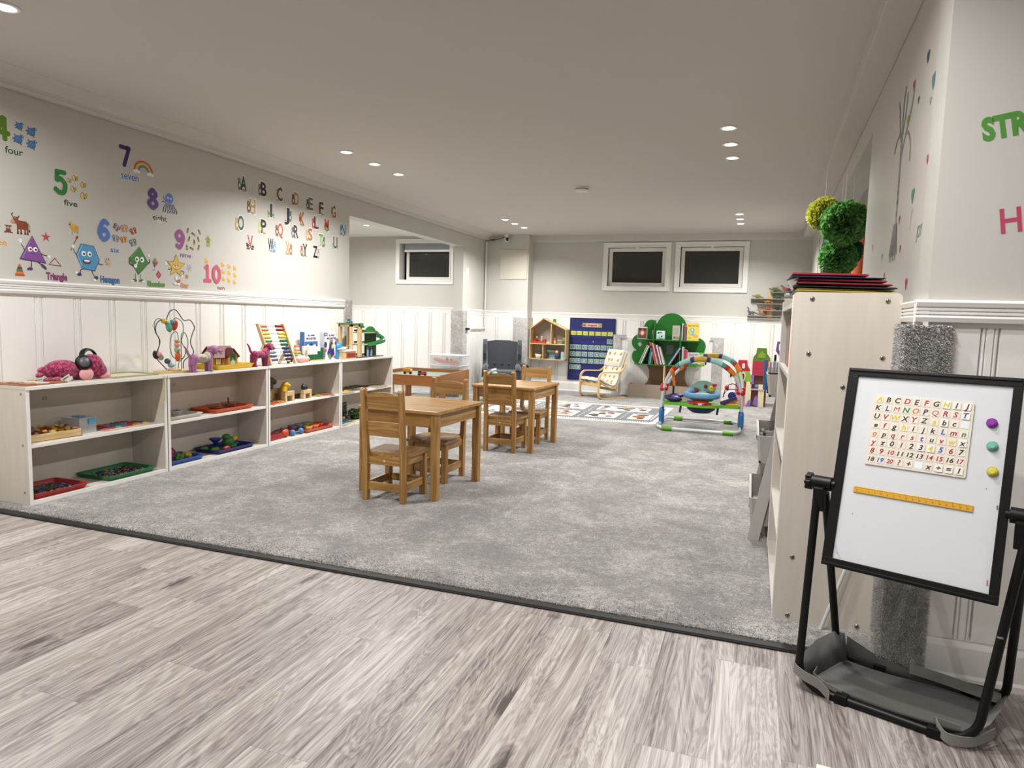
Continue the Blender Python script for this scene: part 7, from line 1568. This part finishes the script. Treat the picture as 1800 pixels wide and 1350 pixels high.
u = thing('plastic_sleeve', 'clear plastic sleeve drooping from the folder stack', 'plastic sleeve', (.125, 2.70, FT+.055)); MB(mk_clear('sleeve', '#aeb0b8', .6)).strip([(.02, .04, .0), (-.012, .04, -.012), (.004, .04, -.045)], .12, .002, (0, 1, 0)).build('sleeve_body', u)

# ------------------------------------------------------------------ grey leaning shelf with tilted bins
GP = M('#9d9892', .5); GP2 = M('#aeaaa4', .45)
t = thing('ladder_bin_shelf', 'grey leaning ladder shelf with three open bins behind the bookcase', 'bin shelf', (0, 0, 0))
for y0, y1 in ((3.58, 3.60), (4.23, 4.25)): MB(M('#b2ada7', .5)).prism([(.032, G0), (.088, G0), (.262, 1.02), (.205, 1.02)], y0, y1, 'xz').build('leg', t, bevel=.002)
for zb, zt, xl, xr, dp in ((.745, .857, .078, .150, .19), (.408, .545, .050, .110, .20), (.085, .222, .030, .065, .22)):
    o = MB(GP2).prism([(xl, zt), (xl+.012, zt), (xl+.026, zb), (xl+.014, zb)], 3.60, 4.23, 'xz').build('bin_front', t, bevel=.0015)
    for y0 in (3.601, 4.219): MB(GP).prism([(xl, zt), (xl+.015, zb), (xl+dp, zb), (xl+dp, zt)], y0, y0+.011, 'xz').build('bin_side', o)
    MB(GP).box(xl+.015, xl+dp, 3.60, 4.23, zb, zb+.010).build('bin_floor', o); MB(GP).box(xl+dp-.01, xl+dp, 3.60, 4.23, zb, zt).build('bin_back', o); MB(GP).box(xl+.05, xl+dp-.01, 3.92, 3.93, zb, zt-.02).build('bin_divider', o)
    MB(GP).box(xr+.02, xr+.035, 3.60, 4.23, zb-.045, zb).build('cross_rail', t)
for lb, c, x, y, z, d_, h in (('black pouch in the middle grey bin', '#121214', .12, 4.08, .42, (.12, .22, .10), .12), ('crumpled white paper in the middle grey bin', '#c4c0b8', .11, 3.74, .42, (.09, .10, .10), .10), ('teal booklet in the lowest grey bin', '#5f8f8c', .16, 3.74, .097, (.14, .10, .12), .16), ('black and white booklet in the lowest grey bin', '#1c1c1e', .10, 3.66, .097, (.05, .03, .13), .19), ('yellow striped notebook in the lowest grey bin', '#a8a04a', .16, 3.86, .097, (.12, .03, .13), .17)):
    u = thing(lb.split()[-5 if 'pouch' not in lb and 'paper' not in lb else -5] if False else {'#121214': 'pouch', '#c4c0b8': 'crumpled_paper', '#5f8f8c': 'booklet', '#1c1c1e': 'booklet', '#a8a04a': 'notebook'}[c], lb, {'#121214': 'pouch', '#c4c0b8': 'paper'}.get(c, 'booklet'), (x, y, z)); m = MB(M(c, .6))
    if c in ('#121214', '#c4c0b8'): rg = random.Random(2); [m.ell((rg.uniform(-.3, .3)*d_[0], rg.uniform(-.35, .35)*d_[1], d_[2]*rg.uniform(.35, .7)), (d_[0]*.3, d_[1]*.25, d_[2]*.3), 9, 6) for k in range(8)]
    else: m.box(-d_[0]/2, d_[0]/2, -d_[1]/2, d_[1]/2, 0, d_[2])
    m.build('cover', u)
u = thing('pen_tin', 'clear pack of pens with a black label in the top grey bin', 'pen pack', (.118, 3.68, .757)); m = MB(CLEAR).box(-.032, .032, -.02, .02, .06, .165); m.build('clear_sleeve', u, bevel=.004)
m = MB(M('#17171a', .4)).box(-.034, .034, -.022, .022, .0, .155-.05); m.plane(frame((0, -.022, 0), Xp, (0, 0, 1)), .0005); m.text('24', 0, .085, .014, '#d8d8d8', bold=.03); m.rect(-.024, .066, .024, .069, '#8a8a8a'); m.rect(-.020, .058, .020, .061, '#8a8a8a'); m.build('label_band', u)
for k, c in enumerate(('#2a2a2c', '#a02a34', '#2a3a6a', '#2a2a2c')): MB(M(c, .4)).cyl((-.024+k*.016, 0, .10), (-.024+k*.016, 0, .158), .0045, n=8).build('pen', u)
u = thing('toy_spade', 'lilac toy spade handle sticking out of the top grey bin', 'toy spade', (.155, 3.80, .757)); MB(M('#7a5aa0', .4)).cyl((0, 0, 0), (0, 0, .17), .012, n=10).tube([(-.03, 0, .215), (-.028, 0, .255), (.028, 0, .255), (.03, 0, .215), (0, 0, .165)], .008, 8, closed=True).build('spade_body', u)
u = thing('marker_pen', 'dark marker pen standing in the top grey bin', 'marker', (.115, 3.83, .757)); MB(BLACK).cyl((0, 0, 0), (.004, 0, .19), .008, .006, 10).build('pen_body', u)
u = thing('marker_pen', 'blue capped marker standing in the top grey bin', 'marker', (.078, 3.86, .757)); MB(M('#2f6a9a', .4)).cyl((0, 0, 0), (-.004, 0, .16), .012, .009, 10).build('pen_body', u)
u = thing('hair_clip', 'small red berry hair clip in the top grey bin', 'hair clip', (.185, 3.70, .757)); MB('#8a8680').cyl((0, 0, 0), (0, 0, .145), .006, n=8).build('stem', u); m = MB(M('#8a1c24', .4)); [m.ell((dx, 0, .15+dz), .009, 8, 6) for dx, dz in ((-.014, 0), (0, .006), (.014, -.002))]; m.build('berries', u)
u = thing('wall_hook', 'black bent hook bracket beyond the bookcase', 'hook', (0, 0, 0)); hy = 5.0; MB(BLACK).tube([(rwx(8.6)-.005, 8.6, .96), (rwx(8.6)-.06, 8.6, .93), (rwx(8.6)-.075, 8.6, .83)], .010, 8).build('arm', u); MB(BLACK).box(rwx(8.6)-.012, rwx(8.6)-.002, 8.58, 8.62, .90, .99).build('plate', u)

# ------------------------------------------------------------------ paper pom-pom tree in the recess
def tissue(c):
    m = bpy.data.materials.new('tissue_paper'); m.use_nodes = True; nt = m.node_tree; b = nt.nodes['Principled BSDF']; b.inputs['Base Color'].default_value = lin(c); b.inputs['Roughness'].default_value = .9
    tr = nt.nodes.new('ShaderNodeBsdfTranslucent'); tr.inputs[0].default_value = lin(c); mx = nt.nodes.new('ShaderNodeMixShader'); mx.inputs[0].default_value = .4
    nt.links.new(b.outputs[0], mx.inputs[1]); nt.links.new(tr.outputs[0], mx.inputs[2]); nt.links.new(mx.outputs[0], nt.nodes['Material Output'].inputs[0]); return m
def pompom(label, p, r, cols, seed):
    t = thing('paper_pompom', label, 'paper pompom', p, 0, 'hanging paper pompoms'); rg = random.Random(seed)
    for li, c in enumerate(cols):
        m = MB(tissue(c))
        for i in range(330):
            z = rg.uniform(-1, 1); a = rg.random()*6.2832; q = Vector((math.sqrt(1-z*z)*math.cos(a), math.sqrt(1-z*z)*math.sin(a), z)); u_ = q.orthogonal().normalized(); u_ = Matrix.Rotation(rg.random()*6.28, 3, q) @ u_; v_ = q.cross(u_); rr = r*rg.uniform(.80, 1.08); w0 = r*.10
            cup = rg.uniform(.05, .16)*r; vs = []
            for j, (k_, wd_) in enumerate(((.30, .35), (.65, .9), (.92, 1.25), (1.0, 1.0))):
                for s_ in (-1, -.35, .35, 1): vs.append(q*rr*k_ + u_*w0*wd_*s_ + v_*cup*(abs(s_)*k_*1.5+.5*math.sin(3*s_+i)) + q*rg.uniform(-.02, .03)*r*(j == 3))
            m.add(vs, [(j*4+k, j*4+k+1, j*4+5+k, j*4+4+k) for j in range(3) for k in range(3)], False)
        m.build('tissue_petals', t)
    MB('#dcdad4').cyl((0, 0, r*.2), (0, 0, HZ_-p[2]), .0006, n=5).build('string', t)
HZ_ = ROZ-.0
HZ_ = 2.284
pompom('large mid green paper pompom, biggest of the cluster', (.470, 4.50, 1.715), .128, ('#649c50', '#77ab60', '#558c46'), 1)
pompom('yellow green paper pompom highest in the cluster', (.395, 4.95, 1.84), .105, ('#a3a63c', '#b3b54c'), 2)
pompom('dark teal green paper pompom half hidden behind the big one', (.495, 4.78, 1.585), .118, ('#2f6a4c', '#3a7a58'), 3)
pompom('leaf green paper pompom hanging lowest', (.462, 4.62, 1.520), .108, ('#5f984c', '#7cb06a', '#528c48'), 4)
pompom('small lime paper pompom tucked behind the big one', (.56, 4.95, 1.80), .075, ('#7a8a1c', '#8a9a24'), 5)
t = thing('fabric_trunk', 'orange fabric tube hanging as the pompom tree trunk', 'fabric tube', (.672, 5.20, 0)); n_ = 24; m = MB(M('#b04716', .75))
m.lathe([(.060, G0), (.066, .5), (.060, 1.0), (.064, 1.4), (.056, 1.72), (.030, 1.80), (.0, 1.82)], n=20); m.build('tube', t)

# ------------------------------------------------------------------ whiteboard easel
EC = Vector((.45725, 2.1405, .69075)); EU = Vector((.93264426, -.36079538, .00117907)); EV = Vector((.09116001, .23880507, .96677918)); EF = frame(EC, EU, EV); EN = EU.cross(EV)
t = thing('whiteboard_easel', 'black framed whiteboard easel on tube legs by the wall corner', 'easel', (.44, 2.2, 0)); off = Matrix.Translation((-.44, -2.2, 0)); BF = off @ EF
BK = M('#050506', .45, spec=.3)
hw, hh = .214, .2975
m = MB(M('#c9cbce', .10)); m.xf = BF; m.box(-hw+.02, hw-.015, -hh+.02, hh-.02, -.006, .0); m.build('whiteboard', t)
m = MB(BK); m.xf = BF
for a, b, c_, d_ in ((-hw, hw, hh-.024, hh), (-hw, hw, -hh, -hh+.024), (-hw, -hw+.028, -hh+.024, hh-.024), (hw-.022, hw, -hh+.024, hh-.024)): m.box(a, b, c_, d_, -.016, .006)
for a, b, c_, d_ in ((-hw+.004, hw-.004, hh-.010, hh-.004), (-hw+.004, hw-.004, -hh+.004, -hh+.010)): m.box(a, b, c_, d_, .006, .009)
m.build('board_frame', t, bevel=.003, seg=3)
m = MB(M('#101012', .6)); m.xf = BF; m.box(-hw+.01, hw-.01, -hh+.01, hh-.01, -.014, -.007); m.build('back_board', t)
m = MB().plane(BF, .0004); m.line([(-.183, -.235), (-.176, -.255), (-.165, -.268)], .004, '#b8b0c0'); m.line([(.188, -.045), (.189, -.055)], .003, '#6a4a6a'); m.line([(.186, -.24), (.187, -.252)], .003, '#a86060'); m.disc(-.15, -.135, .0012, None, '#4a4a4a'); m.disc(.16, -.005, .0012, None, '#4a4a4a'); m.build('marker_smears', t)
PT = lambda x, y, z: (x-.44, y-2.2, z)
def easel_frame(nm, hl, hr, bl, br, r=.0115, rc=.075):
    hl, hr, bl, br = map(Vector, (hl, hr, bl, br)); d = (br-bl).normalized(); ul = (hl-bl).normalized(); ur = (hr-br).normalized(); up = Vector((0, 0, 1))
    P = [hl] + [bl+ul*rc*(1-math.sin(R(a)))+d*rc*(1-math.cos(R(a))) for a in (0, 15, 30, 45, 60, 75, 90)] + [br+ur*rc*(1-math.cos(R(a)))-d*rc*(1-math.sin(R(a))) for a in (0, 15, 30, 45, 60, 75, 90)] + [hr]
    return MB(BK).tube([PT(*p) for p in P], r, 14).build(nm, t)
HL, HR = EC+EU*-.245+EV*-.062, EC+EU*.245+EV*-.062
easel_frame('front_leg_frame', HL+Vector((-.012, -.012, -.03)), HR+Vector((.008, -.014, -.03)), (.190, 2.165, .0125), (.612, 2.002, .0125))
easel_frame('rear_leg_frame', HL+Vector((.012, .008, -.03)), HR+Vector((.016, .008, -.03)), (.328, 2.405, .0125), (.756, 2.262, .0125))
for H_, s_ in ((HL, -1), (HR, 1)):
    m = MB(BK); a, b = H_-EU*.028*1, H_+EU*.028; m.cyl(PT(*a), PT(*b), .021, n=18); m.obox(PT(*(H_-EV*.045)), (.030, .034, .075), (R(12), 0, R(-21))); m.build('pivot_bracket', t, bevel=.003)
    k = MB(BK); c0 = H_+EU*s_*.028; c1 = H_+EU*s_*.044; k.cyl(PT(*c0), PT(*c1), .022, .020, 20)
    for i in range(7): a = 2*math.pi*i/7; o_ = EV*.020*math.cos(a)+EN*.020*math.sin(a); k.cyl(PT(*(c0+o_)), PT(*(c1+o_)), .007, n=8)
    k.build('knob', t)
    MB(BK).cyl(PT(*(H_-EU*s_*.028)), PT(*(H_-EU*s_*.038)), .012, n=12).build('axle', t)
MB(CHROME).cyl(PT(.642, 2.010, .315), PT(.650, 2.000, .318), .004, n=8).build('button', t)
for f_ in (.28, .80):
    for A_, B_ in (((.190, 2.165), (.612, 2.002)), ((.328, 2.405), (.756, 2.262))): x, y = A_[0]+(B_[0]-A_[0])*f_, A_[1]+(B_[1]-A_[1])*f_; MB(BK).obox(PT(x, y, .0135), (.035, .030, .030), (0, 0, R(-21))).build('floor_clip', t, bevel=.003)
# fabric sling tray between the bottom tubes
SG = M('#57565a', .9); SG = NT('grey_nonwoven', .85, .2); SG.color(SG.mix(SG.noise(SG.coord(), 240, 2), '#6a6966', '#5c5b59')); SG = SG.m; SG2 = M('#7c7a75', .85)
A0, A1, C0, C1 = Vector((.20, 2.175, .03)), Vector((.60, 2.02, .03)), Vector((.34, 2.395, .03)), Vector((.75, 2.255, .03))
def sl(u, v, z): p = (A0.lerp(A1, u)).lerp(C0.lerp(C1, u), v); return PT(p.x, p.y, z)
m = MB(SG); n = 10; vs = []
for j in range(n+1):
    for i in range(n+1): u, v = i/n, j/n; vs.append(sl(.03+.94*u, .04+.92*v, .012+.004*math.sin(7*u+3*v)+.006*abs(v-.5)))
m.add(vs, [(j*(n+1)+i, j*(n+1)+i+1, (j+1)*(n+1)+i+1, (j+1)*(n+1)+i) for j in range(n) for i in range(n)], True); m.build('sling_floor', t)
def wallsheet(nm, pts, mat=SG):
    m = MB(mat); k = len(pts); m.add([p for a, b in pts for p in (a, b)], [(2*i, 2*i+2, 2*i+3, 2*i+1) for i in range(k-1)], True); o = m.build(nm, t); so = o.modifiers.new('thickness', 'SOLIDIFY'); so.thickness = .002; return o
wallsheet('sling_end', [(sl(.03, .03, .012), sl(-.03, -.02, .055)), (sl(.03, .25, .012), sl(-.05, .22, .085)), (sl(.03, .5, .012), sl(-.05, .5, .105)), (sl(.03, .8, .012), sl(-.02, .82, .115)), (sl(.05, .97, .012), sl(.01, .99, .10))])
wallsheet('sling_end', [(sl(.97, .03, .012), sl(1.04, -.02, .045)), (sl(.97, .3, .012), sl(1.07, .22, .05)), (sl(.97, .6, .012), sl(1.06, .6, .055)), (sl(.97, .97, .012), sl(1.02, 1.0, .06))], SG2)
wallsheet('sling_side', [(sl(.03, .97, .012), sl(.02, 1.02, .09)), (sl(.2, .97, .012), sl(.2, 1.04, .055)), (sl(.45, .97, .012), sl(.45, 1.03, .035)), (sl(.7, .97, .012), sl(.7, 1.02, .05)), (sl(.97, .97, .012), sl(.97, 1.02, .06))], M('#45433f', .9))
wallsheet('sling_side', [(sl(.03, .04, .012), sl(.0, -.02, .05)), (sl(.3, .03, .010), sl(.3, .03, .026)), (sl(.6, .03, .010), sl(.6, .03, .024)), (sl(.97, .04, .012), sl(1, -.03, .04))], M('#4c4a47', .9))
MB(SG2).strip(bez([sl(-.045, .02, .075), sl(-.03, -.06, .062), sl(.05, -.13, .055), sl(.16, -.14, .045), sl(.24, -.16, .022)], 5), .030, .0025, (0, 0, 1)).build('sling_strap', t)
MB(SG2).strip([sl(.02, .30, .035), sl(.06, .08, .04), sl(.16, -.02, .036), sl(.28, -.02, .028)], .016, .0025, (0, 0, 1)).build('sling_strap', t)
MB(SG2).strip(bez([sl(.45, .98, .048), sl(.65, .93, .052), sl(.85, .90, .050), sl(1.0, .92, .045)], 5), .030, .0025, (0, .3, 1)).build('sling_strap', t)
MB(SG2).strip(bez([sl(.82, .05, .030), sl(.86, -.06, .028), sl(.93, -.13, .022), sl(1.04, -.06, .026), sl(1.10, .2, .035)], 6), .028, .0025, (0, 0, 1)).build('sling_strap', t)
MB(SG2).strip([sl(.80, .10, .028), sl(.95, .06, .034)], .018, .003, (0, 0, 1)).build('sling_strap', t)

# magnetic letter sheet: a cream tray of tiles, each tile printed
t = thing('letter_board', 'cream magnetic letter and number board stuck on the whiteboard', 'letter board', tuple(EC)); LF = frame((0, 0, 0), EU, EV)
cx, cy = -.0125, .1175; bw_, bh_ = .249, .207
lf = LF @ Matrix.Translation((cx, cy, 0)); m = MB(M('#cfc6b8', .5)); m.xf = lf; m.prism(rrect(-bw_/2, -bh_/2, bw_/2, bh_/2, .004, 2), .0005, .0035); m.build('sheet', t)
ROWS = ['A,B,C,D,E,F,G,H,I,J', 'K,L,M,N,O,P,Q,R,S,T', 'U,V,W,X,Y,Z,a,b,c, ', 'e,f,g,h,i,j,k,L,m,n', 'o,p,q,r,s,t,u,v,w,x', 'y,z,0,l,2,3,4,5,6,7', '8,9,10,11,12,13,14,15,16,17', '18,19,20,?,+, ,x,÷,=,1']
CL = ['ykkrkrkykk', 'kbrgokrrrb', 'kryKrkykk ', 'krkykkkbrg', 'okrrrbkryk', 'rkkrkkybrk', 'rrrkkkrrkr', 'kbrrk kkkk']
CC = {'y': '#c9b62c', 'k': '#1d1d26', 'K': '#1d1d26', 'r': '#9c2030', 'b': '#24409a', 'g': '#1f6a48', 'o': '#c06a34', ' ': '#c8cbd0'}
RAISED = {(0, 8), (0, 9), (0, 7), (1, 9), (4, 9), (5, 5), (5, 6), (7, 9), (7, 8), (7, 7), (2, 7)}
for r_, row in enumerate(ROWS):
    for c_, ch in enumerate(row.split(',')):
        u0, v0 = -bw_/2+.0165+c_*.02405, bh_/2-.0125-r_*.0254; k = CL[r_][c_]
        if ch == ' ': m = MB(M('#d5d8dc', .2)); m.xf = lf; m.prism(rrect(u0-.0095, v0-.010, u0+.0095, v0+.010, .002, 2), .0036, .0040); m.build('empty_slot', t); continue
        rz = .0018 if (r_, c_) in RAISED else .0006; m = MB(M('#d6cec1' if rz < .001 else '#dcd8d0', .45)); m.xf = lf; m.prism(rrect(u0-.0095, v0-.010, u0+.0095, v0+.010, .002, 2), .0036, .0036+rz); m.xf = None; m.plane(lf, .0037+rz); m.text(ch, u0, v0+.0005, .0145 if len(ch) < 2 else .0125, CC[k], bold=0 if ch == 'M' else .026, shear=.22, wd=.0165 if len(ch) > 1 else None); m.build('tile', t)
t = thing('ruler', 'yellow plastic ruler stuck across the whiteboard', 'ruler', tuple(EC)); m = MB(M('#c9972a', .35)); m.xf = LF; m.box(-.156, .137, -.0725, -.0545, .0006, .0035); m.xf = None; m.build('ruler_body', t, bevel=.001)
m = MB().plane(LF, .0038, .000004)
for i in range(88): h_ = .006 if i % 5 == 0 else .0035; m.rect(-.150+i*.0032, -.0548-h_, -.1494+i*.0032, -.0550, '#6a4c10')
for i in range(18): m.text(str(i), -.147+i*.016, -.0655, .0036, '#5a3f0c', bold=.01)
m.build('scale_marks', t)
for (u_, v_), c, lb in zip(((.155, .171), (.162, .109), (.169, .042)), ('#8a2f9a', '#6fae9c', '#c9c048'), ('purple', 'mint green', 'yellow')):
    t = thing('round_magnet', lb+' round magnet in a clear rim on the whiteboard', 'magnet', tuple(EC)); g = LF @ Matrix.Translation((u_, v_, 0))
    m = MB(mk_clear('magnet_rim', c, .45)); m.xf = g; m.cyl((0, 0, .0006), (0, 0, .0045), .0135, .0130, 24).cyl((0, 0, .0045), (0, 0, .006), .0130, .011, 24); m.build('clear_rim', t)
    m = MB(M(c, .35)); m.xf = g; m.cyl((0, 0, .006), (0, 0, .0085), .0105, .0098, 24).cyl((0, 0, .0085), (0, 0, .012), .0072, .0066, 24); m.build('knob', t)
t = thing('white_rod', 'thin white plastic rod leaning behind the easel', 'rod', (0, 0, 0)); MB(M('#c4c4c2', .35)).cyl((.292, 2.60, .012), (.47, 2.63, .62), .0065, n=12).build('rod_body', t)
t = thing('white_card', 'small white card lying on the planks at the bottom edge of the picture', 'card', (.235, 1.765, 0), R(-6)); MB('#d8d4c6').prism(rrect(-.022, -.03, .022, .012, .004), 0, .006).build('card_body', t)

# ------------------------------------------------------------------ fittings on the far walls
t = thing('security_camera', 'white dome security camera under the ceiling in the far corner', 'camera', (-3.60, CH0-.055, 2.345)); WC = M('#d9d8d5', .35)
MB(WC).lathe([(0, .015), (.036, .015), (.036, -.012), (.028, -.026), (0, -.030)], n=24).build('mount', t); MB(WC).ell((0, 0, -.062), (.042, .042, .044), 22, 14).build('camera_head', t)
m = MB(M('#0a0a0c', .15)).ell((.014, -.022, -.062), (.024, .024, .030), 16, 10); m.build('lens_window', t)
t = thing('access_panel', 'cream square access panel on the chase beside the far corner', 'panel', (-3.50, CH0, 1.91)); MB(M('#cbc5b6', .5)).box(-.215, .22, -.012, 0, -.22, .225).build('door_leaf', t, bevel=.002)
t = thing('cable_conduit', 'white cable conduit running down the far corner', 'conduit', (W+.034, CH0-.03, 0)); MB(TRIM).box(-.008, .008, -.008, .008, .92, 2.26).build('vertical_run', t); MB(TRIM).box(-.008, .004, -.52, -.0, .925, .945).build('horizontal_run', t)
t = thing('camera_cable', 'dark cable hanging from the cornice to the conduit', 'cable', (0, 0, 0)); MB(M('#5a5854', .5)).tube(bez([(-3.64, CH0-.02, 2.33), (-3.72, CH0-.02, 2.30), (-3.84, CH0-.03, 2.285), (-3.94, CH0-.05, 2.26)], 5), .006, 6).build('cord', t); MB(M('#2a2826', .5)).ell((-3.82, CH0-.06, 2.28), (.05, .02, .012), 10, 6).build('junction', t)
t = thing('light_switch', 'white light switch plate on the wall beside the alcove opening', 'switch', (W, 9.17, 1.72)); MB(TRIM).box(0, .008, -.035, .035, -.09, .09).build('plate', t, bevel=.002); MB(WHITE).box(.008, .012, -.015, .015, -.035, .035).build('rocker', t)
t = thing('cable_clip', 'black plug clip on the post beside the alcove opening', 'plug', (W+.03, 9.15, .925)); MB(BLACK).box(-.02, .02, -.06, .05, -.018, .018).build('plug_body', t, bevel=.004)
t = thing('step_stool', 'small wooden step stool beyond the play table', 'stool', (-4.60, 8.30, G0)); MB(PINE[1]).box(-.16, .16, -.12, .12, .17, .19).build('seat', t, bevel=.003)
for x in (-.13, .13):
    for y in (-.09, .09): MB(PINE[2]).box(x-.015, x+.015, y-.015, y+.015, 0, .17).build('leg', t)
t = thing('soft_toy_arm', 'black strap hanging over the grey armchair side', 'strap', (-3.10, 9.35, G0+.37)); MB(BLACK).tube(bez([(-.06, 0, .03), (-.02, 0, .045), (.03, 0, .035), (.05, 0, .01)], 4), .016, 8).build('strap_body', t)
